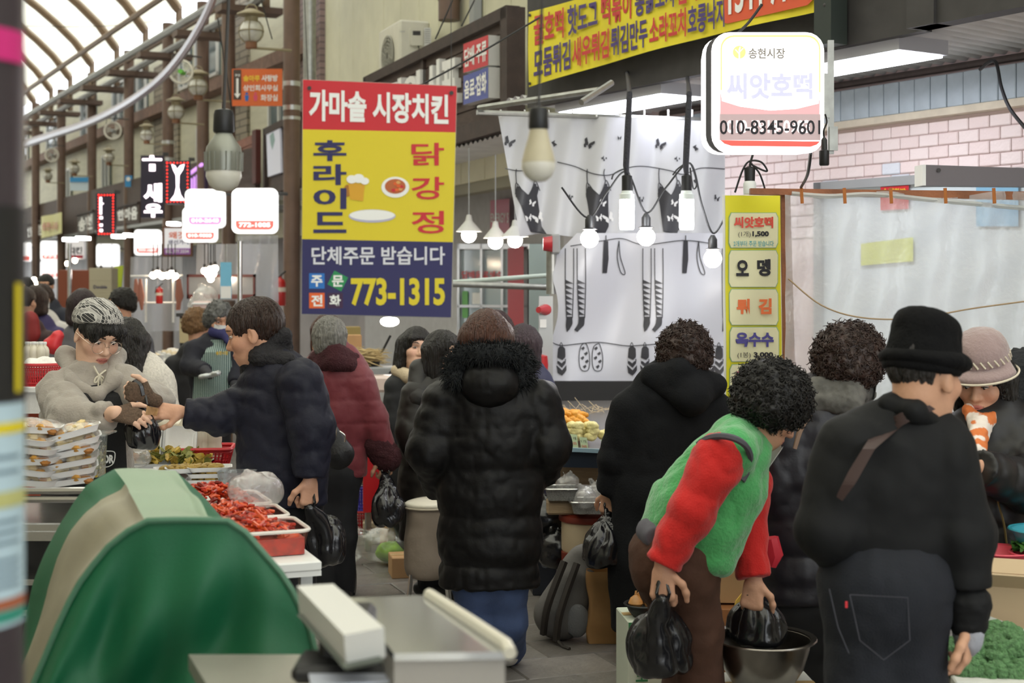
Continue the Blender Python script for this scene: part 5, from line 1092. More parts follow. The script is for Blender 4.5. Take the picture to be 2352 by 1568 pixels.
hA = f.hand(f.p(420, 946, -.05), f.p(375, 944, -.06), CAMN*.8+UP*.5, 1, .5, .02, .9, .92); hB = f.hand(f.p(712, 1100, -.22), f.p(710, 1150, -.22), np.array((.6, -.8, 0)), -1, 1.25, .0, .9, 1.0)
f.legs((625, 1150), (680, 1150), (625, 1400), (680, 1400), (625, 0), (685, .05), m=mat('black_trousers', '101014', .8), yaw=-90); f.finish(); NAVY = f
carry_bag('black carrier bag hanging from the hand of the man in navy', 745, 1215, 5.5, 100, 175, f.p(712, 1140, -.22), M_bagk, .09, 2)
# ---- young vendor
C_hood = mat('heather_grey_fleece', '9d958c', .9, bump=.3, bs=120, sheen=.3); C_apr = mat('black_apron_cloth', '121214', .8, bump=.2, bs=150)
f = Fig('young vendor in grey hoodie, black apron and patterned bandana taking money', 210, 5.8, 'fair'); f.head(222, 772, 42, 26, 4, .235, neck=f.p(208, 850))
T = f.torso([(205, 884, 44), (208, 905, 88), (205, 960, 103), (200, 1060, 98), (195, 1200, 95)], .72)
A = f.limb([(135, 900, -.06), (165, 970, -.24), (255, 955, -.34)], (.085, .088, .05)); B = f.limb([(285, 885, -.04), (352, 925, -.12), (338, 918, -.26)], (.082, .075, .052))
f.cloth('hoodie', T+A+B, C_hood, .0075, .012, 7, cut=1200)
hd = [cone(f.p(150, 815, .06), f.p(166, 880, -.1), .03, .027, None, .03), cone(f.p(166, 880, -.1), f.p(226, 908, -.17), .027, .02, None, .03), cone(f.p(226, 908, -.17), f.p(264, 872, -.12), .02, .024, None, .03), cone(f.p(264, 872, -.12), f.p(266, 820, .05), .028, .034, None, .03), cone(f.p(150, 815, .06), f.p(215, 842, .14), .034, .04, None, .04), cone(f.p(215, 842, .14), f.p(266, 820, .05), .04, .034, None, .04)]
f.cloth('hood', hd, C_hood, .008, .004, 14)
ap = MB(); f.surf_ = lambda x, y, o: f.surf(x, y, o, 1.06); pfill([(190, 885), (268, 875), (285, 930), (292, 1085), (290, 1200), (95, 1200), (90, 990), (115, 965), (190, 960)], lambda x, y, o: f.surf(x, y, o+.035, 1.13), .012, 9, ap); obj('apron', ap, C_apr, f.root)
for q in (((150, 868), (168, 872), (192, 888)), ((280, 862), (278, 870), (268, 880))): m_ = MB(); m_.tube([f.surf(x, y, .045, 1.3) for x, y in q], .012, 6); obj('apron_strap', m_, C_apr, f.root)
APL = front(5.8-.26, 0, 230)
letters('1973', APL, (222, 1022, 243, 1031), I_white, f.root, .03, .0); letters('OOR', APL, (222, 1044, 262, 1064), I_white, f.root, .05, .0); m_ = MB(); wire(APL, curve_pts([(215, 1038), (258, 1036), (264, 1048), (258, 1066), (240, 1072), (218, 1060)], 6), .002, m_); obj('logo_outline', m_, I_white, f.root)
m_ = MB(); kn = f.surf(228, 862, .05); 
for q in ([(215, 840), (222, 853), (228, 862)], [(243, 850), (235, 856), (228, 862)], [(228, 862), (220, 868), (217, 878), (223, 876), (228, 862)], [(228, 862), (236, 866), (239, 874), (233, 872), (228, 862)], [(228, 862), (226, 880), (225, 893)], [(228, 862), (233, 878), (234, 892)]): m_.tube([f.surf(x, y, .05) for x, y in curve_pts(q, 4)], .004, 6)
obj('drawstring', m_, mat('cream_cord', 'd8d0bc', .7), f.root)
f.hair('short', H_black, .012, .005, low=-.07, extra=[cone(f.L(-.055, .062, .055), f.L(.055, .066, .055), .03*f.hk, .03*f.hk, None, .02), cone(f.L(-.05, .078, .03), f.L(.05, .082, .03), .018*f.hk, .018*f.hk, None, .02)], face=True)
# bandana: woven pattern from a procedural brick texture
def bandana_mat():
    M = bpy.data.materials.new('patterned_bandana'); M.use_nodes = True; N = M.node_tree.nodes; Lk = M.node_tree.links; b = N['Principled BSDF']; b.inputs['Roughness'].default_value = .8
    tc = N.new('ShaderNodeTexCoord'); mp = N.new('ShaderNodeMapping'); mp.inputs['Rotation'].default_value = (.6, .9, .4); br = N.new('ShaderNodeTexBrick'); br.inputs['Scale'].default_value = 40; br.inputs['Mortar Size'].default_value = .035; br.inputs['Color1'].default_value = (.03, .03, .03, 1); br.inputs['Color2'].default_value = (.5, .48, .45, 1); br.inputs['Mortar'].default_value = (.55, .53, .5, 1); br.inputs['Bias'].default_value = -.2; br.inputs['Row Height'].default_value = .35
    Lk.new(tc.outputs['Object'], mp.inputs[0]); Lk.new(mp.outputs[0], br.inputs[0]); Lk.new(br.outputs[0], b.inputs['Base Color']); return M
M_bdn = bandana_mat(); k = f.hk
bnp = [ell(f.L(0, -.02, .052), np.array((.094, .116, .092))*k, f.hR, .02), half(f.L(0, .02, .062), -(f.hR @ np.array((0, -.42, .9), np.float32)), .012), cone(f.L(-.085, -.05, .03), f.L(-.09, -.03, -.02), .022*k, .02*k, None, .03), cone(f.L(-.06, -.085, .0), f.L(-.07, -.08, -.09), .03*k, .02*k, None, .03)]
f.cloth('bandana', [bnp[0], bnp[1]]+bnp[2:], M_bdn, .006, .003, 20)
for pts in ([(-.085, -.04, 0), (-.1, -.03, -.06), (-.085, 0, -.12), (-.06, .03, -.17)], [(-.08, -.07, 0), (-.095, -.06, -.08), (-.09, -.02, -.15), (-.07, .02, -.2)]):
    m_ = MB(); m_.tube([f.L(*p) for p in curve_pts(pts, 4)], .013, 6); obj('bandana_tail', m_, M_bdn, f.root)
gl = thing('eyeglasses', 'thin round metal glasses on the young vendor', 'glasses', V(f.L(0, .1, .01)))
for sx in (-1, 1):
    m_ = MB(); m_.tube([f.L(sx*.034+.027*math.cos(a*math.pi/12), .100-.004*abs(math.cos(a*math.pi/12)), .0+.026*math.sin(a*math.pi/12)) for a in range(24)], .0012, 5, closed=True); obj('rim', m_, M_metal, gl); m_ = MB(); m_.tube([f.L(sx*.06, .098, .005), f.L(sx*.082, .05, .012), f.L(sx*.086, -.01, .01)], .001, 4); obj('temple', m_, M_metal, gl)
m_ = MB(); m_.tube([f.L(-.008, .104, .004), f.L(0, .106, .008), f.L(.008, .104, .004)], .001, 4); obj('bridge', m_, M_metal, gl)
M_glv = mat('brown_knit_glove', '5c4a3c', .95, var=.3, vs=120, bump=.5, bs=160)
hA = f.hand(f.p(262, 950, -.36), f.p(330, 958, -.4), UP*.7+CAMN*.7, 1, .38, .06, .5, .95, glove=M_glv); fore = cone(f.p(235, 955, -.31), f.p(266, 949, -.37), .035, .03); v, q = nets([fore], .006); f.pieces.append((v, q, np.tile(f.skin, (len(v), 1))))
hB = f.hand(f.p(345, 915, -.27), f.p(318, 905, -.3), CAMN*.8+RIGHT*.5, -1, 1.2, .0, .8, .92, glove=M_glv)
f.legs((170, 1190), (235, 1190), (170, 1400), (235, 1400), (170, 0), (235, 0), m=MATS['black_trousers'], yaw=0); f.finish(); VEND = f
bl = MB(); bp_ = front(5.42, 0, 345); bl.grid(lambda u, v: bp_(338+26*u-2*v, 930+9*u+22*v-6*u*v, .012*math.sin(u*6+v*2)), 8, 6); tag(obj('banknote', bl, mat('banknote_brown', 'b08a60', .6, var=.2, vs=80)), 'folded brown banknote passing between vendor and customer', 'banknote')
carry_bag('black carrier bag held up by the young vendor', 325, 985, 5.5, 66, 95, f.p(327, 915, -.3), M_bagk, .07, 5)
m_ = MB(); m_.tube([V(f.p(x, y, -.3)) for x, y in curve_pts([(328, 908), (322, 885), (312, 878), (308, 872)], 4)], [.012]*12+[.006], 6); tag(obj('bag_twist', m_, M_bagk), 'twisted neck of the black bag above the vendor fist', 'bag')
# ---- maroon coat woman, from behind
C_mar = mat('maroon_quilted_coat', '6e222c', .6, bump=.2, bs=40, sheen=.2); C_mfur = mat('maroon_fur', '3a1018', .9, bump=.9, bs=120)
f = Fig('grey-haired woman in a maroon quilted coat with fur collar seen from behind', 770, 7.5, 'old'); f.head(757, 790, 185, 5, 0, .235, res=.007, eyes=False, brow=False); f.hair('short', H_grey, .022, .007, face=True, low=-.06, rough=.004, extra=[ell(f.L(0, -.05, -.02), (.075, .06, .06), f.hR, .03)])
T = f.torso([(768, 818, 40), (770, 862, 76), (768, 950, 80), (760, 1060, 78), (760, 1095, 78)], .62)
A = f.limb([(825, 880, -.02), (858, 965, 0), (882, 1040, .02)], (.085, .075, .068)); B = f.limb([(715, 880, 0), (695, 970, .1), (715, 1050, .15)], (.085, .07, .06))
f.cloth('coat', T+A+B, C_mar, .0095, .007, 8, cut=1092, fold=lambda v: (np.minimum(np.abs(np.sin(v[:, 2]*26)), np.abs(np.sin(v[:, 0]*30+.6)))**.4-.5)*1.1)
f.cloth('collar', [cone(f.p(730, 826, -.02), f.p(768, 812, -.09), .05, .055, None, .03), cone(f.p(768, 812, -.09), f.p(808, 828, -.02), .055, .05, None, .03), cone(f.p(735, 838, -.08), f.p(768, 832, -.12), .035, .04, None, .03), cone(f.p(768, 832, -.12), f.p(804, 840, -.08), .04, .035, None, .03)], C_mfur, .009, .004, 30)
f.cloth('cuff', [cone(f.p(866, 1020, .01), f.p(888, 1048, .03), .078, .08, None, .02)], C_mfur, .009, .005, 30)
f.hand(f.p(887, 1050, .02), f.p(886, 1090, .02), np.array((.5, -.8, 0)), -1, 1.0, .05, .6, 1.0, res=.006); f.legs((745, 1085), (785, 1085), (745, 1230), (785, 1230), (742, 0), (790, .1), m=mat('black_trousers_b', '17171b', .85), yaw=180); f.finish(); MAR = f
carry_bag('black carrier bag hanging from the hand of the woman in maroon', 890, 1150, 7.45, 74, 110, f.p(886, 1072, .0), M_bagk, .1, 8)
f2 = thing('shoulder_bag', 'black shoulder bag with zips at the hip of the woman in maroon', 'bag', V(P(775, 1060, 7.2))); blob('bag_body', [cone(P(752, 985, 7.2), P(775, 1040, 7.2), .05, .085, ((0, 1, 0), .6), .03)], .009, mat('black_nylon', '141417', .5, bump=.3, bs=60), f2, .004, 12); m_ = MB(); m_.tube([P(x, y, 7.08) for x, y in curve_pts([(762, 955), (772, 985), (770, 1010)], 5)], .004, 5); m_.tube([P(x, y, 7.08) for x, y in curve_pts([(780, 990), (792, 1000), (792, 1015)], 5)], .004, 5); obj('zip', m_, M_steel, f2)
# ---- woman in long black padded coat, from behind
C_blk = mat('black_padded_nylon', '100f10', .5, bump=.2, bs=30, spec=.25); C_fur = mat('black_green_fur', '14171a', .85, bump=.8, bs=80)
f = Fig('woman in a long black padded coat with furry hood walking away', 1128, 6.1, 'mid'); f.head(1118, 790, 178, 4, 0, .235, res=.008, eyes=False, brow=False); f.hair('long', H_auburn, .02, .008, face=False, seed=4)
T = f.torso([(1122, 850, 70), (1125, 905, 104), (1128, 1000, 118), (1128, 1110, 112), (1126, 1220, 112), (1124, 1345, 112)], .68)
T2 = [dict(q, quilt=(.145, .022, .3)) for q in T]
A = f.limb([(1022, 930, .0), (985, 1035, -.03), (1010, 1120, .12)], (.105, .095, .07)); B = f.limb([(1232, 925, 0), (1258, 1025, -.02), (1240, 1090, .1)], (.105, .098, .075))
f.cloth('coat', T2+A+B, C_blk, .009, .009, 7, cut=1342)
f.cloth('hood', [ell(f.p(1125, 882, -.12), (.125, .09, .10), None, .03), cone(f.p(1060, 850, -.02), f.p(1190, 850, -.02), .06, .06, None, .05)], C_blk, .01, .005, 10)
ring = [cone(f.p(x0, y0, d0), f.p(x1, y1, d1), .045, .045, None, .02) for (x0, y0, d0), (x1, y1, d1) in (((1050, 870, -.1), (1045, 845, -.06)), ((1045, 845, -.06), (1065, 818, -.08)), ((1065, 818, -.08), (1105, 812, -.13)), ((1105, 812, -.13), (1150, 812, -.13)), ((1150, 812, -.13), (1190, 820, -.08)), ((1190, 820, -.08), (1205, 845, -.05)), ((1205, 845, -.05), (1195, 868, -.08)))]
v, q = nets(ring, .009); put('fur_trim', np_mesh('fur_trim', v, q, C_fur), f.root); fuzz(v, normals(v, q), C_fur, f.root, 'fur', 2600, .032, .0013, 3)
f.hand(f.p(1240, 1092, .1), f.p(1236, 1130, .1), RIGHT, 1, .7, .05, .6, 1.0, res=.006)
f.legs((1095, 1330), (1160, 1330), (1092, 1440), (1165, 1430), (1088, -.05), (1170, .25), r=(.095, .082, .075), m=mat('blue_denim', '3a4a6e', .85, bump=.2, bs=200, var=.15, vs=12), shoe=mat('pale_sneaker', 'b9b4ac', .6), yaw=175); f.finish()
# ---- woman in dark grey hooded coat with curly hair
C_gry = mat('charcoal_wool', '17181b', .9, bump=.25, bs=120, spec=.2)
f = Fig('woman in a charcoal hooded coat with curly brown hair at the fried snack stand', 1540, 6.5, 'old'); f.head(1572, 825, 178, 10, 0, .235, res=.009, eyes=False, brow=False); f.hair('perm', H_permb, .022, .007, face=False, curls=1500, seed=3, low=-.075)
T = f.torso([(1565, 870, 50), (1548, 925, 104), (1545, 1010, 116), (1540, 1130, 126), (1535, 1280, 132), (1530, 1450, 125)], .62)
A = f.limb([(1455, 945, 0), (1420, 1050, .02), (1400, 1128, .05)], (.1, .085, .062)); B = f.limb([(1640, 950, 0), (1655, 1080, 0), (1645, 1180, .1)], (.1, .085, .06))
f.cloth('coat', T+A+B, C_gry, .0095, .011, 4.5, cut=1445); f.cloth('hood', [cone(f.p(1500, 862, -.05), f.p(1560, 850, -.13), .045, .05, None, .04), cone(f.p(1560, 850, -.13), f.p(1640, 885, -.05), .05, .045, None, .04), cone(f.p(1500, 870, -.06), f.p(1590, 918, -.16), .05, .06, None, .05), cone(f.p(1640, 885, -.05), f.p(1590, 918, -.16), .05, .06, None, .05), cone(f.p(1555, 880, -.1), f.p(1585, 900, -.14), .07, .07, None, .05)], C_gry, .0095, .004, 9)
f.hand(f.p(1400, 1130, .05), f.p(1392, 1175, .05), np.array((-.6, -.8, 0)), -1, 1.1, .0, .7, 1.0, res=.005); f.legs((1500, 1430), (1570, 1430), (1500, 1470), (1570, 1470), (1455, .1), (1560, .1), m=mat('black_trousers_c', '141418', .85), yaw=180); f.finish()
carry_bag('black carrier bag held by the woman in the charcoal coat', 1390, 1235, 6.5, 105, 125, f.p(1398, 1150, .05), M_bagk, .11, 11)
# ---- stooping woman in green fleece vest and red sleeves
C_grn = mat('green_fleece', '4aa45e', .95, bump=.5, bs=90, sheen=.5, var=.08, vs=25); C_red = mat('red_knit', 'c41a16', .9, bump=.3, bs=160, sheen=.2); C_gtrim = mat('grey_trim', '55535c', .8); C_bpant = mat('brown_trousers', '4a2e20', .85, bump=.2, bs=60, var=.1)
f = Fig('stooping woman in a green fleece vest with red sleeves carrying black bags', 1560, 4.7, 'tan'); f.head(1768, 945, 98, 36, 0, .225, res=.0045, neck=f.p(1725, 1020)); f.hair('perm', H_perm, .03, .0065, curls=1900, seed=6, low=-.075)
vest = f.torso([(1728, 1020, 42), (1665, 1085, 92), (1595, 1175, 100), (1556, 1240, 92)], 1.1)
inner = [dict(q, ra=q['ra']*.9, rb=q['rb']*.9) for q in vest]+[cone(f.p(1560, 1230), f.p(1545, 1275), .13, .13, ((0, 1, 0), 1.1), .04)]
A = f.limb([(1648, 1058, -.16), (1588, 1175, -.2), (1524, 1295, -.2)], (.088, .07, .058)); B = f.limb([(1720, 1110, .12), (1718, 1215, .1), (1732, 1325, .05)], (.08, .06, .055))
f.cloth('sweater', inner[:2]+A+B, C_red, .008, .008, 8)
fr_ = [cone(f.p(1690, 1130, -.02), f.p(1640, 1270, -.06), .085, .075, ((0, 1, 0), 1.3), .06), cone(f.p(1740, 1030, -.02), f.p(1735, 1075, -.04), .04, .03, None, .04), cone(f.p(1700, 990, -.02), f.p(1745, 1045, -.06), .04, .035, None, .04)]
f.cloth('vest', vest+fr_+[cone(f.p(1690, 1000, -.02), f.p(1690, 1030, -.14), .07, .07, None, .05)], C_grn, .008, .011, 6)
m_ = MB(); cc = V(f.p(1652, 1058, -.13)); m_.tube([cc+V((.088*math.cos(a)+.02*math.sin(a), -.075+.05*math.cos(a*2+.5), .088*math.sin(a)-.02*math.cos(a))) for a in np.linspace(-.5, 2.7, 20)], .011, 6); obj('armhole_binding', m_, C_gtrim, f.root)
f.cloth('waist_band', [cone(f.p(1500, 1225, -.02), f.p(1610, 1300, -.04), .055, .055, ((0, 1, 0), 2.2), .04)], C_gtrim, .011, .004, 9)
hA = f.hand(f.p(1522, 1302, -.2), f.p(1522, 1360, -.21), np.array((-.3, -.95, 0)), 1, .95, .02, .7, 1.05); hB = f.hand(f.p(1732, 1330, .05), f.p(1728, 1370, .04), np.array((-.3, -.9, .2)), 1, 1.0, .0, .8, 1.0)
f.legs((1530, 1285), (1570, 1290, -.05), (1570, 1450, .05), (1600, 1440, -.02), (1590, .1), (1620, 0), r=(.115, .085, .075), m=C_bpant, yaw=70, wr=.008)
m_ = MB(); Lh = f.L
mk = thing('face_mask', 'white face mask hanging from the ear of the stooping woman', 'mask', V(Lh(-.03, .05, -.1))); mb_ = MB(); mb_.grid(lambda u, v: V(Lh(-.075+.13*u, .085+.02*math.sin(u*3.1), -.07-.075*v+.008*math.sin(u*6.2))), 10, 6); obj('mask_cloth', mb_, M_mask, mk)
for x in (-.09, -.02): mb_ = MB(); mb_.tube([Lh(-.088, .0, .0), Lh(x-.0, .08, -.07)], .0015, 4); obj('ear_loop', mb_, M_mask, mk)
f.finish(); GRN = f
carry_bag('large black carrier bag in the left hand of the stooping woman', 1515, 1450, 4.6, 145, 190, f.p(1522, 1345, -.22), M_bagk, .13, 14); carry_bag('black carrier bag lowered into the steel basin by the stooping woman', 1740, 1415, 4.8, 130, 130, f.p(1730, 1350, .05), M_bagk, .13, 17)
# ---- brown permed woman in dark puffer
C_puf = mat('dark_purple_puffer', '17141c', .45, bump=.15, bs=30); f = Fig('woman with brown permed hair and grey scarf in a dark puffer coat', 1850, 5.1, 'old'); f.head(1955, 850, 125, 12, 0, .23, res=.007); f.hair('perm', H_permb, .028, .007, curls=1700, seed=9, low=-.07)
T = f.torso([(1915, 915, 58), (1880, 965, 112), (1850, 1060, 116), (1840, 1200, 108), (1845, 1340, 108), (1850, 1380, 108)], .75); T = [dict(q, quilt=(.105, .02, .2)) for q in T]
A = f.limb([(1800, 985, -.05), (1778, 1110, -.06), (1775, 1230, .02)], (.09, .08, .066), quilt=(.1, .01)); B = f.limb([(1960, 990, 0), (1990, 1100, 0), (1990, 1200, .1)], (.09, .08, .06))
f.cloth('puffer_coat', T+A+B, C_puf, .0105, .005, 8, cut=1378); M_scf = mat('grey_tie_scarf', '5a5854', .8, var=.4, vs=18, bump=.3, bs=30)
f.cloth('scarf', [cone(f.p(1885, 900, -.06), f.p(1950, 905, -.1), .05, .05, None, .03), cone(f.p(1950, 905, -.1), f.p(1985, 905, 0), .05, .04, None, .03), cone(f.p(1885, 900, -.06), f.p(1920, 895, .1), .05, .05, None, .03), cone(f.p(1880, 925, -.1), f.p(1960, 930, -.14), .035, .035, None, .03)], M_scf, .008, .007, 22)
for sx in (1,): mb_ = MB(); mb_.grid(lambda u, v: V(f.L(.03+.055*u, .088-.045*u, -.03-.06*v)), 5, 5); obj('mask', mb_, M_mask, f.root)
m_ = MB(); m_.tube([V(f.p(x, y, -.14)) for x, y in curve_pts([(1862, 950), (1840, 985), (1825, 1030)], 5)], .01, 5); obj('bag_strap', m_, mat('tan_strap', '8f7460', .6), f.root)
f.hand(f.p(1776, 1235, .03), f.p(1780, 1280, .05), LEFT, 1, .9, .05, .6, 1.0, res=.006); f.legs((1820, 1370), (1885, 1370), (1820, 1560), (1885, 1560), (1820, 0), (1885, 0), m=MATS['black_trousers'], yaw=170, r=(.1, .085, .075)); f.finish()
# ---- man in black bucket hat
C_jk = mat('black_blouson', '121315', .75, bump=.15, bs=25, spec=.3); C_jean = mat('dark_indigo_denim', '171a23', .85, bump=.25, bs=220, var=.18, vs=6)
f = Fig('man in a black cap hat, dark jacket and indigo jeans seen from behind', 2040, 3.7, 'mid'); f.head(2122, 868, 128, 8, 0, .235, res=.0045, neck=f.p(2105, 960)); f.hair('short', hairmat('hair_salt', '2e2a28'), .002, .006, low=-.035)
T = f.torso([(2105, 985, 50), (2072, 1030, 132), (2050, 1110, 150), (2042, 1220, 148), (2035, 1345, 130)], .6)
A = f.limb([(1950, 1030, 0), (1905, 1215, -.03), (1965, 1300, .18)], (.09, .08, .062)); B = f.limb([(2160, 1035, 0), (2208, 1225, -.02), (2222, 1400, -.04)], (.095, .082, .06))
f.cloth('jacket', T+A+B, C_jk, .0085, .009, 4.5, cut=1342); f.cloth('waistband', [cone(f.p(1935, 1328), f.p(2140, 1330), .04, .04, ((0, 1, 0), 3.2), .02)], C_jk, .01, .002, 20)
f.cloth('collar', [cone(f.p(2045, 930, -.03), f.p(2100, 945, -.075), .024, .026, None, .03), cone(f.p(2100, 945, -.075), f.p(2165, 985, -.01), .026, .024, None, .03), cone(f.p(2045, 930, -.03), f.p(2060, 915, .08), .024, .024, None, .03)], C_jk, .008, .003, 12)
f.cloth('cuff', [cone(f.p(2225, 1385, -.04), f.p(2224, 1425, -.04), .058, .05, None, .01)], C_jk, .008, .003, 30)
hatm = mat('black_corduroy', '0b0b0d', .9, bump=.3, bs=140, spec=.2); hp_ = [cone(f.L(0, -.012, .03), f.L(0, -.006, .11), .104*f.hk, .092*f.hk, (f.hR[:, 0], .9), .02), half(f.L(0, 0, .012), -f.hR[:, 2], .01), half(f.L(0, 0, .168), f.hR[:, 2]*.97+f.hR[:, 1]*.24, .03)]; f.cloth('hat_crown', hp_, hatm, .007, .003, 12)
f.cloth('hat_brim', [ell(f.L(0, 0, .045), np.array((.107, .123, .04))*f.hk, f.hR, .01), half(f.L(0, 0, .012), -f.hR[:, 2], .01), half(f.L(0, 0, .078), f.hR[:, 2], .008)], hatm, .007, .003, 12)
m_ = MB(); pfill([(2135, 930), (2150, 940), (2075, 975), (2010, 1030), (1965, 1110), (1935, 1150), (1920, 1140), (1950, 1080), (2000, 1000), (2060, 950)], lambda x, y, o: f.surf(x, y, o, 1.15), .055, 9, m_); obj('bag_strap', m_, mat('brown_leather_strap', '3c2a28', .6), f.root)
f.hand(f.p(2224, 1425, -.04), f.p(2222, 1480, -.04), RIGHT*.8+CAMN*.4, -1, .7, .02, .6, 1.1, res=.0045); f.cloth('work_glove', [ell(f.p(2226, 1452, -.045), (.036, .04, .055), None, .02), cone(f.p(2226, 1440, -.04), f.p(2218, 1490, -.02), .034, .024, None, .02)], mat('grey_cotton_glove', 'a6a8b2', .9, bump=.3, bs=90), .007, .003, 20)
f.legs((1990, 1340), (2080, 1340), (1985, 1560), (2085, 1560), (1985, 0), (2085, 0), r=(.118, .098, .085), m=C_jean, yaw=180, wr=.006)
jp = lambda x, y, o: P(x, y, 3.7-.15-o); m_ = MB()
for q in ([(1952, 1365), (2085, 1372), (2090, 1470), (2030, 1515), (1975, 1470), (1952, 1365)], [(1905, 1352), (1925, 1440), (1950, 1500)]): pline(q, 2.5, jp, .0, m_, 1)
obj('stitching', m_, mat('denim_stitch', '3c3c44', .8), f.root); m_ = MB(); m_.box(jp(1944, 1388, 0), (.006, .003, .016)); obj('red_tab', m_, I_red, f.root)
f.finish()
# ---- woman in pinkish felt hat
C_puf2 = mat('black_brown_puffer', '121012', .45); f = Fig('woman in a taupe felt hat and peach scarf facing the camera', 2270, 5.05, 'old'); f.head(2256, 880, -34, 16, 0, .225, neck=f.p(2266, 965, .04)); f.hair('bob', H_black, .006, .007, seed=5)
T = f.torso([(2275, 985, 60), (2290, 1005, 112), (2300, 1080, 125), (2300, 1220, 125), (2300, 1330, 125)], .75); T = [dict(q, quilt=(.09, .018)) for q in T]
A = f.limb([(2205, 1000, -.02), (2180, 1110, -.05), (2215, 1090, -.28)], (.09, .085, .06), quilt=(.09, .01)); B = f.limb([(2385, 1000, -.02), (2370, 1120, -.2), (2250, 1075, -.36)], (.095, .09, .062), quilt=(.09, .012))
f.cloth('puffer_coat', T+A+B, C_puf2, .0105, .005, 8, cut=1328); f.cloth('fur_hood', [cone(f.p(2310, 880, .1), f.p(2365, 860, .14), .09, .1, None, .05), cone(f.p(2310, 920, .08), f.p(2370, 920, .1), .08, .08, None, .05)], C_fur, .011, .01, 30)
feltm = mat('taupe_felt', '9a8482', .95, bump=.35, bs=120, sheen=.5); k = f.hk
f.cloth('hat_crown', [ell(f.L(0, -.012, .104), np.array((.098, .112, .098))*k, f.hR, .02), half(f.L(0, 0, .066), -f.hR[:, 2], .01)], feltm, .006, .003, 14); f.cloth('hat_brim', [cone(f.L(0, -.01, .086), f.L(0, .01, .052), .098*k, .126*k, (f.hR[:, 2], .28), .02), ell(f.L(0, 0, .004), np.array((.092, .107, .06))*k, f.hR, .02, True)], feltm, .006, .002, 12)
m_ = MB()
for i in range(22):
    a = -2.6+i*.24; m_.tube([f.L(.1*math.sin(a), .114*math.cos(a)-.012, .086), f.L(.098*math.sin(a+.16), .112*math.cos(a+.16)-.012, .11)], .004, 5)
obj('hat_band', m_, mat('cream_braid', 'd8cdb8', .8), f.root); m_ = MB(); rr = f.L(0, 0, 0); m_.tube([f.L(.128*math.sin(a), .136*math.cos(a)+.005, .042) for a in np.linspace(-3, 3, 40)], .004, 5); obj('brim_edge', m_, MATS['cream_braid'], f.root)
M_pch = mat('peach_scarf', 'd6ab92', .85, attr=True); f.cloth('scarf', [cone(f.p(2225, 945, -.05), f.p(2250, 978, -.13), .024, .028, None, .03), cone(f.p(2287, 950, -.05), f.p(2252, 980, -.14), .024, .028, None, .03), cone(f.p(2252, 980, -.15), f.p(2240, 1045, -.26), .03, .04, ((0, 1, 0), .45), .03)], M_pch, .006, .006, 20, col=lambda v: np.where((vnoise(v*26) > .12)[:, None], np.array(hx('d2743c')), np.array(hx('e2d6cc'))))
f.hand(f.p(2245, 1075, -.36), f.p(2218, 1082, -.38), CAMN, 1, .8, .05, .6, 1.0); m_ = MB(); m_.tube([f.surf(x, y, .03) for x, y in curve_pts([(2285, 1090), (2292, 1150), (2305, 1200), (2312, 1250)], 6)], .004, 5); obj('zip', m_, mat('brass_zip', '8a7a50', .4, .7), f.root)
f.legs((2260, 1320), (2340, 1320), (2260, 1560), (2340, 1560), (2260, 0), (2340, 0), m=MATS['black_trousers'], yaw=0); f.finish()
# ---- the group at the rice cake stall
f = Fig('woman with bobbed black hair and beige hood lining looking back over her shoulder', 955, 8.6, 'fair'); f.head(955, 805, 22, -4, 8, .235, res=.0055); f.hair('bob', H_black, .016, .007, seed=2, extra=[cone(f.L(-.06, .075, .06), f.L(.05, .075, .062), .022, .022, None, .02)])
T = f.torso([(950, 878, 32), (955, 898, 62), (958, 960, 70), (958, 1080, 70), (958, 1190, 68)], .7); A = f.limb([(915, 890, 0), (912, 970, -.05), (925, 1040, -.1)], (.085, .075, .06)); B = f.limb([(1000, 890, 0), (1010, 970, 0), (1000, 1040, .1)], (.085, .075, .06)); f.cloth('coat', T+A+B, mat('slate_coat', '181a1f', .7), .013, .005, 8, cut=1190)
f.cloth('hood_lining', [cone(f.p(912, 850, -.02), f.p(940, 865, -.09), .035, .04, None, .03), cone(f.p(940, 865, -.09), f.p(985, 850, -.07), .04, .035, None, .03)], mat('beige_fleece', 'c9b89c', .9, bump=.4, bs=90), .01, .004, 14); f.legs((940, 1180), (975, 1180), (940, 1240), (975, 1240), (940, 0), (975, 0), m=MATS['black_trousers'], yaw=0, h=.018); f.finish()
f = Fig('woman with long dark hair in a brown-black padded coat beside the looking-back woman', 1000, 7.7, 'fair'); f.head(1022, 815, 55, 0, 0, .225, res=.006); f.hair('long', H_black, .012, .007, seed=7, extra=[cone(f.L(-.07, -.02, -.1), f.L(-.075, .02, -.3), .045, .02, None, .04)])
T = f.torso([(1015, 890, 38), (1010, 912, 72), (1005, 990, 84), (1000, 1090, 82), (1000, 1240, 80)], .8); T = [dict(q, quilt=(.2, .014)) for q in T]; A = f.limb([(960, 910, -.05), (945, 990, -.1), (960, 1060, -.15)], (.095, .085, .06)); f.cloth('coat', T+A, mat('brown_black_padded', '15110f', .5), .012, .005, 8, cut=1240)
f.cloth('hood', [cone(f.p(965, 850, 0), f.p(960, 915, -.1), .055, .06, None, .04), cone(f.p(965, 850, 0), f.p(1020, 880, .1), .05, .05, None, .04)], MATS['brown_black_padded'], .011, .004, 9); f.legs((985, 1230), (1025, 1230), (985, 1280), (1025, 1280), (985, 0), (1025, 0), m=MATS['black_trousers'], yaw=60, h=.018); f.finish()
f = Fig('woman with reddish brown hair and pearl hair clip behind the furry hood', 1150, 9.3, 'mid'); f.head(1142, 765, 160, 0, 0, .24, res=.009, eyes=False); f.hair('long', hairmat('hair_redbrown', '33191a'), .02, .008, face=False, seed=8)
m_ = MB()
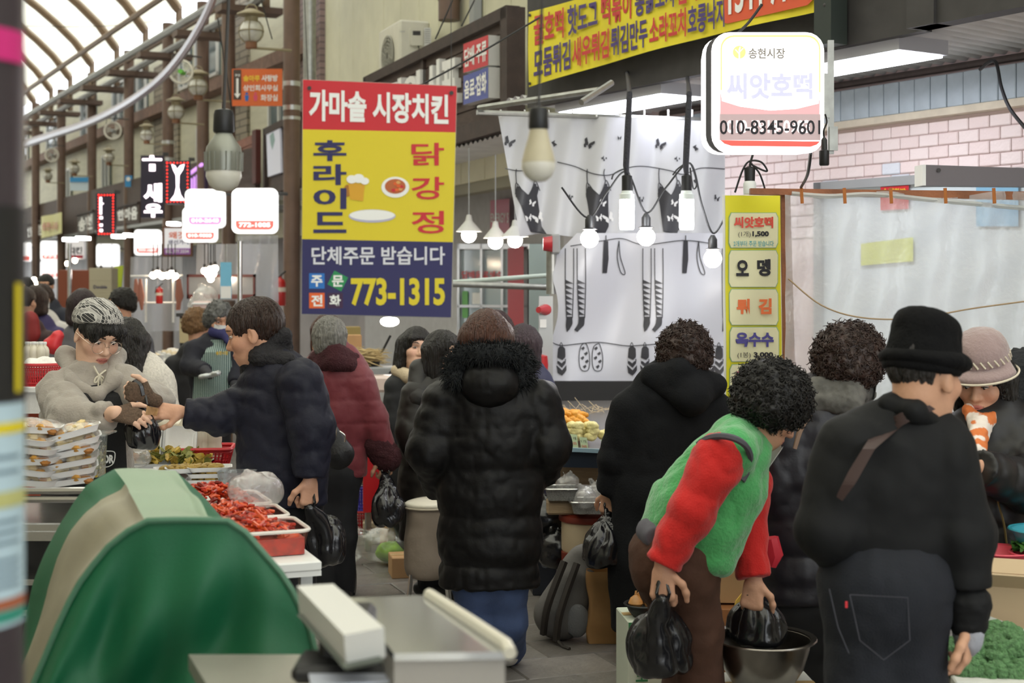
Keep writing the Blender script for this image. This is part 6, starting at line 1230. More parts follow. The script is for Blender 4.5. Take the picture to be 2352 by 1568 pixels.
for i in range(6): m_.ball(f.L(.02-.012*i, -.105+.006*i, .115-.008*i), .006, 8)
obj('hair_clip', m_, mat('pearl_pink', 'e0b8b4', .2, coat=.5), f.root); T = f.torso([(1142, 820, 40), (1145, 860, 66), (1148, 960, 70), (1148, 1150, 70)], .7); f.cloth('coat', T, MATS['slate_coat'], .016, .005, 8, cut=1150); f.legs((1130, 1140), (1165, 1140), (1130, 1200), (1165, 1200), (1130, 0), (1165, 0), m=MATS['black_trousers'], yaw=180, h=.02); f.finish()
f = Fig('woman with short purplish black hair and patterned skirt behind the black coat', 1205, 8.45, 'mid'); f.head(1205, 800, 150, 8, 0, .235, res=.008, eyes=False); f.hair('bob', H_wine, .014, .008, face=True, seed=9); T = f.torso([(1208, 855, 40), (1210, 890, 62), (1210, 980, 66), (1215, 1090, 64)], .75); f.cloth('coat', T, mat('navy_violet_coat', '282a44', .7), .014, .005, 8, cut=1090); M_dot = mat('dotted_navy_skirt', '34344c', .8, var=.9, vs=60); f.cloth('skirt', [cone(f.p(1225, 1080), f.p(1235, 1170), .13, .15, ((0, 1, 0), .7), .03)], M_dot, .014, .004, 9); f.legs((1215, 1150), (1240, 1150), (1215, 1240), (1240, 1240), (1218, 0), (1243, 0), m=MATS['black_trousers'], yaw=170, h=.02, r=(.08, .06, .05)); f.finish()
f = Fig('person with auburn hair just behind the grey-haired woman', 755, 10.2, 'mid'); f.head(752, 765, 185, 0, 0, .24, res=.012, eyes=False); f.hair('bob', H_auburn, .016, .009, face=False); T = f.torso([(752, 815, 32), (755, 850, 58), (755, 950, 60), (755, 1100, 58)], .7); f.cloth('coat', T, mat('plum_coat', '3a2530', .8), .018, .004, 8, cut=1100); f.legs((740, 1090), (770, 1090), (740, 1180), (770, 1180), (740, 0), (770, 0), m=MATS['black_trousers'], yaw=180, h=.02); f.finish()
# ---- market woman in striped apron
M_str = bpy.data.materials.new('green_striped_apron'); M_str.use_nodes = True; N = M_str.node_tree.nodes; Lk = M_str.node_tree.links; tc = N.new('ShaderNodeTexCoord'); wv = N.new('ShaderNodeTexWave'); wv.inputs['Scale'].default_value = 22; rp = N.new('ShaderNodeValToRGB'); rp.color_ramp.elements[0].color = (*hx('33504e'), 1); rp.color_ramp.elements[1].color = (*hx('a9bab2'), 1); rp.color_ramp.elements[0].position = .55; rp.color_ramp.elements[1].position = .75; Lk.new(tc.outputs['Object'], wv.inputs[0]); Lk.new(wv.outputs[0], rp.inputs[0]); Lk.new(rp.outputs[0], N['Principled BSDF'].inputs['Base Color'])
f = Fig('masked market woman in a green striped apron and dark coat', 490, 10.6, 'mid'); f.head(504, 738, 28, 12, 0, .235, res=.007); f.hair('perm', mat('hair_grey_perm', '5a5a58', .6, var=.3, vs=40), .012, .009, curls=300, seed=12)
T = f.torso([(500, 792, 26), (492, 808, 48), (488, 860, 52), (488, 960, 50)], .75); A = f.limb([(448, 805, -.03), (438, 840, -.08), (472, 850, -.3)], (.085, .075, .05)); B = f.limb([(528, 805, -.03), (537, 850, -.05), (540, 880, -.15)], (.08, .07, .05)); f.cloth('coat', T+A+B, mat('ink_blue_coat', '191a26', .8), .013, .005, 9, cut=960); f.cloth('scarf', [cone(f.p(490, 762, -.06), f.p(520, 768, -.1), .04, .04, None, .03), cone(f.p(518, 770, -.11), f.p(525, 785, -.15), .03, .025, None, .03)], mat('royal_scarf', '2c2c5c', .8), .01, .004, 20)
m_ = MB(); pfill([(485, 780), (525, 780), (532, 830), (536, 930), (442, 930), (446, 850), (465, 820)], lambda x, y, o: f.surf(x, y, o, 1.12), .035, 7, m_); obj('apron', m_, M_str, f.root); APL = front(10.6-.24, 0, 500); letters('송현시장', APL, (496, 806, 524, 815), mat('print_mustard', 'c9a838', .6), f.root, .04, .0)
mm = MB(); mm.grid(lambda u, v: V(f.L(-.06+.12*u, .075+.045*math.sin(u*3.14), .0-.095*v)), 8, 5); obj('face_mask', mm, M_mask, f.root); mm = MB()
for sx in (-1, 1): mm.tube([f.L(sx*.034+.022*math.cos(a*.5236), .105, .012+.018*math.sin(a*.5236)) for a in range(12)], .0016, 4, closed=True)
obj('eyeglasses', mm, mat('red_frame', '7a3a3a', .4), f.root); M_dgl = mat('dark_grey_glove', '34343a', .8); f.cloth('glove', [cone(f.p(470, 850, -.3), f.p(482, 862, -.36), .04, .03, None, .02)], M_dgl, .01, .002, 20); f.cloth('glove', [cone(f.p(540, 882, -.15), f.p(543, 900, -.18), .04, .03, None, .02)], M_dgl, .01, .002, 20)
f.legs((470, 940), (505, 940), (470, 1040), (505, 1040), (470, 0), (505, 0), m=MATS['black_trousers'], yaw=20, h=.02); f.finish()
blob('foil_pack', [cone(P(465, 865, 10.2), P(498, 858, 10.2), .03, .035, ((0, 0, 1), .6), .02)], .008, mat('crinkled_clear', 'b8bcbc', .15, .5, bump=.6, bs=50), None, .008, 30, label='shiny clear food pack in the hand of the market woman', cat='food pack')
# ---- simpler distant shoppers
def shopper(label, px, py, Y, yaw, coat, hairm, kind='bob', sw=30, hem=.75, mask=False, skin='mid', fur=None, pitch=5, H=.235):
    f = Fig(label, px, Y, skin, 'distant shoppers'); f.head(px, py, yaw, pitch, 0, H, res=.011, eyes=abs(yaw) < 100); f.hair(kind, hairm, .014, .011, curls=0, face=abs(yaw) < 120); u = f.u; n = .22/u; w_ = sw/FPX*Y/u if False else .21/u
    T = f.torso([(px, py+n, .08/u), (px, py+n+.06/u, w_*.9), (px, py+n+.35/u, w_*1.08), (px, py+n+hem/u, w_*1.12)], .65); A = f.limb([(px-w_*.95, py+n+.1/u), (px-w_*1.2, py+n+.38/u, -.05), (px-w_*.9, py+n+.58/u, -.15)], (.08, .072, .055)); B = f.limb([(px+w_*.95, py+n+.1/u), (px+w_*1.2, py+n+.38/u, -.05), (px+w_*.9, py+n+.58/u, -.15)], (.08, .072, .055))
    q = (.12, .012); T = [dict(c, quilt=q) for c in T]; f.cloth('coat', T+A+B, coat, .02, .004, 8, cut=py+n+hem/u)
    if fur is not None: f.cloth('collar', [cone(f.p(px-.1/u, py+n, .03), f.p(px, py+n+.03/u, -.1), .05, .05, None, .04), cone(f.p(px, py+n+.03/u, -.1), f.p(px+.1/u, py+n, .03), .05, .05, None, .04)], fur, .015, .008, 30)
    if mask: mm = MB(); mm.grid(lambda a, b: V(f.L(-.062+.124*a, .07+.045*math.sin(a*3.14), .0-.09*b)), 6, 4); obj('face_mask', mm, M_mask, f.root)
    for sx in (-1, 1): f.pieces.append((*nets([ell(f.p(px+sx*w_*.85, py+n+.58/u, -.16), (.035, .04, .05))], .012), np.tile(f.skin, (1, 1))))
    f.pieces = [(a, b, np.tile(f.skin, (len(a), 1)) if len(c) == 1 else c) for a, b, c in f.pieces]
    f.legs((px-.09/u, py+n+(hem-.05)/u), (px+.09/u, py+n+(hem-.05)/u), (px-.09/u, py+n+1.0/u), (px+.09/u, py+n+1.0/u), (px-.09/u, 0), (px+.09/u, 0), m=MATS['black_trousers'], yaw=yaw, h=.022); f.finish(); return f
G = lambda n, c: mat(n, c, .7)
shopper('woman in grey padded coat with purple scarf behind the vendor', 278, 700, 12.5, -60, G('grey_padded', '55565e'), H_black, 'perm', fur=mat('purple_scarf', '4a1c4c', .8))
shopper('woman with dark red-brown hair in grey coat seen from behind past the vendor', 192, 705, 11.0, 175, G('grey_coat_b', '5c5a60'), hairmat('hair_maroon', '2a1a1e'), 'bob')
shopper('blond-haired person in black behind the market woman', 455, 748, 11.6, 150, G('black_coat_far', '15151a'), H_tan, 'perm')
shopper('tall masked man in dark jacket at the far left', 105, 657, 16.0, 5, G('far_navy', '1e2230'), H_black, 'short', mask=True)
shopper('masked woman in white jacket at the far left', 98, 685, 15.0, 20, G('far_white', 'c9c6c4'), H_brown, 'perm', mask=True)
shopper('shopper in violet padded coat from behind at the far left', 84, 690, 13.2, 175, G('violet_padded', '38305c'), H_brown, 'bob')
shopper('shopper with a red backpack at the far left edge', 58, 695, 12.4, 170, G('far_brown', '3a2426'), H_brown, 'short')
shopper('grey-coated shopper at the far left edge', 58, 662, 17.5, -20, G('far_grey', '4a4c56'), H_black, 'short')
t = thing('backpack', 'red backpack worn by the shopper at the far left edge', 'backpack', V(P(70, 760, 12.1))); blob('bag_body', [cone(P(68, 735, 12.15), P(70, 765, 12.15), .08, .09, ((0, 1, 0), .6), .03)], .016, mat('red_nylon', '8a2222', .6), t, .004, 12); m_ = MB(); m_.tube([P(52, 725, 12.3), P(52, 770, 12.3)], .02, 6); obj('strap', m_, M_black, t)
f = Fig('woman with wavy black hair in a speckled cream knit behind the vendor', 300, 7.2, 'mid'); f.head(292, 800, 175, 15, 0, .24, res=.009, eyes=False); f.hair('long', H_black, .022, .008, face=False, seed=14, rough=.004); T = f.torso([(300, 840, 45), (315, 880, 78), (320, 960, 85), (320, 1050, 84)], .7); A = f.limb([(365, 890, 0), (378, 970, -.05), (372, 1040, -.1)], (.085, .08, .06)); f.cloth('knit_sweater', T+A, mat('speckled_knit', 'd8d2c8', .95, var=.15, vs=90, bump=.5, bs=120), .012, .005, 10, cut=1050); f.legs((300, 1040), (345, 1040), (300, 1150), (345, 1150), (300, 0), (345, 0), m=MATS['black_trousers'], yaw=180, h=.02); f.finish()
# ================================================================ GOODS: shared builders
def RZ(a): return Matrix.Rotation(a, 3, 'Z')
def carton(label, c, size, rot=0., m=None, flaps=0., group=None, text=None, tm=None, stripe=None, cat='box', name='cardboard_box', face='front'):
    """box standing at c (centre of its base); flaps>0 leaves it open with tilted flaps"""
    m = m or M_card; c = V(c); sx, sy, sz = size; R_ = RZ(rot); t = thing(name, label, cat, c, group); th = .006
    if flaps:
        for k, (dx, dy, wx, wy) in enumerate(((0, -sy/2, sx, th), (0, sy/2, sx, th), (-sx/2, 0, th, sy), (sx/2, 0, th, sy))):
            m_ = MB(); m_.box(c+R_ @ V((dx, dy, sz/2)), (wx, wy, sz), R_); obj('side_panel', m_, m, t, smooth=False)
            ax = V((0, 0, 0)); ln = .4*min(sx, sy); a = flaps*(1 if k % 2 else .8); n = V((dx, dy, 0)).normalized(); m_ = MB()
            mid = c+R_ @ (V((dx, dy, sz))+n*ln/2*math.sin(a)+V((0, 0, ln/2*math.cos(a)))); F = Matrix.Rotation(a, 3, 'X' if dx == 0 else 'Y'); F = Matrix.Rotation((a if dy > 0 else -a) if dx == 0 else 0, 3, 'X').inverted() @ Matrix.Rotation((a if dx > 0 else -a) if dy == 0 else 0, 3, 'Y')
            m_.box(mid, (wx if dx == 0 else th, wy if dy == 0 else th, ln), R_ @ F); obj('flap', m_, m, t, smooth=False)
        m_ = MB(); m_.box(c+V((0, 0, .01)), (sx, sy, .01), R_); obj('bottom', m_, m, t, smooth=False)
    else:
        m_ = MB(); m_.box(c+V((0, 0, sz/2)), (sx, sy, sz), R_, .004); obj('body', m_, m, t, smooth=False)
        m_ = MB(); m_.box(c+V((0, 0, sz+.001)), (sx*.98, .045, .002), R_); obj('tape', m_, mat('parcel_tape', 'c2a372', .3), t, smooth=False)
    pl = Plane(c+R_ @ V((0, -sy/2-.004, 0)), R_ @ V((0, -1, 0)))
    def fp(x, z): p = c+R_ @ V((x, -sy/2-.005, z)); return ((p.x/p.y)*FPX+CX, HY-(p.z-CH)/p.y*FPX)
    if stripe:
        for z0, z1, sm in stripe: flat(t, 'printed_band', [fp(-sx/2*.99, z1*sz), fp(sx/2*.99, z1*sz), fp(sx/2*.99, z0*sz), fp(-sx/2*.99, z0*sz)], sm, .001, pl)
    if text:
        for body, x0, z0, x1, z1 in text: letters(body, pl, [fp(x0*sx, z1*sz), fp(x1*sx, z1*sz), fp(x1*sx, z0*sz), fp(x0*sx, z0*sz)], tm or I_blk, t, .02, .002)
    return t
def table(label, c, size, rot, m, legm=None, apron=None, cat='table', name='market_table', th=.03):
    c = V(c); sx, sy, sz = size; R_ = RZ(rot); t = thing(name, label, cat, (c.x, c.y, 0)); m_ = MB(); m_.box(V((c.x, c.y, sz-th/2)), (sx, sy, th), R_, .005); obj('table_top', m_, m, t, smooth=False)
    for a in (-1, 1):
        for b in (-1, 1): m_ = MB(); q = V((c.x, c.y, 0))+R_ @ V((a*(sx/2-.04), b*(sy/2-.04), 0)); m_.box(q+V((0, 0, (sz-th)/2)), (.035, .035, sz-th), R_); obj('leg', m_, legm or M_galv, t, smooth=False)
    if apron: m_ = MB(); m_.box(V((c.x, c.y, sz-th-apron[0]/2))+R_ @ V((0, -sy/2+.01, 0)), (sx, .01, apron[0]), R_); obj('skirt', m_, apron[1], t, smooth=False)
    return t
M_foam = mat('white_foam', 'eeeeee', .6, bump=.1, bs=80); M_wrap = film('cling_wrap', 'ffffff', .8, .08, .06); M_clear = film('clear_plastic', 'eef2f4', .75, .12, .08); M_bagw = film('milky_bag', 'fafafa', .7, .25, .12, 30)
def rrs(sx, sy, r, n=4): return [(x, y) for x, y in rrect(-sx/2, -sy/2, sx/2, sy/2, r, n)]
def dish(mb, c, sx, sy, h, flare=1.15, th=.004, r=None):
    """shallow rounded-rectangular tray, open at the top"""
    r = r or min(sx, sy)*.18; lo = rrs(sx/flare, sy/flare, r*.8); up = rrs(sx, sy, r); n = len(lo); c = V(c)
    vs = [c+V((x, y, 0)) for x, y in lo]+[c+V((x, y, h)) for x, y in up]+[c+V((x*1.05, y*1.05, h)) for x, y in up]+[c+V((x*.985, y*.985, h)) for x, y in up]+[c+V((x*.97, y*.97, th)) for x, y in lo]
    fs = [tuple(range(n))[::-1], tuple(range(4*n, 5*n))]
    for k, (a, b) in enumerate(((0, 1), (1, 2), (2, 3), (3, 4))):
        for i in range(n): j = (i+1) % n; fs.append((a*n+i, a*n+j, b*n+j, b*n+i))
    return mb.add(vs, fs)
def lumps(mb, c, sx, sy, h, n, r0, r1, seed=0, el=1.6, nm=1):
    rg = random.Random(seed); c = V(c)
    for i in range(n):
        x, y = rg.uniform(-1, 1), rg.uniform(-1, 1); z = h*max(0, 1-.6*x*x-.6*y*y)*rg.uniform(.55, 1); r = rg.uniform(r0, r1); mb.cm = i % nm
        M_ = Matrix.Rotation(rg.uniform(0, 6.3), 3, 'Z') @ Matrix.Rotation(rg.uniform(-.5, .5), 3, 'Y'); mb.ball(c+V((x*sx/2, y*sy/2, z)), (r*el, r, r*.75), 8, M_)
    mb.cm = 0; return mb
FM = [mat('fried_gold', 'c8923c', .55, var=.25, vs=40, bump=.5, bs=60), mat('fried_brown', 'a86e2e', .55, var=.25, vs=40, bump=.5, bs=60), mat('pale_batter', 'd8c088', .55, var=.15, vs=40, bump=.4, bs=60)]
def wrapped_tray(label, group, food, seed=0, sx=.19, sy=.13):
    t = thing('food_tray', label, 'food tray', (0, 0, 0), group); m_ = MB(); dish(m_, (0, 0, 0), sx, sy, .022); obj('tray', m_, M_foam, t)
    m_ = MB(); lumps(m_, (0, 0, .012), sx*.75, sy*.7, .022, 16, .014, .022, seed, 1.5, len(food)); o = obj('food', m_, food, t, kind='stuff')
    m_ = MB(); m_.grid(lambda u, v: V(((u-.5)*sx*1.0, (v-.5)*sy*1.0, .024+.022*math.sin(math.pi*u)**.5*math.sin(math.pi*v)**.5+.003*math.sin(u*17+v*9))), 10, 8); obj('wrap', m_, M_wrap, t); return t
def place(o, c, rz=0., rx=0., ry=0., s=1.): o.location = V(c); o.rotation_euler = (rx, ry, rz); o.scale = (s, s, s); return o
def bottle(label, group, h=.2, r=.034):
    t = thing('plastic_bottle', label, 'bottle', (0, 0, 0), group); m_ = MB(); m_.lathe((0, 0, 0), [(r*.85, 0), (r, .01), (r, h*.3), (r*.93, h*.36), (r, h*.42), (r, h*.62), (r*.8, h*.74), (r*.42, h*.84), (r*.4, h*.9)], 16); obj('bottle_body', m_, mat('milky_drink', 'd9d2c0', .25, coat=.4), t)
    m_ = MB(); m_.lathe((0, 0, h*.89), [(r*.48, 0), (r*.5, h*.09), (r*.42, h*.11), (0, h*.11)], 14); obj('cap', m_, M_white, t); return t
def basket(label, c, sx, sy, h, rot, m, group=None, flare=1.12, nb=16, floor_=True, shape='rect'):
    t = thing('plastic_basket', label, 'basket', c, group); c = V(c); R_ = RZ(rot); m_ = MB(); q = []
    per = rrs(sx, sy, min(sx, sy)*.15, 3) if shape == 'rect' else [(sx/2*math.cos(a*math.pi/12), sy/2*math.sin(a*math.pi/12)) for a in range(24)]
    def ring(z, k, th): m_.tube([c+R_ @ V((x*k, y*k, z)) for x, y in per], th, 6, closed=True)
    k0 = 1/flare; ring(0, k0, .006); ring(h, 1, .009); ring(h*.85, 1-(1-k0)*.15, .005); ring(h*.15, k0+(1-k0)*.15, .005); obj('rim', m_, m, t)
    m_ = MB(); L_ = []; pts = [V((x, y, 0)) for x, y in per]+[V((*per[0], 0))]; tot = sum((b-a).length for a, b in zip(pts[:-1], pts[1:])); st = tot/(nb*4)
    acc = 0; nxt = 0
    for a, b in zip(pts[:-1], pts[1:]):
        l = (b-a).length
        while nxt <= acc+l: p = a.lerp(b, (nxt-acc)/max(l, 1e-6)); m_.tube([c+R_ @ V((p.x*k0, p.y*k0, 0)), c+R_ @ V((p.x, p.y, h))], .0035, 4); nxt += st
        acc += l
    for z in (.3, .45, .6, .75): m_.tube([c+R_ @ V((x*(k0+(1-k0)*z), y*(k0+(1-k0)*z), h*z)) for x, y in per], .002, 4, closed=True)
    obj('lattice', m_, m, t)
    if floor_: m_ = MB(); m_.prism([c+R_ @ V((x*k0, y*k0, .004)) for x, y in per], (0, 0, -.004)); obj('bottom', m_, m, t, smooth=False)
    return t
def basin(label, c, r, h, m, group=None, cat='basin', name='metal_basin', foot=.62):
    t = thing(name, label, cat, c, group); m_ = MB(); m_.lathe(c, [(r*foot, 0), (r*.82, h*.35), (r*.93, h*.75), (r*.97, h), (r*1.06, h*1.02), (r*1.07, h*.99), (r*1.03, h*.985), (r*.95, h*.96), (r*.9, h*.7), (r*.78, h*.36), (r*foot*.95, .01), (0, .01)], 36); obj('bowl', m_, m, t); m_ = MB(); m_.tube([V(c)+V((r*1.065*math.cos(a*math.pi/18), r*1.065*math.sin(a*math.pi/18), h)) for a in range(36)], .004, 5, closed=True); obj('rim', m_, m, t); return t
def knotbag(label, c, r, m, group=None, seed=0, h=None, name='knotted_bag', cat='bag', squash=.8, res=.009):
    """small tied plastic bag with a tuft"""
    t = thing(name, label, cat, V(c), group); c = V(c); rg = random.Random(seed); z = r*squash; pr = [ell(c+V((0, 0, z*.85)), (r, r*.85, z), None, .03), ell(c+V((rg.uniform(-.4, .4)*r, 0, z*1.1)), (r*.6, r*.6, z*.8), None, .04)]
    for k in range(4): a = rg.uniform(0, 6.3); pr.append(cone(c+V((0, 0, z*1.5)), c+V((math.cos(a)*r*.55, math.sin(a)*r*.4, z*(1.9+.7*rg.random()))), r*.22, r*.12, (V((math.sin(a), -math.cos(a), .2)), .35), .02))
    v, q = nets(pr+[half(c, (0, 0, -1), .02)], res*.85); nn = normals(v, q); v = v+nn*((np.abs(vnoise(v*.45/r+seed))*1.4+.7*np.abs(vnoise(v*1.1/r+seed))-.5)*r*.28)[:, None]; put('bag_body', np_mesh('bag_body', v, q, m), t); return t
# ================================================================ LEFT STALL
DS = V((-.363, .932, 0)); WS = V((-.932, -.363, 0)); OS_ = V((-.58, 4.25, 0)); RS = math.atan2(DS.y, DS.x)-math.pi/2
def TA(u, w_, z=0.): return OS_+DS*u+WS*w_+V((0, 0, z))
ZT = .88
table('pale stall table carrying red kimchi tubs and fried goods', TA(1.45, .2), (.4, 3.0, ZT), RS, M_white, apron=(.015, M_white))
# kimchi tubs
KM = [mat('kimchi_red', 'b02a10', .35, coat=.3, var=.35, vs=40), mat('kimchi_orange', 'cc4c1c', .35, coat=.3, var=.25, vs=30), mat('kimchi_dark', '7a1608', .35, coat=.3, var=.2, vs=30)]
KL = ['front tub of red radish kimchi sticks beside the green tarp', 'middle tub of red kimchi with a plastic bag on it', 'rear tub of heaped red kimchi in front of the navy jacket']
for k, (u0, u1, hh, n) in enumerate(((.04, .30, .055, 330), (.33, .58, .06, 300), (.61, .92, .085, 330))):
    t = thing('kimchi_tub', KL[k], 'food tub', TA((u0+u1)/2, .23, ZT), 'kimchi tubs'); c = TA((u0+u1)/2, .2, ZT); sx, sy = .38, u1-u0; m_ = MB(); lo = rrs(sx*.92, sy*.88, .03); up = rrs(sx, sy, .035); R_ = RZ(RS); q = len(lo)
    vs = [c+R_ @ V((x, y, .002)) for x, y in lo]+[c+R_ @ V((x, y, .075)) for x, y in up]; m_.add(vs, [tuple(range(q))]+[(i, (i+1) % q, q+(i+1) % q, q+i) for i in range(q)]); obj('tub_wall', m_, mat('tub_clear', 'd8907c', .1, alpha=.1), t); m_ = MB(); m_.tube([c+R_ @ V((x, y, .076)) for x, y in up], .006, 6, closed=True); obj('tub_rim', m_, mat('tub_rim', 'e6dfd8', .25), t)
    m_ = MB(); m_.box(c+V((0, 0, .028)), (sx*.91, sy*.87, .05), R_); obj('brine', m_, KM[0], t, smooth=False)
    m_ = MB(); rg = random.Random(k+3)
    for i in range(n):
        x, y = rg.uniform(-.95, .95), rg.uniform(-.9, .9); z = .05+hh*max(0, 1-.8*x*x-.7*y*y)*rg.uniform(.6, 1); a = rg.uniform(0, 6.3); l = rg.uniform(.03, .06) if k == 0 else rg.uniform(.02, .045); r = rg.uniform(.005, .010)*(1 if k == 0 else .85); p = c+R_ @ V((x*sx*.42, y*sy*.42, z)); d = V((math.cos(a), math.sin(a), rg.uniform(-.35, .45)))*l/2; b = V((rg.uniform(-.3, .3), rg.uniform(-.3, .3), rg.uniform(0, .5)))*l*.4; m_.cm = rg.choice((0, 0, 1, 1, 2)); m_.tube([p-d, p+b, p+d], [r*.7, r, r*.5], 6)
    m_.cm = 0; obj('kimchi', m_, KM, t, kind='stuff')
knotbag('crumpled clear plastic bag lying over the kimchi tubs', TA(.62, .06, ZT+.08), .075, M_bagw, seed=3, squash=.6)
t = thing('plastic_cup', 'clear plastic container standing open behind the kimchi', 'container', TA(.97, .06, ZT)); m_ = MB(); dish(m_, TA(.99, .06, ZT+.06), .13, .1, .08, 1.1); obj('cup', m_, M_clear, t)
# front counter of trays
table('stainless counter with wrapped trays in front of the vendor', V((-1.97, 4.97, 0)), (1.0, .46, .9), 0, M_steel, apron=(.03, M_steel), name='steel_counter', cat='counter')
for k, (y0, y1) in enumerate(((1128, 1132), (1146, 1152))): m_ = MB(); m_.tube([P(-60, y0, 4.72), P(235, y1-6, 4.72)], .012, 8); tag(obj('steel_rail', m_, M_steel), ('upper' if k == 0 else 'lower')+' steel rail along the front of the tray counter', 'rail')
t = thing('steel_cabinet', 'dark open shelf unit under the tray counter', 'shelf', GR(60, 4.85)); m_ = MB(); m_.box((-2.0, 5.0, .42), (.9, .3, .84)); obj('body', m_, M_black, t, smooth=False); m_ = MB(); m_.box(GR(60, 4.72, .62), (1.0, .12, .02)); m_.box(GR(60, 4.72, .72), (1.0, .12, .02)); obj('shelf', m_, M_steel, t, smooth=False)
tl = 'white foam tray of wrapped fried food in the stacks before the vendor'; grp = 'wrapped fried food trays before the vendor'
proto = [wrapped_tray(tl, grp, FM[:2], 1, .21, .15), wrapped_tray(tl, grp, FM[1:], 2, .21, .15), wrapped_tray(tl, grp, [FM[0], FM[2]], 3, .21, .15)]
rg = random.Random(5); first = [True]*3; ORD = [a+' from the top of' for a in ('first', 'second', 'third', 'fourth', 'fifth', 'sixth')]
def ptray(i, c, rz, rx, ry, label=None):
    o = proto[i] if first[i] else dup(proto[i]); first[i] = False; place(o, c, rz, rx, ry)
    if label: o['label'] = label
for k in range(6): ptray(k % 3, P(150+k*3-(k == 5)*4, 1108-k*21, 4.95)+V((0, 0, .0)), rg.uniform(.1, .35), rg.uniform(-.05, .08), -.10-.03*k, 'wrapped food tray, '+ORD[5-k]+' the stack beside the pickle tub')
for k in range(6): ptray((k+1) % 3, P(72+rg.uniform(-6, 6), 1110-k*24, 4.9), rg.uniform(-.25, .2), rg.uniform(-.05, .05), rg.uniform(-.06, .1), 'wrapped food tray, '+ORD[5-k]+' the middle tray stack')
for k in range(4): ptray((k+2) % 3, P(20+rg.uniform(-6, 6), 1108-k*24, 5.1), rg.uniform(-.2, .2), 0, .05, 'wrapped food tray, '+ORD[3-k]+' the stack nearest the pole')
t = thing('pickle_tub', 'tall clear tub of pale pickles beside the tray stack', 'food tub', P(200, 1092, 5.15)); c = P(198, 1092, 5.15); m_ = MB(); dish(m_, c, .13, .13, .15, 1.12); obj('tub', m_, M_clear, t); m_ = MB(); lumps(m_, c+V((0, 0, .02)), .09, .09, .1, 40, .014, .022, 4, 1.2); obj('pickles', m_, mat('pale_pickle', 'd6cf9a', .3, var=.2, vs=30), t, kind='stuff'); m_ = MB(); m_.box(c+V((-.03, 0, .153)), (.24, .16, .006), None, .002); obj('lid', m_, M_clear, t, smooth=False); m_ = MB(); m_.box(c+V((0, 0, .012)), (.11, .11, .02)); obj('juice', m_, mat('pickle_juice', 'c8a83a', .2), t, smooth=False)
knotbag('small clear bag with tied tuft on the pickle tub lid', P(180, 1010, 5.1), .03, M_bagw, seed=4, squash=.8, res=.006)
# fried greens, fritters, dough
t = thing('fritter_tray', 'tray heaped with green leaf fritters', 'food tray', P(395, 1072, 6.05)); c = P(395, 1068, 6.05); m_ = MB(); dish(m_, c, .34, .24, .02); obj('tray', m_, M_foam, t); m_ = MB(); rg = random.Random(9)
for i in range(46):
    x, y = rg.uniform(-1, 1), rg.uniform(-1, 1); z = .02+.05*max(0, 1-x*x*.7-y*y*.7)*rg.uniform(.5, 1.1); a = rg.uniform(0, 6.3); p = c+V((x*.14, y*.09, z)); R_ = RZ(a) @ Matrix.Rotation(rg.uniform(-.7, .7), 3, 'X'); m_.cm = i % 2
    m_.grid(lambda u, v: p+R_ @ V(((u-.5)*.09, (v-.5)*.045*math.sin(math.pi*(.12+.8*u)), .012*math.sin(u*7+i)+.010*math.sin(v*6+i))), 6, 4)
m_.cm = 0; obj('leaf_fritters', m_, [mat('leaf_green_batter', '7a7a30', .5, var=.4, vs=50, bump=.5), mat('yellow_batter', 'b89a3c', .5, var=.3, vs=50, bump=.5)], t, kind='stuff')
rg = random.Random(2)
for k in range(7): m_ = MB(); M_ = RZ(rg.uniform(0, 6)); m_.ball(P(286+rg.uniform(-10, 22), 1066-rg.uniform(0, 22), 6.0), (.035, .026, .02), 12, M_); tag(obj('fritter', m_, FM[1]), 'brown fritter in the heap left of the leaf fritters', 'fritter', 'brown fritter heap')
knotbag('clear bag of fritters opened beside the green leaf fritters', P(318, 1068, 5.9), .05, M_bagw, seed=7, squash=.7)
dpk = thing('dough_pack', 'plump pack of white rice cake dough in the stack behind the black bag', 'food pack', (0, 0, 0), 'white dough packs'); blob('pack', [ell((0, 0, .03), (.085, .06, .028), None, .02), cone((-.05, 0, .025), (.05, 0, .025), .035, .035, ((0, 0, 1), .7), .03)], .008, mat('dough_white', 'ddd3c0', .4, coat=.3, var=.08, vs=20), dpk, .006, 30)
ft = True
for r_ in range(4):
    for k in range(4-(r_ > 2)):
        c = P(290+k*30+(r_ % 2)*12, 1030-r_*22, 6.35); o = dpk if ft else dup(dpk); ft = False; place(o, c, rg.uniform(-.4, .4), rg.uniform(-.1, .1), rg.uniform(-.1, .1))
# red basket with foam plates and rice drink bottles
basket('red lattice basket of white drink bottles on the stall table', P(462, 1072, 6.15), .27, .2, .085, RS*.3, mat('red_plastic', 'c0202a', .4), flare=1.2, nb=14)
bt = bottle('white rice drink bottle in the red basket', 'rice drink bottles'); ft = True
for k, (x, y, dz) in enumerate(((424, 1045, .1), (438, 1047, .06), (452, 1045, .1), (466, 1047, .04), (480, 1045, .1), (492, 1048, .04), (450, 1050, .02))):
    o = bt if ft else dup(bt); ft = False; place(o, P(x, y+8, 6.1+dz), 0)
pl_ = thing('foam_plate', 'stacked white foam plates leaning in the red basket', 'plate', (0, 0, 0), 'foam plates in the red basket'); m_ = MB(); dish(m_, (0, 0, 0), .13, .17, .014); obj('plate', m_, M_foam, pl_)
for k in range(7): o = pl_ if k == 0 else dup(pl_); place(o, P(404+k*1.6, 1030-k*.5, 6.05), .3, 1.2, .1)
